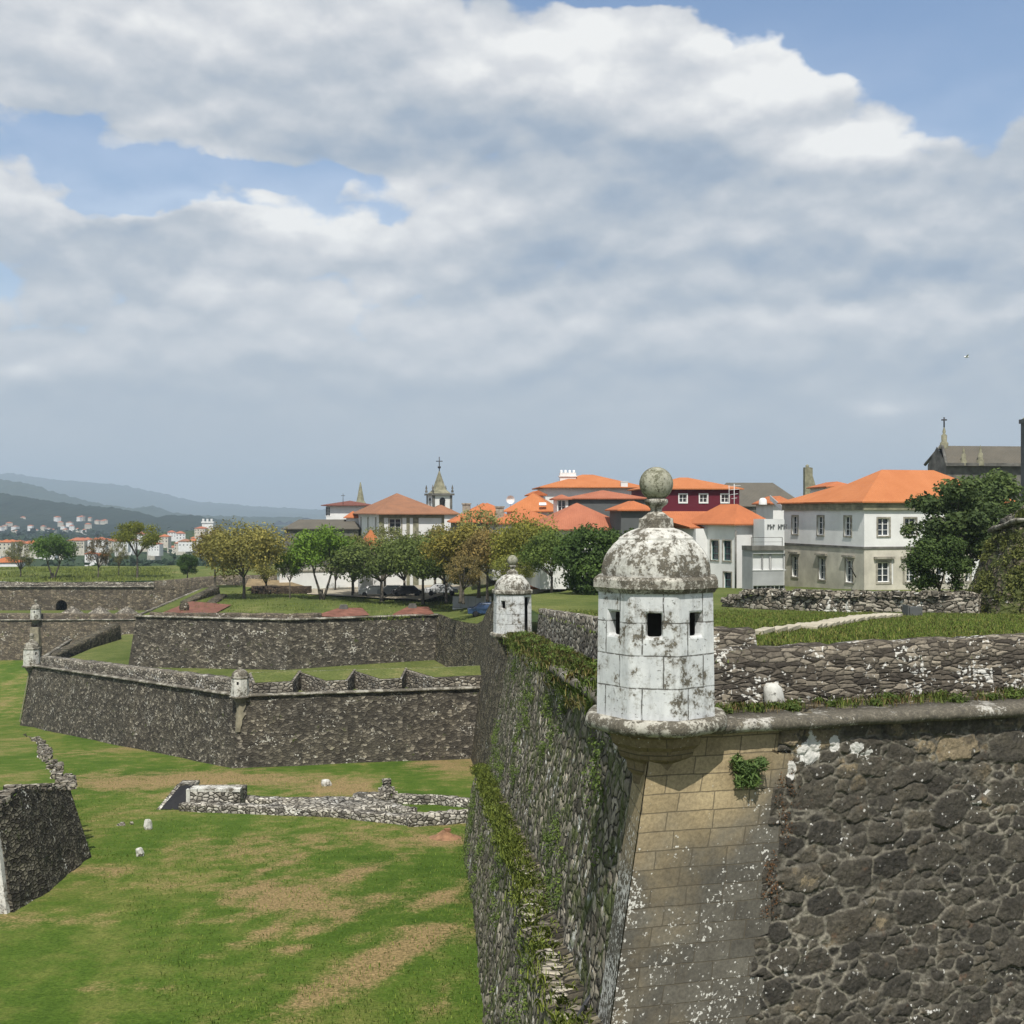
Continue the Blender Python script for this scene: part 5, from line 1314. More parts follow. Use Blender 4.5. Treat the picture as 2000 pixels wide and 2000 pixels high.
tag_mesh(m.build('utility_box', M['slate_wall']), 'small dark grey utility box standing in the grass before the stone wall', 'utility box')
m = MB(); wx, wy = rface(0, 0).x, 0
p = Vector((C0[0] + uR.x * 2.62 - nR.x * .9, C0[1] + uR.y * 2.62 - nR.y * .9, C0[2] + .1))
m.lathe([(0, 0), (.17, 0), (.18, .1), (.17, .24), (.155, .34), (.10, .40), (0, .41)], 14, tuple(p), smooth=True)
m.v = [tuple(Vector(v_) + Vector(mnoise.noise_vector(Vector(v_) * 5)) * .02 + Vector(((v_[2] - p.z) * -.12, 0, 0))) for v_ in m.v]
tag_mesh(m.build('boundary_stone', M['whitewash_far']), 'white rounded stone leaning at the foot of the near parapet', 'stone')
# dark cable pipe at the foot of the near wall
u0 = 2.2; a = lface(4.6, -8.0); pts = []
for px, py, D in [(1168, 1930, 20.0), (1150, 1950, 20.0), (1132, 1980, 19.6), (1124, 2010, 19.2), (1118, 2060, 18.8)]:
    v = P(px, py, D); pts.append(v)
m = MB(); m.tube(pts, 0.035, 8)
tag_mesh(m.build('drain_pipe', M['black_metal']), 'thin dark bent pipe on the ledge at the foot of the near wall', 'pipe')

# overgrown mound at the right
md = thing('overgrown_rampart', 'high rampart at right edge covered in weeds with a rock ledge', 'rampart', (27, 60, -5))
topm = [(35.0, 84.0, -0.6), (25.4, 62.0, -1.0), (25.2, 58.2, -0.45), (40, 53, -0.2)]
m = MB(); batter_wall(m, topm, [-6, -6, -6, -6], 0.36, 1, 0.5, 0.4, rough=0.5)
m.f = list(m.f); local(md, fixn(m.build('rubble_face', masonry('mound_stone', (0.5, 0.3), mortar=(0.05, 0.05, 0.03), mw=.1, lichen=.3, lsize=4, bump=.1, moss=.85, seed=3.3), md)))
m = MB(); sweep(m, [(25.4, 62.0, -0.95), (25.2, 58.2, -0.4), (40, 53, -0.15)], [(-0.5, .1), (.3, .1), (.35, 0), (.3, -.12), (-.5, -.12)], 1, 0, True, res=.6, rough=.08)
local(md, fixn(m.build('cordon', M['cordon_far'], md)))
parapet(md, [(25.9, 62.5, -0.9), (25.9, 59.2, -0.3), (40, 54, 0.0)], 0.7, [0.5, .8, 1.6], M['rubble_light'], 'parapet', res=.5, rough=.12)
m = MB()
for i in range(40):
    s_ = rnd.uniform(.3, .9); m.box((rnd.uniform(27.5, 31), rnd.uniform(61, 64), rnd.uniform(-.2, 1.9)), (s_, s_, s_ * .8), rnd.uniform(0, 3), taper=.7)
local(md, m.build('ledge_rocks', M['rubble_light'], md))

# ------------------------------------------------------------------ buildings
def T3(p, u, v, a, b, z): return (p.x + u.x * a + v.x * b, p.y + u.y * a + v.y * b, z)
def solve_len(c, d, px):
    k = (px - 1000) / F
    return (k * c.y - c.x) / (d.x - k * d.y)
def window_unit(parent, o, u, n, w_, h_, surround=None, frame='frame_white', mull=(1, 2), depth=0.22, sill=True, head=False, sw=0.14, glass='glass'):
    """o: lower left corner of the opening on the wall face"""
    o = Vector(o); u = Vector((u.x, u.y, 0)); n = Vector((n.x, n.y, 0)); up = Vector((0, 0, 1))
    m = MB()
    if surround:
        t = 0.05
        m.obox(o - u * sw - up * sw, u, up, n, w_ + 2 * sw, sw, t + .03)
        m.obox(o - u * sw + up * h_, u, up, n, w_ + 2 * sw, sw, t)
        m.obox(o - u * sw, u, up, n, sw, h_, t); m.obox(o + u * w_, u, up, n, sw, h_, t)
        if head: m.obox(o - u * (sw + .22) + up * (h_ + sw + .12), u, up, n, w_ + 2 * sw + .44, .20, .28)
        wn_ = m.build('window', M[surround], parent)
    else:
        t = 0.03
        m.obox(o - u * .05 - up * .07, u, up, n, w_ + .1, .07, .05)
        wn_ = m.build('window', M['greywhite_wall'], parent)
    local(parent, wn_)
    ib_ = o - n * depth
    m = MB(); m.add([ib_ - n * .05, ib_ + u * w_ - n * .05, ib_ + u * w_ + up * h_ - n * .05, ib_ + up * h_ - n * .05], [(0, 1, 2, 3)])
    g = m.build('pane', M[glass], wn_); local(parent, g)
    m = MB(); f_ = .06
    m.obox(ib_, u, up, n, w_, f_, .05); m.obox(ib_ + up * (h_ - f_), u, up, n, w_, f_, .05)
    m.obox(ib_ + up * f_, u, up, n, f_, h_ - 2 * f_, .05); m.obox(ib_ + u * (w_ - f_) + up * f_, u, up, n, f_, h_ - 2 * f_, .05)
    for i in range(mull[0]): m.obox(ib_ + u * (w_ * (i + 1) / (mull[0] + 1) - .045) + up * f_, u, up, n, .09, h_ - 2 * f_, .055)
    for j in range(mull[1]): m.obox(ib_ + u * f_ + up * (h_ * (j + 1) / (mull[1] + 1) - .02), u, up, n, w_ - 2 * f_, .04, .045)
    g = m.build('frame', M[frame], wn_); local(parent, g)
    return wn_
def hip_roof(m, c, u, v, Wd, Dp, z, rise, ov=0.45, gable=False, ridge_axis=None, th=0.12, inset=None):
    """hip (or gable) roof over a rectangle"""
    W2, D2 = Wd + 2 * ov, Dp + 2 * ov
    o = Vector((c.x - u.x * ov - v.x * ov, c.y - u.y * ov - v.y * ov, 0))
    def q(a, b, zz): return (o.x + u.x * a + v.x * b, o.y + u.y * a + v.y * b, zz)
    along_u = (W2 >= D2) if ridge_axis is None else ridge_axis == 'u'
    e = [q(0, 0, z), q(W2, 0, z), q(W2, D2, z), q(0, D2, z)]
    eb = [q(0, 0, z - th), q(W2, 0, z - th), q(W2, D2, z - th), q(0, D2, z - th)]
    ins = inset if inset is not None else (0.0 if gable else (D2 if along_u else W2) / 2)
    if along_u: r0, r1 = q(min(ins, W2 * .5), D2 / 2, z + rise), q(max(W2 - ins, W2 * .5), D2 / 2, z + rise)
    else: r0, r1 = q(W2 / 2, min(ins, D2 * .5), z + rise), q(W2 / 2, max(D2 - ins, D2 * .5), z + rise)
    V = e + eb + [r0, r1]
    if along_u: fs = [(0, 1, 9, 8), (1, 2, 9), (2, 3, 8, 9), (3, 0, 8)]
    else: fs = [(0, 1, 8), (1, 2, 9, 8), (2, 3, 9), (3, 0, 8, 9)]
    fs += [(0, 4, 5, 1), (1, 5, 6, 2), (2, 6, 7, 3), (3, 7, 4, 0), (7, 6, 5, 4)]
    m.add(V, fs)
    return [Vector(x) for x in (r0, r1)], [Vector(x) for x in e]
def house(name, label, pxL, pxR, D, a_deg, eave_py, base_z, rise_px, wall, roof, pxLL=None, Dp=9.0, cat='house', group=None,
          front=(), side=(), ov=0.45, gable=False, axis=None, inset=None, th=0.14, band=None, wfront=None, pxRR=None, skyl=(), chim=()):
    """front/side: list of windows (pixel column of the centre or fraction, z_bottom, width, height, kwargs)"""
    a = math.radians(a_deg); u = Vector((math.cos(a), math.sin(a))); v = Vector((-math.sin(a), math.cos(a)))
    c = Vector((PX(pxL, D), D)); Wd = solve_len(c, u, pxR)
    if pxLL is not None: Dp = solve_len(c, v, pxLL)
    if pxRR is not None:
        c2 = c + u * Wd; Dp = solve_len(c2, v, pxRR)
    z1 = PZ(eave_py, D); z0 = base_z; H = z1 - z0
    t = thing(name, label, cat, (c.x, c.y, z0), a, group)
    def holes(lst, L, side_=False):
        out = []
        for wd in lst:
            uu = wd[0] * L; out.append((uu - wd[2] / 2, uu + wd[2] / 2, wd[1] - z0, wd[1] - z0 + wd[3]))
        return out
    hf, hs = holes(front, Wd), holes(side, Dp)
    nf = Vector((u.y, -u.x)); nl = Vector((-u.x, -u.y)); V3 = lambda q, z: Vector((q.x, q.y, z))
    m = MB()
    m.panel(V3(c, z0), V3(u, 0), (0, 0, 1), V3(nf, 0), Wd, H, hf)
    m.panel(V3(c + u * Wd, z0), V3(v, 0), (0, 0, 1), V3(u, 0), Dp, H, ())
    m.panel(V3(c + u * Wd + v * Dp, z0), V3(-u, 0), (0, 0, 1), V3(v, 0), Wd, H, ())
    # left side, running from the back corner to the front corner
    hs2 = [(Dp - b, Dp - a_, c_, d_) for (a_, b, c_, d_) in hs]
    m.panel(V3(c + v * Dp, z0), V3(-v, 0), (0, 0, 1), V3(nl, 0), Dp, H, hs2)
    wl = local(t, m.build('wall', M[wall], t))
    for wd, h in zip(front, hf):
        kw = wd[4] if len(wd) > 4 else {}
        window_unit(t, V3(c + u * h[0], z0 + h[2]), V3(u, 0), V3(nf, 0), h[1] - h[0], h[3] - h[2], **kw)
    for wd, h in zip(side, hs2):
        kw = wd[4] if len(wd) > 4 else {}
        window_unit(t, V3(c + v * (Dp - h[0]), z0 + h[2]), V3(-v, 0), V3(nl, 0), h[1] - h[0], h[3] - h[2], **kw)
    rf = None
    if roof:
        m = MB(); rise = rise_px / F * (D + Dp * .5)
        r_, e_ = hip_roof(m, c, u, v, Wd, Dp, z1 + th, rise, ov, gable, axis, th, inset)
        rf = local(t, m.build('roof', M[roof], t))
        if gable:
            m = MB(); al = (Wd + 2 * ov >= Dp + 2 * ov) if axis is None else axis == 'u'
            if al:
                for q in (c, c + u * Wd): m.add([V3(q, z1), V3(q + v * Dp, z1), V3(q + v * (Dp / 2), z1 + rise)], [(0, 1, 2)])
            else:
                for q in (c, c + v * Dp): m.add([V3(q, z1), V3(q + u * Wd, z1), V3(q + u * (Wd / 2), z1 + rise)], [(0, 1, 2)])
            local(t, fixn(m.build('gable_wall', M[wall], t)))
    t['_c'] = 0; del t['_c']
    return t, dict(c=c, u=u, v=v, W=Wd, D=Dp, z0=z0, z1=z1, nf=nf, nl=nl, V3=V3, roof=rf)
def fr(info, px):  # pixel column -> fraction of the front
    return solve_len(info[0], info[1], px) / info[2]

# --- town hall
a = math.radians(15); u = Vector((math.cos(a), math.sin(a))); v = Vector((-math.sin(a), math.cos(a)))
c = Vector((PX(1688, 105), 105)); Wd = 15.2; Dp = solve_len(c, v, 1531)
def ff_(px): return solve_len(c, u, px) / Wd
def fs_(px): return solve_len(c, v, px) / Dp
sg = dict(surround='granite', mull=(1, 2)); sgh = dict(surround='granite', mull=(1, 2), head=True, sw=.2); sv = dict(surround='granite', mull=(1, 2), head=True, sw=.16)
zU, zL = PZ(1046, 106), PZ(1136, 106)
hall, hi = house('town_hall', 'white two storey town hall with bright orange hipped roof and stone window frames', 1688, 1950, 105, 15, 987, -7.7, 0, 'white_wall', None, Dp=Dp, cat='town hall',
    front=[(ff_(1729), zU, 1.15, 1.55, sg), (ff_(1786), zU, 1.15, 1.55, sg), (ff_(1843), zU, 1.15, 1.55, sg), (ff_(1900), zU, 1.15, 1.55, sg),
           (ff_(1729), zL, 1.2, 1.75, sgh), (ff_(1786), zL, 1.2, 1.75, sgh), (ff_(1843), zL, 1.2, 1.75, sgh), (ff_(1900), zL, 1.2, 1.75, sgh)],
    side=[(fs_(1656), zU - .05, 1.15, 1.75, sg), (fs_(1603), zU - .05, 1.15, 1.75, sg), (fs_(1553), zU - .05, 1.15, 1.75, sg),
          (fs_(1659), zL - .15, 1.2, 2.0, sv), (fs_(1606), zL - .15, 1.2, 2.0, sv), (fs_(1553), zL - .15, 1.2, 2.0, sv)])
V3 = hi['V3']; nf, nl = hi['nf'], hi['nl']
m = MB()
r_, e_ = hip_roof(m, c, u, v, 15.2, 9.6, hi['z1'] + .34, 3.05, .5, th=.12)
local(hall, m.build('roof', M['roof_bright'], hall))
m = MB()
hip_roof(m, c + v * 5.0, u, v, 9.0, Dp - 5.0, hi['z1'] + .345, 1.75, .5, ridge_axis='v', th=.12, inset=3.6)
local(hall, m.build('wing_roof', M['roof_bright'], hall))
def girdle(m, z, h, out, W_=None, D_=None):
    W_ = W_ or hi['W']; D_ = D_ or hi['D']
    m.obox(V3(c - v * 0.0, z), V3(u, 0), (0, 0, 1), V3(nf, 0), W_, h, out)
    m.obox(V3(c + v * D_, z), V3(-v, 0), (0, 0, 1), V3(nl, 0), D_ + out, h, out)
m = MB(); girdle(m, hi['z1'] - .42, .55, .22); girdle(m, hi['z1'] + .13, .10, .36)
local(hall, m.build('eaves_cornice', M['granite_olive'], hall))
m = MB(); girdle(m, PZ(1072, 105), .18, .12); local(hall, m.build('string_course', M['granite_dark'], hall))
# rendered ground floor in a warmer stone colour: thin facing slabs between openings
m = MB(); zt = PZ(1073, 105)
hfl = [(ff_(p) * Wd - .6 - .21, ff_(p) * Wd + .6 + .21, zL - hi['z0'] - .2, zL - hi['z0'] + 1.97) for p in (1729, 1786, 1843, 1900)]
m.panel(V3(c + nf * .03 - u * 0.03, hi['z0']), V3(u, 0), (0, 0, 1), V3(nf, 0), Wd + .03, zt - hi['z0'], [(a_ + .03, b_ + .03, c_, d_) for a_, b_, c_, d_ in hfl], depth=.03)
hsl = [(Dp - fs_(p) * Dp - .6 - .17, Dp - fs_(p) * Dp + .6 + .17, zL - .15 - hi['z0'] - .18, zL - .15 - hi['z0'] + 2.17) for p in (1659, 1606, 1553)]
m.panel(V3(c + v * Dp + nl * .03, hi['z0']), V3(-v, 0), (0, 0, 1), V3(nl, 0), Dp, zt - hi['z0'], hsl, depth=.03)
local(hall, m.build('stone_ground_floor', M['cream_wall'], hall))
# lettering on the front
cu = bpy.data.curves.new('lettering', 'FONT'); cu.body = 'CAMARA MUNICIPAL'; cu.size = 0.62; cu.extrude = 0.03; cu.space_character = 1.15
to = bpy.data.objects.new('lettering_tmp', cu); COL.objects.link(to)
bpy.context.view_layer.update()
me = bpy.data.meshes.new_from_object(to.evaluated_get(bpy.context.evaluated_depsgraph_get()))
bpy.data.objects.remove(to)
lo = bpy.data.objects.new('lettering', me); COL.objects.link(lo); me.materials.clear(); me.materials.append(plain('letter_metal', (.09, .045, .03), var=.1))
su = ff_(1776) * Wd
me.transform(Matrix.Translation(V3(c + u * su + nf * .16, PZ(1080, 106) )) @ Matrix.Rotation(a, 4, 'Z') @ Matrix.Rotation(math.radians(90), 4, 'X'))
lo.parent = hall; local(hall, lo)
# flagpole on the side
m = MB(); p0 = V3(c + v * 1.2 + nl * .1, PZ(1128, 106)); m.tube([p0, p0 + V3(nl * 1.0, 0) + Vector((0, 0, 1.7))], .045, 6)
fp = m.build('flagpole', M['black_metal'], hall); local(hall, fp)

# --- grey modern building left of the hall
gb, gi = house('office_building', 'narrow grey panelled building with roof letters, squeezed between white houses', 1470, 1531, 107, 12, 1072, -8.2, 0, 'grey_panel', None, Dp=2.4, cat='building',
    front=[(.17, PZ(1113, 107), 1.0, 1.45, dict(frame='frame_white', mull=(0, 0), glass='greywhite_wall')), (.45, PZ(1113, 107), .9, 1.45, dict(mull=(0, 0), glass='greywhite_wall')), (.80, PZ(1113, 107), 1.5, 1.45, dict(mull=(0, 0), glass='greywhite_wall')),
           (.17, -7.9, .9, 1.2, {}), (.45, -7.9, .9, 1.2, {}), (.80, -7.9, 1.4, 1.2, dict(mull=(2, 1)))])
m = MB(); cc, uu, vv = gi['c'], gi['u'], gi['v']
m.obox(gi['V3'](cc + vv * .0 - uu * .1 + gi['nf'] * .15, gi['z1'] - .15), gi['V3'](uu, 0), (0, 0, 1), gi['V3'](vv, 0), gi['W'] + .1, .4, 2.4)
local(gb, m.build('flat_roof', M['granite_dark'], gb))
m = MB()
for fx in (.0, .99): m.obox(gi['V3'](cc + vv * .3 + uu * (gi['W'] * fx), gi['z1']), gi['V3'](uu, 0), (0, 0, 1), gi['V3'](vv, 0), .05, 1.0, .05)
m.obox(gi['V3'](cc + vv * .3, gi['z1'] + 1.0), gi['V3'](uu, 0), (0, 0, 1), gi['V3'](vv, 0), gi['W'], .05, .05)
m.obox(gi['V3'](cc + vv * .3, gi['z1'] + .6), gi['V3'](uu, 0), (0, 0, 1), gi['V3'](vv, 0), gi['W'], .03, .04)
local(gb, m.build('railing', M['granite_dark'], gb))
us_, ui = house('upper_block', 'pale grey windowless upper block with small dark letters behind the office roof', 1493, 1532, 109.9, 12, 1014, -8, 0, 'greywhite_wall', None, Dp=2.5, cat='building')
m = MB(); cc, uu = ui['c'], ui['u']
for i, (s_, w_) in enumerate([(.28, .22), (.55, .22), (.82, .2), (1.35, .2), (1.6, .25), (1.9, .22), (2.15, .1)]):
    m.obox(ui['V3'](cc + uu * s_ + ui['nf'] * .03, PZ(1033, 109.9)), ui['V3'](uu, 0), (0, 0, 1), ui['V3'](ui['nf'], 0), w_ * .45, .42, .05)
    m.obox(ui['V3'](cc + uu * s_ + ui['nf'] * .03, PZ(1033, 109.9) + (.15 if i % 2 else .3)), ui['V3'](uu, 0), (0, 0, 1), ui['V3'](ui['nf'], 0), w_, .1, .052)
local(us_, m.build('lettering', M['slate_wall'], us_))
# --- white house with big orange roof
gs = dict(surround='granite', frame='frame_green', mull=(0, 2), sw=.12)
def frac(cpx, D, adeg, W_px, px, side=False):
    a_ = math.radians(adeg); u_ = Vector((math.cos(a_), math.sin(a_))); v_ = Vector((-math.sin(a_), math.cos(a_))); c_ = Vector((PX(cpx, D), D))
    d_ = v_ if side else u_
    return solve_len(c_, d_, px) / solve_len(c_, d_, W_px)
wh, wi = house('white_house', 'white corner house with orange hipped roof, skylight and green windows beside the turret', 1436, 1500, 112, 30, 1026, -8.0, 38, 'white_wall', 'roof_orange', pxLL=1350, cat='house',
    side=[(frac(1436, 112, 30, 1350, p, True), PZ(1094, 114), 1.15, 1.9, gs) for p in (1420, 1396, 1371)] + [(frac(1436, 112, 30, 1350, 1421, True), -7.9, 1.1, 2.1, gs)], ov=.5)
m = MB(); pc = P(1411, 1009, 113.2)
cc, uu, vv = wi['c'], wi['u'], wi['v']
# skylight box on the left slope
s0 = cc + vv * (wi['D'] * .38) - uu * (-1.1)
m.obox(wi['V3'](s0, wi['z1'] + .55), wi['V3'](vv, 0) , Vector((uu.x, uu.y, .42)).normalized(), Vector((-uu.x * .4, -uu.y * .4, .9)).normalized(), 1.9, 1.3, .18)
sk = m.build('skylight', M['frame_white'], wi['roof']); local(wh, sk)
m = MB(); m.tube([P(1437, 1036, 111.8), P(1437, 1150, 111.8)], .09, 6); local(wh, m.build('downpipe', M['granite_dark'], wh))
m = MB(); p0 = P(1468, 1020, 111.2)
for k, h in enumerate((1104, 1119, 1131, 1141)):
    q = P(1462, h, 112.6)
    if k % 2: m.box((q.x, q.y - .0, q.z), (.75, .12, .12))
    else:
        pts = [(q.x + .22 * math.cos(t), q.y, q.z + .25 * math.sin(t)) for t in np.linspace(0, 6.28, 12)]; m.tube(pts, .05, 5)
m.box((P(1462, 1140, 112.6).x, 112.6, P(1462, 1139, 112.6).z), (.62, .2, .5))
m.tube([P(1470, 1098, 112.8), P(1470, 1142, 112.8)], .04, 6)
sg_ = m.build('hanging_sign', M['black_metal']); tag_mesh(sg_, 'black wrought iron hanging sign on the end wall of the white corner house', 'sign')

# --- maroon building
mw = dict(surround='frame_white', mull=(1, 1), sw=.14)
house('maroon_building', 'maroon rendered building with orange hipped roof and three white windows', 1262, 1444, 150, 4, 956, -8, 23, 'maroon', 'roof_bright', Dp=11, cat='building',
      front=[(frac(1262, 150, 4, 1444, p), PZ(981, 150), .95, 1.0, mw) for p in (1334, 1374, 1416)], ov=.5)
# antenna in front of it
m = MB(); b0 = P(1434, 985, 146)
m.tube([b0 - Vector((0, 0, 2)), P(1434, 945, 146)], .04, 5)
for k, py in enumerate((950, 957, 966, 974)): q = P(1434, py, 146); m.tube([q + Vector((-.8 + .15 * k, 0, 0)), q + Vector((.8 - .15 * k, 0, .1))], .03, 5)
m.tube([P(1424, 982, 146), P(1424, 948, 146)], .03, 5)
tag_mesh(m.build('television_antenna', M['greywhite_wall']), 'pale rooftop antenna in front of the maroon building', 'antenna')
# --- dark grey roof and stone chimney behind
house('grey_roofed_building', 'long dark grey tiled roof showing behind the white corner house', 1400, 1572, 185, 3, 990, -8, 46, 'granite_dark', 'roof_dark', Dp=14, cat='building', ov=.3, inset=3.5)
m = MB(); p0 = P(1578, 985, 178); m.box((p0.x, 178, PZ(950, 178)), (1.15, 1.2, 5.6)); m.add([(p0.x + .5, 177.5, PZ(985, 178)), (p0.x + 1.9, 177.5, PZ(985, 178)), (p0.x + .5, 177.5, PZ(925, 178)), (p0.x + .5, 178.5, PZ(985, 178)), (p0.x + 1.9, 178.5, PZ(985, 178)), (p0.x + .5, 178.5, PZ(925, 178))], [(0, 1, 2), (3, 5, 4), (1, 4, 5, 2)])
m.box((p0.x - .1, 178, PZ(918, 178)), (1.0, .9, .8)); m.lathe([(.25, 0), (.28, .3), (0, .5)], 8, (p0.x - .1, 178, PZ(913, 178)))
tag_mesh(m.build('chimney_stack', M['granite_olive']), 'tall tapering stone chimney behind the left end of the town hall roof', 'chimney')
house('orange_roofed_house', 'strip of orange roof peeping over the town hall wing', 1618, 1668, 150, 2, 952, -8, 10, 'white_wall', 'roof_orange', Dp=8)
house('orange_roofed_house', 'small orange roof tucked between the dark grey roof and the town hall', 1510, 1545, 135, 2, 985, -8, 14, 'white_wall', 'roof_orange', Dp=8)
m = MB(); m.lathe([(.0, .55), (.25, .5), (.42, .3), (.45, -.2)], 14, tuple(P(1490, 982, 130))); tag_mesh(m.build('white_dome', M['white_wall']), 'small white dome ventilator on the roofs behind the white corner house', 'dome')
m = MB(); q0 = P(1505, 977, 128); q1 = P(1528, 998, 120); m.obox(q0, Vector(q1 - q0).normalized(), (0, .2, 1), (.0, 1, 0), (q1 - q0).length, .55, .3)
tag_mesh(fixn(m.build('parapet_coping', M['white_wall'])), 'white sloping gable coping against the town hall roof', 'coping')
# --- roofs cluster between the turrets
house('orange_roofed_house', 'low orange hipped roof right beside the large turret dome', 1300, 1352, 125, 10, 1030, -8, 30, 'white_wall', 'roof_orange', pxRR=1415, Dp=10)
house('hilltop_house', 'highest bright orange hipped roof with a white rooftop terrace', 1065, 1252, 165, 4, 953, -8, 26, 'white_wall', 'roof_bright', Dp=12, ov=.8)
m = MB()
q = P(1110, 933, 168); m.box((q.x, 170, q.z), (2.3, 2.2, 1.5)); 
for k in range(4): m.lathe([(.16, 0), (.18, .35), (.0, .45)], 8, (q.x - .9 + k * .6, 170, q.z + .75))
m.box((q.x, 170, q.z + .25), (2.6, 2.5, .16))
tag_mesh(m.build('chimney_block', M['white_wall']), 'broad white chimney block with pots at left of the highest orange roof', 'chimney')
q = P(1219, 947, 165.5); m = MB(); m.box((q.x, q.y, q.z), (.95, .8, .8)); m.box((q.x, q.y, q.z + .43), (1.05, .9, .08)); tag_mesh(m.build('roof_hatch', M['white_wall']), 'small white box on the eaves of the highest orange roof', 'roof hatch')
house('grey_fronted_house', 'house with red brown roof, dark grey side and white window gable', 1111, 1262, 140, 3, 975, -8, 16, 'slate_wall', 'roof_red', Dp=9, ov=.35)
house('white_gable_bay', 'narrow white bay with a dark framed window left of the dark grey wall', 1088, 1110, 139, 3, 976, -8, 8, 'white_wall', 'roof_red', Dp=5, front=[(.42, PZ(1002, 139), .9, 1.5, dict(mull=(1, 1)))], cat='house bay')
house('red_roofed_house', 'large red tiled hipped roof above the trees between both near turrets', 1055, 1232, 122, 8, 1036, -8, 50, 'white_wall', 'roof_red', Dp=9.5,
      front=[(.12, -3.6, 1.1, 1.2, {}), (.26, -3.6, 1.1, 1.2, {})], ov=.5)
house('small_orange_house', 'little orange lean roof partly hidden behind the turret ball pedestal', 1213, 1275, 118, 6, 998, -8, 17, 'slate_wall', 'roof_orange', Dp=6)
house('orange_roofed_house', 'big bright orange roof with a small skylight in the middle of the roof cluster', 990, 1084, 150, -6, 1000, -8, 34, 'white_wall', 'roof_bright', Dp=11, ov=.5)
house('orange_roofed_house', 'faded orange roof stretching in front of the big bright roof', 960, 1102, 138, 4, 1024, -8, 26, 'white_wall', 'roof_orange', Dp=8, ov=.5)
house('orange_roofed_house', 'little red orange gable roof left of the highest roof', 1040, 1062, 158, 5, 968, -8, 8, 'white_wall', 'roof_orange', Dp=6, gable=True)
house('stone_house', 'olive grey stone house with orange roof behind bare twigs', 886, 1010, 146, 5, 1021, -9, 36, 'granite_olive', 'roof_orange', Dp=10, ov=.5,
      front=[(.3, -4.6, .9, 1.2, {}), (.55, -4.6, .9, 1.2, {}), (.8, -4.6, .9, 1.2, {})])
house('orange_roofed_house', 'short orange roof right of the bell tower', 920, 985, 170, 3, 1000, -9, 16, 'cream_wall', 'roof_orange', Dp=8)
for px, py0, py1, D, lab in ((911, 1000, 984, 150, 'squat pale stone chimney at the left end of the roof cluster'), (976, 1012, 990, 142, 'tall pale stone chimney rising from the faded orange roof')):
    q = P(px, py0, D); m = MB(); h = (py0 - py1) / F * D; m.box((q.x, D, q.z + h / 2 - .8), (1.0, .9, h + 1.6)); m.box((q.x, D, q.z + h), (1.2, 1.1, .18)); tag_mesh(m.build('chimney_stack', M['granite']), lab, 'chimney')
m = MB(); q = P(997, 976, 152); m.lathe([(.0, 0), (.35, .08), (.55, .3)], 12); 
for i, v_ in enumerate(m.v): m.v[i] = (q.x + v_[0], q.y - v_[2], q.z + v_[1])
m.tube([q, q + Vector((0, 0.3, -1.6))], .04, 5); tag_mesh(m.build('satellite_dish', M['white_wall']), 'white satellite dish on the ridge of the big orange roof', 'satellite dish')
for px, py, D, in ((1053, 988, 149), ):
    q = P(px, py, D); m = MB(); m.obox(q, (1, 0, 0), Vector((0, .8, .5)).normalized(), Vector((0, -.5, .8)).normalized(), .9, .6, .12); tag_mesh(m.build('skylight', M['frame_white']), 'small white framed skylight in the big bright orange roof', 'skylight')

# --- big house at centre left
ws = dict(surround='granite', mull=(1, 3), sw=.22)
bh, bi = house('large_house', 'two storey white villa with a broad brown red hipped roof left of the bell tower', 745, 866, 176, 14, 1005, -12.5, 40, 'white_wall', 'roof_old', pxLL=697, cat='house',
    front=[(frac(745, 176, 14, 866, 772), PZ(1046, 176), 1.7, 2.5, ws)],
    side=[(.2, PZ(1046, 178), 1.0, 2.6, dict(surround='granite_olive', sw=.15)), (.5, PZ(1046, 178), 1.0, 2.6, dict(surround='granite_olive', sw=.15)), (.8, PZ(1046, 178), 1.0, 2.6, dict(surround='granite_olive', sw=.15))], ov=.9, axis='u')
m = MB(); cc, uu = bi['c'], bi['u']
for p, w_ in ((745, .75), (797, .5), (812, .85), (865, .4)):
    s_ = solve_len(cc, uu, p); m.obox(bi['V3'](cc + uu * (s_ - w_ / 2), bi['z0']), bi['V3'](uu, 0), (0, 0, 1), bi['V3'](bi['nf'], 0), w_, bi['z1'] - bi['z0'], .08)
m.obox(bi['V3'](cc, bi['z1'] - .5), bi['V3'](uu, 0), (0, 0, 1), bi['V3'](bi['nf'], 0), bi['W'], .5, .12)
local(bh, m.build('stone_trim', M['granite_olive'], bh))
house('rear_wing', 'brown red roofed rear wing showing at the right of the large villa', 838, 893, 186, 10, 1005, -12, 17, 'white_wall', 'roof_old', Dp=9, cat='house wing')
house('orange_lean_roof', 'steep bright orange lean-to roof at the foot of the large villa', 703, 749, 166, 12, 1072, -12.5, 35, 'white_wall', 'roof_bright', Dp=3.4, cat='house', ov=.2, inset=1.0)
house('wine_roofed_house', 'white house with dark wine red roof and glazed corner left of the villa', 637, 725, 215, 5, 988, -12, 9, 'white_wall', 'roof_wine', Dp=9, ov=.9, front=[(.04, PZ(1008, 215), .8, 1.7, {})])
house('orange_roofed_house', 'small old orange roof beneath the wine red roof', 676, 700, 205, 5, 1012, -12, 12, 'white_wall', 'roof_orange', Dp=6)
house('long_dark_roof', 'long flat dark brown roof behind the green tree', 556, 700, 200, 2, 1034, -12.5, 17, 'granite_dark', 'roof_dark', Dp=12, cat='building', inset=2)
m = MB(); q = P(657, 1000, 212); m.tube([P(670, 986, 212), P(670, 964, 212)], .05, 5); m.tube([P(666, 968, 212), P(674, 968, 212)], .04, 5); tag_mesh(m.build('television_antenna', M['black_metal']), 'thin dark antenna above the wine red roof', 'antenna')
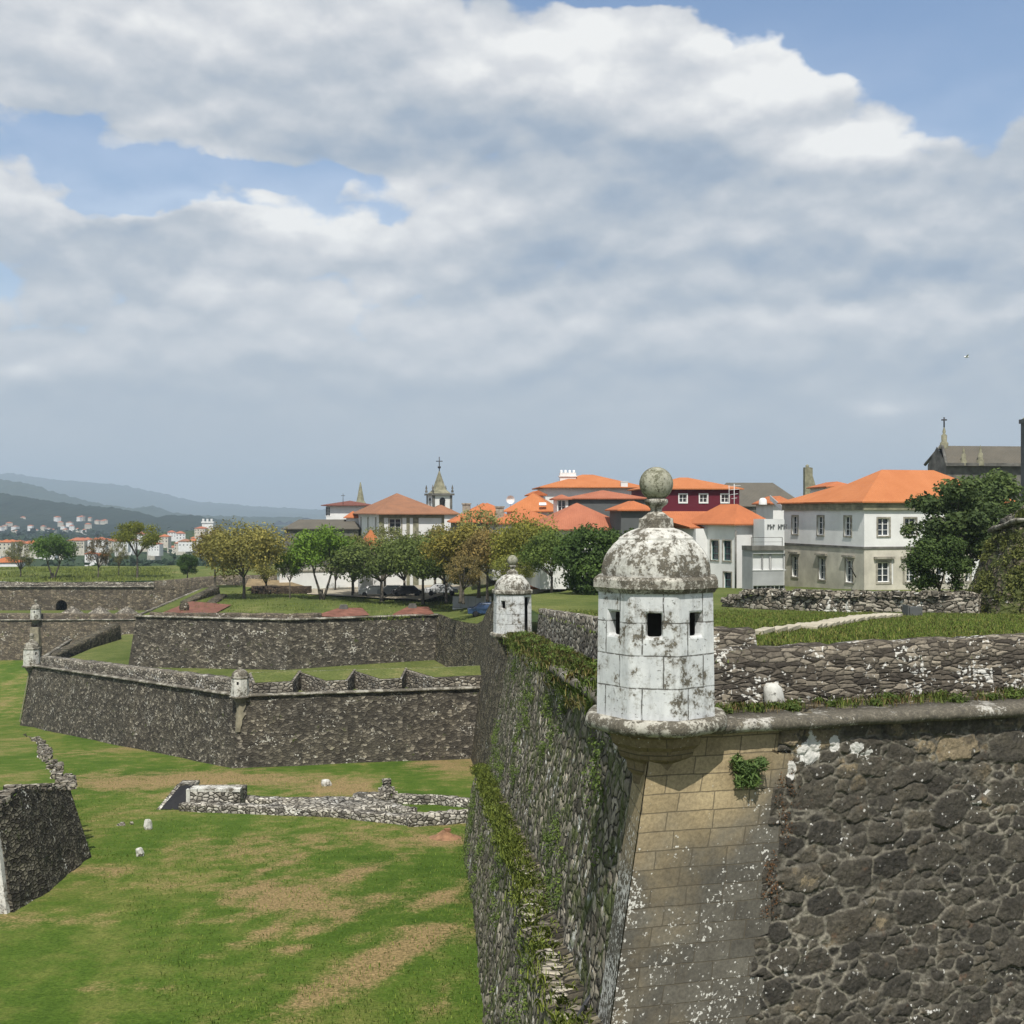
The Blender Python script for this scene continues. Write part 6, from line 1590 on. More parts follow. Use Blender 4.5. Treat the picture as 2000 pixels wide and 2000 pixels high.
# church spires
def spire(label, px, D, tip_py, base_py, w_px, belfry=None, cross=False):
    b = P(px, base_py, D); h = (base_py - tip_py) / F * D; r = w_px / 2 / F * D
    t = thing('bell_tower', label, 'church tower', (b.x, D, -12))
    k = math.radians(22)
    m = MB(); m.lathe([(r * 1.25, 0), (r * 1.18, h * .05), (r * .78, h * .18), (r * .72, h * .22), (0.10, h), (0, h)], 4 if belfry else 8, (b.x, D, b.z), rot=math.radians(45) + k, smooth=False)
    local(t, m.build('spire', M['granite_olive'], t))
    if belfry:
        wz = (belfry) / F * D; sw = r * 1.9
        o = Vector((b.x, D, 0)); uu = Vector((math.cos(k), math.sin(k), 0)); vv = Vector((-math.sin(k), math.cos(k), 0))
        m = MB()
        for (d1, nn) in ((uu, -vv), (vv, uu), (-uu, vv), (-vv, -uu)):
            st = o - d1 * sw / 2 + nn * sw / 2; st.z = b.z - wz - .2
            m.panel(st, d1, (0, 0, 1), nn, sw, wz, [(sw * .34, sw * .66, wz * .12, wz * .62)], depth=.35)
            for i in range(5):
                pass
        m.obox(o - uu * sw / 2 - vv * sw / 2 + Vector((0, 0, -12)), uu, vv, (0, 0, 1), sw, sw, b.z - wz - .2 + 12)
        local(t, m.build('belfry', M['white_wall'], t))
        m = MB()
        for (d1, nn) in ((uu, -vv), (vv, uu), (-uu, vv), (-vv, -uu)):
            st = o - d1 * sw / 2 + nn * (sw / 2); st.z = b.z - wz - .2
            for s_ in (-.1, sw - .35): m.obox(st + d1 * s_, d1, (0, 0, 1), nn, .45, wz, .06)
            # round head of the bell opening, its shade drawn as a dark face
            mid = st + d1 * (sw / 2) + Vector((0, 0, wz * .62)); R_ = sw * .16
            pts = [mid + nn * .02 + d1 * (R_ * math.cos(t_)) + Vector((0, 0, R_ * math.sin(t_))) for t_ in np.linspace(0, math.pi, 9)]
            m.add(pts, [tuple(range(9))], 1)
            p0 = o + d1 * (sw / 2 + .1) + nn * (sw / 2 + .1)
            m.lathe([(.22, 0), (.28, .3), (.12, .5), (.2, .8), (.0, 1.5)], 6, (p0.x, p0.y, b.z + .25))
        m.obox(o - uu * (sw / 2 + .4) - vv * (sw / 2 + .4) + Vector((0, 0, b.z - .25)), uu, vv, (0, 0, 1), sw + .8, sw + .8, .35)
        local(t, m.build('stone_trim', [M['granite_dark'], M['dark']], t))
    if cross:
        tp = Vector((b.x, D, b.z + h)); m = MB(); m.tube([tp - Vector((0, 0, .3)), tp + Vector((0, 0, 2.6))], .09, 6); m.tube([tp + Vector((-.6, 0, 1.8)), tp + Vector((.6, 0, 1.8))], .08, 6)
        m.lathe([(0, 0), (.28, .15), (.3, .4), (0, .6)], 10, (tp.x, tp.y, tp.z + .4)); local(t, m.build('cross', M['black_metal'], t))
    return t
spire('white belfry with grey stone spire and iron cross above the villa roof', 858, 215, 920, 965, 40, belfry=28, cross=True)
spire('plain grey pyramid spire rising behind the wine red roof', 704, 245, 942, 986, 20)

# --- church at the right behind the tree
ch = thing('church', 'weathered dark church with gabled slate roof and stone pinnacles at the upper right', 'church', (PX(1866, 150), 150, -8))
D = 150; cx0 = PX(1848, D); L = 22
m = MB(); ez = PZ(905, D); rz_ = PZ(870, D)
cd, sd = math.cos(.12), math.sin(.12); uu = Vector((cd, sd, 0)); vv = Vector((-sd, cd, 0)); o = Vector((cx0, D, 0))
def q_(a_, b_, z): return o + uu * a_ + vv * b_ + Vector((0, 0, z))
m.obox(q_(0, 0, -8), uu, vv, (0, 0, 1), L, 5, ez + 8)
m.add([q_(0, 0, ez), q_(0, 5, ez), q_(0, 2.5, rz_)], [(0, 2, 1)])
local(ch, fixn(m.build('wall', M['granite_dark'], ch)))
m = MB(); m.add([q_(-.1, -.5, ez + .05), q_(L, -.5, ez + .05), q_(L, 2.5, rz_ + .1), q_(-.1 + .8, 2.5, rz_ + .1), q_(-.1 + .8, 5.5, ez), q_(L, 5.5, ez)], [(0, 1, 2, 3), (3, 2, 5, 4)])
m.v = [(v_[0], v_[1], v_[2]) for v_ in m.v]
local(ch, fixn(m.build('roof', M['roof_dark'], ch)))
m = MB()
m.obox(q_(-.4, -.7, ez - .35), uu, (0, 0, 1), vv, L, .4, .3)
m.tube([q_(-.2, -.4, ez), q_(.7, 2.4, rz_ + .2)], .2, 6); m.tube([q_(-.2, 5.4, ez), q_(.7, 2.6, rz_ + .2)], .2, 6)
local(ch, fixn(m.build('gable_coping', M['granite_dark'], ch)))
for a_, b_, zz, s_ in ((1.0, 2.5, rz_, 1.1), (2.2, -.3, ez, .85), (4.4, -.4, ez, .95)):
    p_ = q_(a_, b_, zz); m = MB(); m.lathe([(.5 * s_, -.3), (.5 * s_, .4 * s_), (.32 * s_, .6 * s_), (.36 * s_, 1.3 * s_), (.15 * s_, 1.5 * s_), (.2 * s_, 1.8 * s_), (0, 2.5 * s_)], 8, tuple(p_)); local(ch, m.build('pinnacle', M['granite_olive'], ch))
p_ = q_(1.0, 2.5, rz_ + 2.5); m = MB(); m.tube([p_, p_ + Vector((0, 0, 1.3))], .1, 5); m.tube([p_ + Vector((-.35, 0, .95)), p_ + Vector((.35, 0, .95))], .1, 5); local(ch, m.build('cross', M['black_metal'], ch))
tw = thing('church_tower', 'dark slender stone church tower cut by the right picture edge', 'church tower', (PX(2006, 140), 140, -8))
m = MB(); b = P(2034, 825, 140); m.obox(b + Vector((-1.5, 0, -20)), (1, 0, 0), (0, 1, 0), (0, 0, 1), 4.2, 2.2, 20); m.obox(b + Vector((-1.7, -.2, 0)), (1, 0, 0), (0, 1, 0), (0, 0, 1), 4.6, 2.5, .5)
local(tw, m.build('wall', M['slate_wall'], tw))
m = MB(); m.lathe([(2.2, .5), (1.6, 1.0), (1.5, 1.6), (.9, 2.2), (.5, 3.2), (0, 3.6)], 8, (b.x + .6, b.y + 1.7, b.z)); m.lathe([(.35, .4), (.3, 1.0), (.45, 1.2), (0, 2.2)], 8, (b.x - 1.3, b.y, b.z)); local(tw, m.build('lantern', M['granite_olive'], tw))

# --- low white building behind the trees
lw, li = house('low_white_building', 'long low white building behind the trunks above the bastion lawn', 546, 770, 176, 14, 1116, -12.6, 0, 'white_wall', None, pxLL=541, cat='building',
    front=[(.035, -9.9, .55, .9, {})])
m = MB(); m.obox(li['V3'](li['c'] - li['u'] * .2 + li['nf'] * .2, li['z1']), li['V3'](li['u'], 0), li['V3'](li['v'], 0), (0, 0, 1), li['W'] + .4, li['D'] + .4, .18); local(lw, m.build('roof', M['granite'], lw))
m = MB(); m.add([T(600, 164)[:2] + (-11.42,), T(830, 150)[:2] + (-11.2,), T(930, 160)[:2] + (-9.9,), T(760, 182)[:2] + (-11.3,), T(600, 175)[:2] + (-11.45,)], [(0, 1, 2, 3, 4)])
m.build('plaza', M['paving'])['kind'] = 'structure'
dw = thing('dark_hedge_wall', 'dark brown rough wall between trunks in front of the low white building', 'wall', (PX(548, 166), 166, -11.6))
parapet(dw, [P(490, 1172, 166)[:], P(606, 1172, 166)[:]], 1.2, [1.9, 1.9], masonry('brown_wall', (.5, .3), [(0, (.035, .028, .022)), (1, (.09, .07, .05))], mortar=(.03, .025, .02), lichen=.1, lsize=3, seed=1.1), 'masonry', res=.8, rough=.06)
m = MB(); q = P(470, 1150, 170); m.add([P(478, 1146, 172), P(600, 1146, 172), P(560, 1134, 178), P(486, 1130, 178)], [(0, 1, 2, 3)]); m.build('bank_path', plain('dry_bank', (.24, .18, .10), var=.25, scale=1))['kind'] = 'structure'
# brick embrasures on the upper bastion
def brick_mound(pxa, pxm, pxb, Da, Dm, py0, pym, label):
    a_, b_ = P(pxa, py0, Da), P(pxb, py0 - 2, Da + 1.5); mz = PZ(pym, Dm)
    m = MB(); k = PX(pxm, Dm)
    V = [a_, b_, Vector((k - .7, Dm - 1.2, mz)), Vector((k + .7, Dm - 1.2, mz)), Vector((k - 1.0, Dm + 3, mz - .3)), Vector((k + 1.5, Dm + 3, mz - .3)), Vector((k, Da - .1, a_.z - .1))]
    base = [Vector((p.x, p.y, -12.4)) for p in V]
    m.add(V, [(0, 6, 2), (6, 3, 2), (6, 1, 3), (2, 3, 5, 4), (0, 2, 4), (3, 1, 5)])
    o = fixn(m.build('embrasure', M['brick_red']))
    tag_mesh(o, label, 'embrasure')
    m = MB(); m.box((k, Dm - 1.6, mz - .15), (.95, .4, .8)); m.box((k, Dm - 1.5, mz + .3), (.75, .5, .22))
    tag_mesh(m.build('embrasure_block', M['granite_dark']), 'dark stone block at the throat of ' + label.split(' embrasure')[0].replace('long low', 'the left').replace('second', 'the right') + ' embrasure', 'stone block')
brick_mound(612, 675, 722, 128.5, 134, 1203, 1186, 'long low red brick embrasure on the upper bastion, left of two')
brick_mound(764, 808, 848, 131.5, 137, 1201, 1184, 'second red brick embrasure on the upper bastion, nearer its right corner')
m = MB(); 
m.add([P(318, 1196, 136), P(418, 1199, 135), P(452, 1181, 148), P(372, 1174, 153)], [(0, 1, 2, 3)])
zz = -11.42; m.v = [(v_[0] * (zz / v_[2]), v_[1] * (zz / v_[2]), zz) for v_ in m.v]
m.build('brick_path', M['brick_red'])['kind'] = 'structure'
x, y = PX(360, 137), 137; m = MB(); m.lathe([(.0, 1.0), (.45, .9), (.6, .4), (.5, 0)], 9, (x, y, -11.5)); tag_mesh(m.build('mossy_stone', M['dark_rubble']), 'round mossy stone on the red brick path at the left corner', 'stone')
# sunken ramps with dark side walls
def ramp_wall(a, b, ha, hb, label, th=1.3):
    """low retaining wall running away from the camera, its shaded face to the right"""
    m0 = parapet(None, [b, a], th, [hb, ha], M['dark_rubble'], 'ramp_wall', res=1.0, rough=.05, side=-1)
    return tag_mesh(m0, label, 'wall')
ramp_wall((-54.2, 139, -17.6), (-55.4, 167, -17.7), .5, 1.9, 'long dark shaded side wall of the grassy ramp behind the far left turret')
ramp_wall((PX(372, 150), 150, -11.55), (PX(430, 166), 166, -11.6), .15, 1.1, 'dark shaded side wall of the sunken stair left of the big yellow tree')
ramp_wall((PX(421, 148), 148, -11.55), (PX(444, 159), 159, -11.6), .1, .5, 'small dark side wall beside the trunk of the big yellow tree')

# ------------------------------------------------------------------ cars
def car(label, px, D, heading, colour, z=None, van=False, group='vehicles parked behind the trees'):
    x = PX(px, D); z = town_z(x, D) if z is None else z
    t = thing('parked_car', label, 'car', (x, D, z), heading, group)
    Lc, Wc = (4.3, 1.75) if not van else (5.4, 2.0); hb, ht = (.95, 1.45) if not van else (1.1, 2.3)
    prof = [(-Lc / 2, .35), (-Lc / 2, .8), (-Lc / 2 + .1, hb), (-Lc * .33, hb + .05), (-Lc * .2, ht), (Lc * .22, ht), (Lc * .36, hb), (Lc / 2 - .1, hb - .18), (Lc / 2, .55), (Lc / 2, .35)] if not van else \
           [(-Lc / 2, .35), (-Lc / 2, ht), (Lc * .2, ht), (Lc * .34, hb + .1), (Lc / 2, hb - .15), (Lc / 2, .35)]
    m = MB(); n_ = len(prof)
    vs = [(a_, -Wc / 2 * (1 if b_ <= hb + .06 else .86), b_) for a_, b_ in prof] + [(a_, Wc / 2 * (1 if b_ <= hb + .06 else .86), b_) for a_, b_ in prof]
    m.add(vs, [tuple(range(n_)), tuple(range(2 * n_ - 1, n_ - 1, -1))] + [(i, n_ + i, n_ + (i + 1) % n_, (i + 1) % n_) for i in range(n_)])
    bd = fixn(m.build('body', plain('car_paint', colour, rough=.25, spec=.5, var=.02), t))
    bv = bd.modifiers.new('b', 'BEVEL'); bv.width = .07; bv.segments = 2
    for s_ in (-1, 1):
        m = MB(); y_ = s_ * (Wc / 2 * .93 + .012)
        if not van: m.add([(-Lc * .27, y_, hb + .06), (Lc * .30, y_, hb + .06), (Lc * .2, y_ * .95, ht - .08), (-Lc * .18, y_ * .95, ht - .08)], [(0, 1, 2, 3) if s_ < 0 else (3, 2, 1, 0)])
        else: m.add([(Lc * .05, y_ * 1.06, hb + .15), (Lc * .30, y_ * 1.06, hb + .15), (Lc * .2, y_, ht - .25), (Lc * .05, y_, ht - .25)], [(0, 1, 2, 3) if s_ < 0 else (3, 2, 1, 0)])
        m.build('side_window', M['glass'], t)
    for a_ in (-.31, .31):
        for s_ in (-1, 1):
            m = MB(); m.lathe([(0, -.1), (.2, -.1), (.32, -.08), (.33, .08), (.2, .1), (0, .1)], 14)
            m.v = [(v_[0] + a_ * Lc, v_[2] + s_ * (Wc / 2 - .05), v_[1] + .33) for v_ in m.v]; m.build('wheel', M['dark'], t)
    return t
car('white hatchback parked by the light trunk in front of the low white building', 731, 160, 0.15, (.7, .7, .7), z=-11.45)
car('silver car glimpsed under the dark spreading tree', 768, 160, .1, (.35, .36, .37), z=-11.4)
car('black car in the deep shade of the middle tree', 795, 158, .1, (.03, .03, .035), z=-11.3)
car('light grey car at the right end of the shaded row', 862, 150, .1, (.45, .46, .47), z=-10.6)
car('dark blue estate car in front of the grey boarded fence beside the middle turret', 953, 124, .08, (.03, .06, .13), z=-11.0)
car('small pale car under the dark tree left of the large turret', 1160, 98, .1, (.6, .62, .62))
m = MB(); fx0, fx1 = PX(884, 139), PX(960, 139); n_ = 5
fn = thing('boarded_fence', 'pale grey boarded hoarding between the trees and the middle turret', 'fence', (fx0, 139, -11.5))
zb = -11.3
for i in range(n_):
    m.obox((fx0 + (fx1 - fx0) * i / n_, 139, zb), (1, 0, 0), (0, 0, 1), (0, 1, 0), (fx1 - fx0) / n_ * .96, 1.35, .12)
local(fn, m.build('panels', M['grey_panel'], fn)); m = MB(); m.obox((fx0, 138.8, zb - .25), (1, 0, 0), (0, 0, 1), (0, 1, 0), fx1 - fx0, .2, .3); local(fn, m.build('base_rail', M['white_wall'], fn))
house('stone_outbuilding', 'brownish outbuilding wall seen right of the middle turret under the trees', 1035, 1075, 130, 4, 1150, -9.5, 0, 'cream_wall', 'roof_orange', Dp=6, cat='building')

# bird
q = P(1888, 697, 90); m = MB(); m.lathe([(0, -.22), (.06, -.12), (.07, .05), (.0, .25)], 8); m.v = [(v_[2], v_[0], v_[1]) for v_ in m.v]
m.add([(-.08, 0, .02), (.08, 0, .02), (.02, -.42, .12), (-.06, -.42, .12)], [(0, 1, 2, 3)]); m.add([(-.08, 0, .02), (.08, 0, .02), (.02, .42, .12), (-.06, .42, .12)], [(3, 2, 1, 0)])
m.v = [(v_[0] + q.x, v_[1] * .9 + q.y + 0, v_[2] + q.z) for v_ in m.v]
tag_mesh(m.build('gull', M['white_wall']), 'tiny white gull gliding in the sky at right', 'bird')
# ------------------------------------------------------------------ far houses in the valley and on the slopes
def far_house_mesh(seed, wcol, rcol):
    r = random.Random(seed); m = MB(); w_, d_, h_ = r.uniform(9, 14), r.uniform(8, 11), r.uniform(5, 9)
    m.box((0, 0, h_ / 2 - 2.5), (w_, d_, h_ + 5), 0, 0)
    k = MB(); hip_roof(k, Vector((-w_ / 2, -d_ / 2)), Vector((1, 0)), Vector((0, 1)), w_, d_, h_, 2.3, .5)
    m.add(k.v, k.f, 1)
    nwin = max(2, int(w_ / 3))
    for fl in range(int(h_ / 3)):
        for i in range(nwin):
            x = -w_ / 2 + (i + .5) * w_ / nwin; m.obox((x - .5, -d_ / 2 - .03, 1 + fl * 3), (1, 0, 0), (0, 0, 1), (0, 1, 0), 1.0, 1.3, .02, 2)
    me_o = m.build('distant_house', [wcol, rcol, M['glass']])
    me = me_o.data; bpy.data.objects.remove(me_o); return me
fm_ = [far_house_mesh(i, M['white_wall' if i % 3 else 'cream_wall'], M[['roof_orange', 'roof_red', 'roof_old', 'roof_orange', 'roof_red'][i % 5]]) for i in range(7)]
def far_house(px, py, D, label, group, sc=1.0, rz=None):
    ki = rnd.randrange(len(fm_)); me = fm_[ki]; label = ['cream', 'white', 'white'][ki % 3] + ' walled, ' + ['orange', 'red', 'brown', 'orange', 'red'][ki % 5] + ' roofed ' + label; o = bpy.data.objects.new('distant_house', me); COL.objects.link(o)
    o.location = P(px, py, D); o.rotation_euler = (0, 0, rnd.uniform(-.7, .7) if rz is None else rz); o.scale = (sc, sc, sc)
    props(o, label, 'house', group); return o
g1 = 'hazy town houses beyond the left tree group'
for i in range(26):
    px = 235 + i * 8.2 + rnd.uniform(-6, 6); far_house(px, rnd.uniform(1052, 1092) - (10 if px > 330 else 0), rnd.uniform(760, 950), 'house on the small hill seen between left hand trees', g1, rnd.uniform(.5, .75))
for i in range(9): far_house(-5 + i * 15 + rnd.uniform(-5, 5), 1078 + rnd.uniform(-4, 4), rnd.uniform(560, 640), 'row house at the left picture edge beyond the walls', 'row houses at the far left', rnd.uniform(.55, .7), 0.05)
for i in range(8): far_house(150 + i * 12 + rnd.uniform(-4, 4), 1070 + rnd.uniform(-3, 3), rnd.uniform(640, 720), 'town house between the green and the yellow left hand trees', 'red roofed houses between the left trees', rnd.uniform(.6, .75), 0.1)
for i in range(5): far_house(183 + rnd.uniform(-8, 20), 1100 + rnd.uniform(-6, 6), rnd.uniform(480, 560), 'house low behind the bare tree at left', 'pale houses behind the bare tree', .45)
for px, py in [(2, 1030), (10, 1028), (18, 1024), (30, 1030), (28, 1038), (45, 1012), (85, 1030), (95, 1033), (104, 1038), (112, 1014), (118, 1022), (124, 1028), (128, 1036), (140, 1030), (152, 1034), (163, 1038), (155, 1012), (160, 1011), (172, 1026), (190, 1018), (200, 1019), (205, 1017), (70, 1036), (60, 1030), (136, 1022), (176, 1012)]:
    far_house(px, py + 3, 1750 - (1040 - py) * -14, 'house scattered on the hazy wooded slope at far left', 'houses scattered on the distant slope', rnd.uniform(.45, .8))
far_house(15, 1132, 300, 'house just above the tree platform at the left edge', None, .55, .1)
o = bpy.data.objects.new('water_tower', None)
m = MB(); q = P(408, 1040, 860); m.box((q.x, q.y, q.z), (8, 8, 14)); m.box((q.x, q.y, q.z + 7.5), (9, 9, 1)); bpy.data.objects.remove(o)
for k in (-3, 0, 3): m.box((q.x + k, q.y - 4, q.z + 9), (1.4, 1, 2))
tag_mesh(m.build('square_tower', M['white_wall']), 'square white battlemented tower on the skyline of the far town', 'tower')

# ------------------------------------------------------------------ trees
def leaf_cloud(name, centers, radii, n, size, seed, squash=0.8, tone_bias=0.0, mat='leaf', elong=1.5):
    r = np.random.default_rng(seed); nc = len(centers)
    c = np.array(centers); rad = np.array(radii); wts = rad ** 2; wts = wts / wts.sum()
    ci = r.choice(nc, n, p=wts)
    d = r.normal(size=(n, 3)); d /= np.linalg.norm(d, axis=1)[:, None]
    rr = r.random(n) ** 0.6 * 1.12
    p = c[ci] + d * (rr * rad[ci])[:, None] * np.array([1, 1, squash])
    nrm = d * 0.7 + r.normal(size=(n, 3)) * 0.55 + np.array([0, 0, 0.35]); nrm /= np.linalg.norm(nrm, axis=1)[:, None]
    a = np.cross(nrm, r.normal(size=(n, 3))); a /= np.linalg.norm(a, axis=1)[:, None]; b = np.cross(nrm, a)
    s = size * (0.6 + 0.8 * r.random(n))[:, None]
    v = np.stack([p - a * s * elong / 2, p + b * s * .42, p + a * s * elong / 2, p - b * s * .42], 1).reshape(-1, 3)
    me = bpy.data.meshes.new(name); me.vertices.add(4 * n); me.vertices.foreach_set('co', v.astype('f').ravel())
    me.loops.add(4 * n); me.loops.foreach_set('vertex_index', np.arange(4 * n, dtype='i'))
    me.polygons.add(n); me.polygons.foreach_set('loop_start', np.arange(0, 4 * n, 4, dtype='i'))
    me.update(calc_edges=True); me.validate()
    ctone = r.random(nc)
    tone = np.clip(0.25 + 0.5 * r.random(n) + 0.35 * (ctone[ci] - .5) + tone_bias, 0, 1)
    at = me.attributes.new('tone', 'FLOAT', 'FACE'); at.data.foreach_set('value', tone.astype('f'))
    me.materials.append(M[mat]); return me
def tree_meshes(seed, H, Wc, trunk_h, n, leaf, limbs=6, clusters=34, flat=0.75, cr=0.19, fork=False, lean=0.0, trunk_r=0.2, twigs=0, low=0.0):
    r = random.Random(seed); m = MB(); ends = []
    cz = trunk_h + (H - trunk_h) * (0.5 - low); ch = (H - trunk_h) / 2 * (1 + low)
    cen = []; rad = []
    for i in range(clusters):
        a = r.uniform(0, 2 * math.pi); e = math.asin(r.uniform(-.75, 1)); q = r.uniform(.45, 1) ** .6
        x = math.cos(a) * math.cos(e) * q * Wc / 2 * (1 - cr); y = math.sin(a) * math.cos(e) * q * Wc / 2 * (1 - cr); z = cz + math.sin(e) * q * ch * (1 - cr * .8)
        cen.append((x, y, z)); rad.append(Wc * cr * r.uniform(.6, 1.2))
    def limb(p0, p1, r0, r1, bow):
        mid = (p0 + p1) / 2 + Vector((r.uniform(-1, 1) * bow, r.uniform(-1, 1) * bow, bow * .8)); pts = []
        for i in range(6):
            t = i / 5; pts.append(p0.lerp(mid, t).lerp(mid.lerp(p1, t), t))
        m.tube(pts, [r0 + (r1 - r0) * i / 5 for i in range(6)], 6); return pts
    if fork:
        tr = [Vector((0, 0, -.4)), Vector((lean * .5, 0, trunk_h * .45))]; m.tube(tr, [trunk_r * 1.2, trunk_r], 8)
        tops = [Vector((-trunk_h * .3, 0, trunk_h)), Vector((trunk_h * .38, .3, trunk_h * 1.0))]
        m.tube([Vector((0, 0, -.4)), Vector((-trunk_h * .12, 0, trunk_h * .5)), tops[0]], [trunk_r, trunk_r * .8, trunk_r * .6], 8)
        m.tube([Vector((0, 0, -.4)), Vector((trunk_h * .2, .1, trunk_h * .45)), tops[1]], [trunk_r, trunk_r * .8, trunk_r * .55], 8)
    else:
        tops = [Vector((lean, 0, trunk_h))]
        m.tube([Vector((0, 0, -.4)), Vector((lean * .1, 0, 0)), Vector((lean * .3 + .05, .03, trunk_h * .5)), tops[0]], [trunk_r * 1.5, trunk_r * 1.15, trunk_r * .9, trunk_r * .75], 8)
    order = sorted(range(clusters), key=lambda i: -abs(cen[i][0]))
    step = max(1, clusters // limbs)
    for k in range(limbs):
        c = Vector(cen[(k * step) % clusters]); t0 = tops[k % len(tops)]
        pts = limb(t0, c, trunk_r * .5, .03, .3)
        for s_ in range(2 + twigs):
            c2 = Vector(cen[r.randrange(clusters)])
            if (c2 - pts[3]).length < Wc * .4: limb(pts[r.choice((2, 3, 4))], c2, trunk_r * .2, .02, .15)
    tm = m.build('trunk', M['bark_pale'] if trunk_r < .18 else M['bark']); tme = tm.data; bpy.data.objects.remove(tm)
    cme = leaf_cloud('crown', cen, rad, n, leaf, seed, flat)
    return tme, cme
def plant(name, label, meshes, x, y, z, col, sc=1.0, rz=0.0, group=None, sx=1.0, cat='tree'):
    t = thing(name, label, cat, (x, y, z), rz, group); t.scale = (sc * sx, sc * sx, sc)
    a = bpy.data.objects.new('trunk', meshes[0]); COL.objects.link(a); a.parent = t
    b = bpy.data.objects.new('crown', meshes[1]); COL.objects.link(b); b.parent = t; b.color = (*col, 1)
    return t
GREEN = (.085, .145, .03); BRIGHT = (.13, .21, .03); OLIVE = (.20, .20, .05); YEL = (.26, .23, .07); DARK = (.035, .065, .020); BROWN = (.20, .12, .035); BLUEG = (.05, .085, .03); GREY = (.17, .165, .075)
TA = tree_meshes(11, 9, 9, 3.2, 8500, .22, limbs=7, clusters=36)
TB = tree_meshes(12, 10, 11, 3.0, 10500, .23, limbs=8, clusters=44, flat=.8)
TC = tree_meshes(13, 9, 8.5, 3.2, 8500, .225, limbs=6, clusters=34, fork=True)
TD = tree_meshes(14, 8, 12, 2.6, 10500, .235, limbs=9, clusters=50, flat=.7, cr=.14)
TE = tree_meshes(15, 9, 8, 2.2, 4600, .165, limbs=10, clusters=40, twigs=4, cr=.13)
TF = tree_meshes(16, 8, 7.5, 1.2, 12000, .215, limbs=6, clusters=46, low=.08, cr=.17)
TG = tree_meshes(17, 8, 10, 3.0, 6500, .20, limbs=9, clusters=26, flat=.55, cr=.15, low=-.15, twigs=2)
# (name, label, meshes, px, py_base, D, px_height, px_width, colour)
def tree(label, ms, px, pyb, D, hpx, wpx, col, H0, W0, rz=0.0, name='tree', group=None, zb=None):
    x = PX(px, D); z = PZ(pyb, D) if zb is None else zb
    s = hpx / F * D / H0; sx = (wpx / F * D / W0) / s
    return plant(name, label, ms, x, D, z, col, s, rz, group, sx)
tree('thin brownish half bare tree at the far left edge of the platform', TE, 40, 1132, 226, 80, 60, GREY, 9, 8)
tree('rounded rich green tree, leftmost full crown on the platform', TC, 103, 1134, 224, 94, 88, GREEN, 9, 8.5)
tree('nearly bare brown tree between the green and yellow green platform trees', TE, 192, 1130, 228, 84, 56, (.12, .09, .04), 9, 8, 1.0)
tree('yellow green tree with an open forked frame on the platform', TG, 268, 1128, 226, 106, 96, (.16, .17, .025), 8, 10)
tree('pale trunked tree just left of the town hill houses', TE, 232, 1126, 232, 70, 40, GREY, 9, 8, 2.0)
tree('small dark green round bush tree at the end of the platform', TF, 366, 1128, 215, 52, 46, (.05, .09, .02), 8, 7.5)
tree('large yellow brown tree on a grey trunk at the corner of the bastion lawn', TB, 476, 1174, 157, 152, 172, YEL, 10, 11)
tree('faint yellow brown tree behind the large yellow one', TA, 420, 1150, 178, 116, 90, (.15, .125, .035), 9, 9, 1.5)
tree('bright green dense tree with forked dark stems on the bastion lawn', TC, 628, 1176, 155, 154, 128, BRIGHT, 9, 8.5)
tree('slim green tree on a straight grey trunk left of the forked tree', TA, 566, 1172, 158, 100, 62, (.10, .15, .02), 9, 9, .5)
tree('grey green half leafed tree left of the villa wall', TE, 690, 1170, 164, 132, 90, (.13, .125, .05), 9, 8, .4)
tree('grey brown hazy tree below the long dark roof', TE, 655, 1165, 172, 120, 80, (.12, .12, .045), 9, 8, 1.4)
tree('low spreading dark tree with pale crooked branches in front of the villa', TD, 745, 1176, 152, 122, 225, (.11, .14, .04), 8, 12)
tree('dark green tree to the right of the spreading one', TD, 826, 1174, 146, 132, 175, (.12, .15, .04), 8, 12, 1.1)
tree('olive tree with rusty new leaves beside the middle turret', TA, 900, 1172, 134, 140, 150, (.20, .17, .04), 9, 9, .7)
tree('orange brown tree directly behind the middle turret', TA, 952, 1170, 127, 132, 120, (.22, .16, .06), 9, 9, 2.1)
tree('bare pale twiggy tree in front of the olive stone house', TE, 935, 1160, 138, 175, 130, (.26, .26, .10), 9, 8, .2)
tree('tall olive yellow tree right of the middle turret', TB, 1026, 1172, 118, 166, 135, (.21, .205, .045), 10, 11, .9)
tree('dark mid green tree on several stems between the two near turrets', TA, 1078, 1176, 108, 138, 135, (.105, .145, .035), 9, 9, 1.9)
tree('dense dark evergreen tree close to the left side of the large turret', TF, 1152, 1182, 92, 172, 160, (.065, .105, .028), 8, 7.5)
tree('second dense dark evergreen partly hidden behind the large turret', TF, 1215, 1182, 96, 164, 130, (.06, .095, .025), 8, 7.5, 1.2)
tree('yellow olive tree with leafy low branches behind the middle turret group', TB, 985, 1176, 128, 140, 120, (.21, .20, .06), 10, 11, 2.4)
tree('half bare tree against the white wall of the villa', TE, 850, 1165, 156, 140, 120, (.20, .19, .075), 9, 8, 2.8)
tree('dark tree filling the gap behind the parked cars', TD, 872, 1172, 142, 104, 160, (.09, .12, .03), 8, 12, 2.2)
tree('olive brown tree between the villa and the orange roofs', TA, 868, 1160, 150, 128, 110, (.19, .165, .05), 9, 9, 3.3)
tree('grey green twiggy tree in front of the villa front door', TE, 790, 1166, 160, 130, 130, (.18, .19, .07), 9, 8, 4.1)
tree('small yellow green tree filling the gap left of the forked tree', TE, 520, 1168, 168, 110, 100, (.26, .24, .07), 9, 8, 5.0)
tree('pale olive tree between the bright green tree and the spreading one', TA, 688, 1172, 160, 120, 100, (.16, .17, .05), 9, 9, 5.5)
tree('feathery spring tree above the parked white car', TE, 752, 1160, 168, 140, 120, (.19, .20, .07), 9, 8, 3.7)
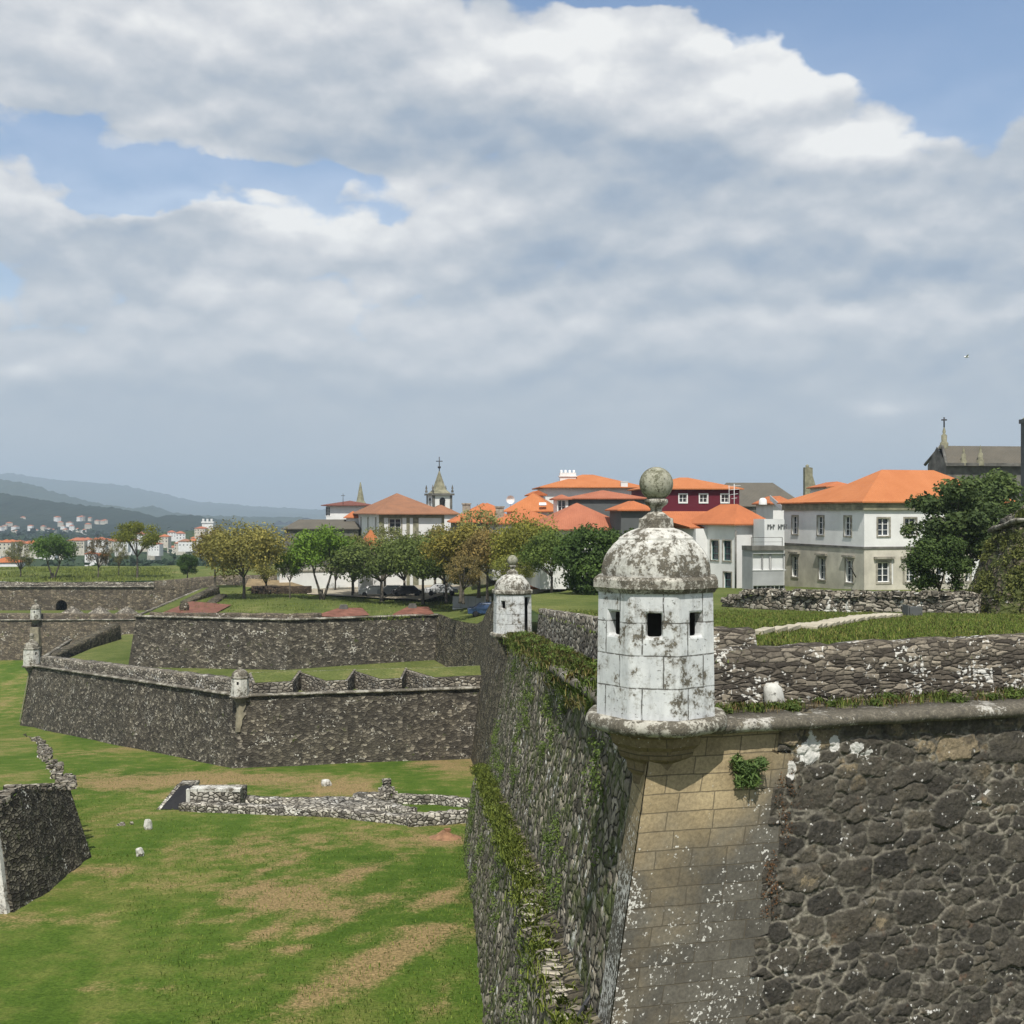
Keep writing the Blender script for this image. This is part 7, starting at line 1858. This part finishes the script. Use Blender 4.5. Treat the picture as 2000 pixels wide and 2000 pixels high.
tree('rusty leafed small tree left of the middle turret roof', TE, 905, 1176, 122, 96, 90, (.22, .17, .07), 9, 8, .9)
tree('yellow green low tree right of the middle turret roof', TE, 1000, 1178, 112, 100, 100, (.22, .23, .06), 9, 8, 1.9)
# evergreen magnolia beside the town hall
mg = tree_meshes(31, 10.5, 8.6, 1.5, 15000, .235, limbs=10, clusters=44, low=.05, cr=.12)
x, y = PX(1868, 78), 78
plant('evergreen_tree', 'tall dark glossy evergreen tree hiding the right end of the town hall', mg, x, y, -5.6, (.07, .10, .035), 0.82, .4)
mg2 = tree_meshes(32, 9, 8, 1.5, 10000, .25, limbs=6, clusters=40, low=.05, cr=.16)
plant('evergreen_tree', 'second evergreen crown above the rampart below the church tower', mg2, PX(1945, 88), 88, -4.4, (.085, .12, .04), 0.86, 1.3)
plant('evergreen_tree', 'low evergreen filling the foot between town hall and rampart', TF, PX(1835, 72), 72, -5.4, (.065, .10, .03), 0.55, .9)
# distant greenery below the far town
def bushes(name, label, boxes, n, size, col, seed, kind='stuff', cat='foliage', sq=.6):
    r = random.Random(seed); cen, rad = [], []
    for (x0, x1, y0, y1, zf, r0, r1, k) in boxes:
        for i in range(k):
            x, y = r.uniform(x0, x1), r.uniform(y0, y1); cen.append((x, y, zf(x, y))); rad.append(r.uniform(r0, r1))
    me = leaf_cloud(name, cen, rad, n, size, seed, sq); o = bpy.data.objects.new(name, me); COL.objects.link(o); o.color = (*col, 1)
    props(o, label, cat, None, kind); return o
bushes('distant_woodland', 'bluish green woodland filling the valley between the fort and the far town', [(-190, 60, 300, 560, lambda x, y: -23 - (y - 300) * .012, 5, 10, 200)], 30000, 2.4, (.035, .06, .03), 5, cat='woodland')
bushes('distant_woodland', 'darker belt of wood below the houses of the distant slope', [(-700, 0, 900, 1700, lambda x, y: -38, 14, 26, 260)], 20000, 6, (.028, .05, .028), 6, cat='woodland')

# ------------------------------------------------------------------ plants on the near walls
def grass_tufts(name, label, pts, hmin, hmax, blades, col, seed, spread=.12, width=.012, lean=.6, kind='stuff', cat='grass'):
    r = np.random.default_rng(seed); P0 = np.repeat(np.array(pts, float), blades, axis=0); n = len(P0)
    P0[:, :2] += r.normal(size=(n, 2)) * spread
    h = r.uniform(hmin, hmax, n); a = r.uniform(0, 2 * np.pi, n); l = r.random(n) * lean
    dx, dy = np.cos(a), np.sin(a); wv = np.stack([-dy, dx, np.zeros(n)], 1) * (width * (0.7 + .6 * r.random(n)))[:, None]
    mid = P0 + np.stack([dx * l * h * .3, dy * l * h * .3, h * .6], 1); tip = P0 + np.stack([dx * l * h, dy * l * h, h * (1 - l * .35)], 1)
    v = np.stack([P0 - wv, P0 + wv, mid + wv * .8, tip, mid - wv * .8], 1).reshape(-1, 3)
    me = bpy.data.meshes.new(name); me.vertices.add(5 * n); me.vertices.foreach_set('co', v.astype('f').ravel())
    me.loops.add(5 * n); me.loops.foreach_set('vertex_index', np.arange(5 * n, dtype='i')); me.polygons.add(n); me.polygons.foreach_set('loop_start', np.arange(0, 5 * n, 5, dtype='i'))
    me.update(calc_edges=True); me.validate()
    at = me.attributes.new('tone', 'FLOAT', 'FACE'); at.data.foreach_set('value', np.clip(r.random(n) * .8 + .1, 0, 1).astype('f'))
    me.materials.append(M['leaf']); o = bpy.data.objects.new(name, me); COL.objects.link(o); o.color = (*col, 1); props(o, label, cat, None, kind); return o
# terrace grass
r = random.Random(3); pts = []
while len(pts) < 14000:
    y = 21 + (r.random() ** 1.3) * 42; px = r.uniform(1010, 2050); x = PX(px, y)
    if y < 20.9 + (x - 3.25) * .25 + .1 or x < 3.4 - (y - 20.9) * .05: continue
    pts.append((x, y, town_z(x, y) - .02))
grass_tufts('terrace_grass', 'rough uneven grass on the terrace behind the parapet', pts, .03, .10, 16, (.16, .21, .05), 1, spread=.2, width=.009)
grass_tufts('terrace_grass', 'yellowish seed stalks mixed in the terrace grass', pts[::6], .08, .2, 5, (.28, .27, .10), 2, spread=.25, width=.006)
# weeds at the foot of the parapet
pts = []
for i in range(420):
    u_ = r.uniform(1.3, LR - 1); o_ = r.uniform(.25, .95); 
    if mnoise.noise(Vector((u_ * 1.7, 3, 0))) < r.uniform(-.25, .25): continue
    pts.append((C0[0] + uR.x * u_ - nR.x * o_, C0[1] + uR.y * u_ - nR.y * o_, C0[2] + .1 + u_ * .008))
grass_tufts('shelf_weeds', 'green weeds and grasses growing along the shelf behind the right cordon', pts, .02, .17, 11, (.15, .19, .05), 4, spread=.10, width=.006)
grass_tufts('dry_shelf_grass', 'dry brown grass mixed among the weeds on the shelf', [(p[0] + r.uniform(-.4, .4), p[1] + r.uniform(-.05, .1), p[2]) for p in pts[::2]], .03, .16, 10, (.24, .17, .09), 41, spread=.14, width=.005)
cen = [(p[0], p[1], p[2] + .05) for p in pts[::3] if mnoise.noise(Vector((p[0] * 3, 1, 0))) > -.1]
me = leaf_cloud('shelf_herbs', cen, [random.Random(i).uniform(.05, .19) for i in range(len(cen))], 8000, .035, 8, .6); o = bpy.data.objects.new('shelf_herbs', me); COL.objects.link(o); o.color = (.085, .12, .03, 1); props(o, 'low leafy herbs in clumps at the foot of the near parapet', 'weeds', None, 'stuff')
# clump on the dressed corner
q = rface(1.75, -4.25); rr_ = random.Random(5)
cen = [(q.x + nR.x * .1 + rr_.uniform(-.2, .2), q.y + nR.y * .1 - rr_.uniform(0, .12), q.z + rr_.uniform(-.16, .16)) for _ in range(9)]
me = leaf_cloud('wall_fern', cen, [.12] * 9, 1100, .035, 9, 1.0, elong=4.5); o = bpy.data.objects.new('wall_plant', me); COL.objects.link(o); o.color = (.10, .15, .05, 1); tag_mesh(o, 'dark green bushy plant rooted in the dressed corner stones', 'plant')
# rusty dry growth down the joint of the corner
cen = []
for i in range(26): 
    q = rface(2.48 + rr_.uniform(-.16, .16), -4.3 - i * .09); cen.append((q.x + nR.x * .04, q.y + nR.y * .04, q.z))
me = leaf_cloud('dry_creeper', cen, [rr_.uniform(.05, .14) for _ in cen], 900, .022, 10, 1.0); o = bpy.data.objects.new('dry_creeper', me); COL.objects.link(o); o.color = (.15, .075, .04, 1); tag_mesh(o, 'rust brown dry creeper in the joint right of the dressed corner', 'plant')
# vegetation along the left face: top edge, ledge and patches on the face
pts, cen, rad = [], [], []
for i in range(1100):
    u_ = r.uniform(2.0, LL); p = lface(u_, C0[2] + (CL[2] - C0[2]) * u_ / LL); off_ = r.uniform(-.9, .25) - .0
    dens = mnoise.noise(Vector((u_ * .35, 1, 0)))
    if dens < r.uniform(-.25, .35): continue
    hang = max(0, off_) * 1.8
    z = p.z + .1 - hang; pts.append((p.x + nL.x * off_, p.y, z))
    if i % 6 == 0: cen.append((p.x + nL.x * off_, p.y, z + .05)); rad.append(r.uniform(.12, .36))
grass_tufts('wall_top_grass', 'thick grass and weeds on the overgrown shelf running to the middle turret', pts, .06, .30, 18, (.15, .20, .05), 11, spread=.18, width=.008, lean=.9)
grass_tufts('dry_wall_top_grass', 'straw coloured dry grass among the weeds above the left wall', [(p[0] + r.uniform(-.3, .3), p[1] + r.uniform(-.3, .3), p[2]) for p in pts[::2]], .06, .34, 14, (.28, .24, .11), 42, spread=.22, width=.006, lean=.9)
me = leaf_cloud('wall_top_bushes', cen, rad, 20000, .055, 12, .8); o = bpy.data.objects.new('wall_top_bushes', me); COL.objects.link(o); o.color = (.115, .165, .04, 1); props(o, 'light green leafy bushes hanging over the left wall edge', 'bushes', None, 'stuff')
pts, cen, rad = [], [], []
for i in range(1300):
    u_ = r.uniform(-3, LL); zt = ledge_z(u_); p = lface(u_, zt); o_ = r.uniform(-.05, LW + .1)
    if mnoise.noise(Vector((u_ * .27, 7, 0))) + .5 * mnoise.noise(Vector((u_ * 1.3, 2, 0))) < r.uniform(-.45, .35) - min(u_, 30) * .012: continue
    if u_ < 9 and r.random() < .6: continue
    pts.append((p.x + nL.x * o_, p.y, zt + .05))
    if i % 6 == 0: cen.append((p.x + nL.x * o_, p.y, zt + .05)); rad.append(r.uniform(.12, .32))
grass_tufts('ledge_grass', 'grass growing on the narrow ledge half way down the side wall', pts, .05, .24, 18, (.20, .24, .055), 13, spread=.12, width=.009, lean=.9)
me = leaf_cloud('ledge_weeds', cen, rad, 8000, .05, 14, .7); o = bpy.data.objects.new('ledge_weeds', me); COL.objects.link(o); o.color = (.17, .21, .05, 1); props(o, 'yellow green weeds clumped on the side wall ledge', 'weeds', None, 'stuff')
cen, rad = [], []
for i in range(900):
    u_ = r.uniform(3, LL); zt = C0[2] + (CL[2] - C0[2]) * u_ / LL; z = r.uniform(ledge_z(u_), zt); t_ = (zt - z) / (zt - ledge_z(u_))
    if mnoise.noise(Vector((u_ * .22, z * .3, 3))) < .06 + .2 * t_ or r.random() < .25: continue
    p = lface(u_, z); cen.append((p.x + nL.x * .04, p.y, z)); rad.append(r.uniform(.06, .22))
for i in range(700):
    u_ = r.uniform(4, LL); zt = ledge_z(u_); z = r.uniform(zt - 5.5, zt)
    if mnoise.noise(Vector((u_ * .2, z * .3, 9))) < .26: continue
    p = lface(u_, z); cen.append((p.x + nL.x * (LW + .04), p.y, z)); rad.append(r.uniform(.06, .2))
me = leaf_cloud('wall_creepers', cen, rad, 20000, .045, 15, 1.3); o = bpy.data.objects.new('wall_creepers', me); COL.objects.link(o); o.color = (.12, .165, .045, 1); props(o, 'patchy green creepers and ferns rooted in the side wall', 'creepers', None, 'stuff')
# rampart weeds
cen, rad = [], []
def rampart_pt(t_, z):
    """point on the battered rampart face"""
    if t_ < .25: a_, b_, k = (25.4, 62.0), (25.2, 58.2), t_ / .25
    else: a_, b_, k = (25.2, 58.2), (40, 53), (t_ - .25) / .75
    h = (-.6 - z) * .36
    x, y = a_[0] + (b_[0] - a_[0]) * k, a_[1] + (b_[1] - a_[1]) * k
    return (x - h, y - (h * (k if t_ < .25 else 1)), z) if t_ < .25 else (x - h * .33 - h * .6 * (1 - k), y - h * .95, z)
for i in range(420):
    z = r.uniform(-5.2, -.9); cen.append(rampart_pt(r.random() * .75, z)); rad.append(r.uniform(.12, .38))
me = leaf_cloud('rampart_weeds', cen, rad, 17000, .09, 16, .9); o = bpy.data.objects.new('rampart_weeds', me); COL.objects.link(o); o.color = (.13, .14, .045, 1); props(o, 'brambles and brown green weeds covering the right hand rampart', 'weeds', None, 'stuff')
pts = []
for i in range(900):
    x = r.uniform(25.5, 34); y = 58.2 - 5.2 * max(0, (x - 25.2) / 14.8) + r.uniform(.1, 1.6); pts.append((x, y, -.35 + r.uniform(0, .3)))
grass_tufts('rampart_grass', 'grass along the top of the right hand rampart', pts, .1, .4, 10, (.11, .13, .035), 17, spread=.15, width=.02)
# rough fringe along the ditch foot of near wall
pts = []
for i in range(200):
    u_ = r.uniform(8, LL); y = C0[1] + uL.y * u_; z = moat_z(0, y); p = lface(u_, z); pts.append((p.x + nL.x * (LW + r.uniform(.0, .25)), p.y, moat_z(p.x - .7, p.y) - .05))
grass_tufts('ditch_edge_grass', 'longer grass fringe along the foot of the near side wall', pts, .04, .14, 12, (.16, .20, .05), 18, spread=.2, width=.012)
# stone blocks on the ledge near the camera
m = MB()
for i in range(60):
    u_ = r.uniform(-2, 16); zt = ledge_z(u_); p = lface(u_, zt); s_ = r.uniform(.15, .4); o_ = r.uniform(.1, LW)
    m.box((p.x + nL.x * o_, p.y, zt + .05), (s_, s_ * 1.4, s_ * .5), r.uniform(0, 3), taper=.85)
local(bast, m.build('ledge_stones', M['rubble_light'], bast))

# ------------------------------------------------------------------ haze
hm = bpy.data.materials.new('haze'); hm.use_nodes = True; nt_ = hm.node_tree; nt_.nodes.clear()
pv_ = nt_.nodes.new('ShaderNodeVolumePrincipled'); pv_.inputs['Color'].default_value = (.68, .84, 1.0, 1); pv_.inputs['Density'].default_value = 1.7e-4; pv_.inputs['Anisotropy'].default_value = 0.1
ou_ = nt_.nodes.new('ShaderNodeOutputMaterial'); nt_.links.new(pv_.outputs[0], ou_.inputs['Volume'])
m = MB(); m.box((0, 6000, 150), (30000, 13600, 440)); hz_o = m.build('haze', hm, uv=False)
m = None; hz_o['kind'] = 'stuff'

pts = []
for i in range(1300):
    y = r.uniform(216.5, 262); px = r.uniform(-10, 330); pts.append((PX(px, y), y, -12.75 + 0.006 * (y - 216) - .05))
grass_tufts('platform_grass', 'uneven long grass on the tree platform at the left', pts, .2, .6, 7, (.19, .22, .06), 51, spread=.9, width=.06)
pts = []
for i in range(900):
    y = r.uniform(126, 176); px = r.uniform(290, 900)
    if PX(px, y) < -40.5 or (PX(px, y) > -9.5 and y < 137) or (y < 131 and PX(px, y) < -24 - (y - 125) * 2.9): continue
    pts.append((PX(px, y), y, town_z(PX(px, y), y) - .02))
grass_tufts('bastion_grass', 'patches of longer grass on the upper bastion lawn', pts, .1, .3, 8, (.17, .21, .055), 52, spread=.5, width=.03)
pts = []
for i in range(3500):
    y = 31 + 70 * r.random() ** 1.4; px = r.uniform(-10, 930); x = PX(px, y)
    if x < -19 - (y - 53) * .46 or y > 90 + (x + 20.7) * -1.2 or (y > 88 and x < -20): continue
    pts.append((x, y, moat_z(x, y) - .02))
grass_tufts('ditch_grass', 'scattered longer blades and weeds standing out of the mown ditch lawn', pts, .05, .15, 7, (.17, .23, .05), 53, spread=.35, width=.012)
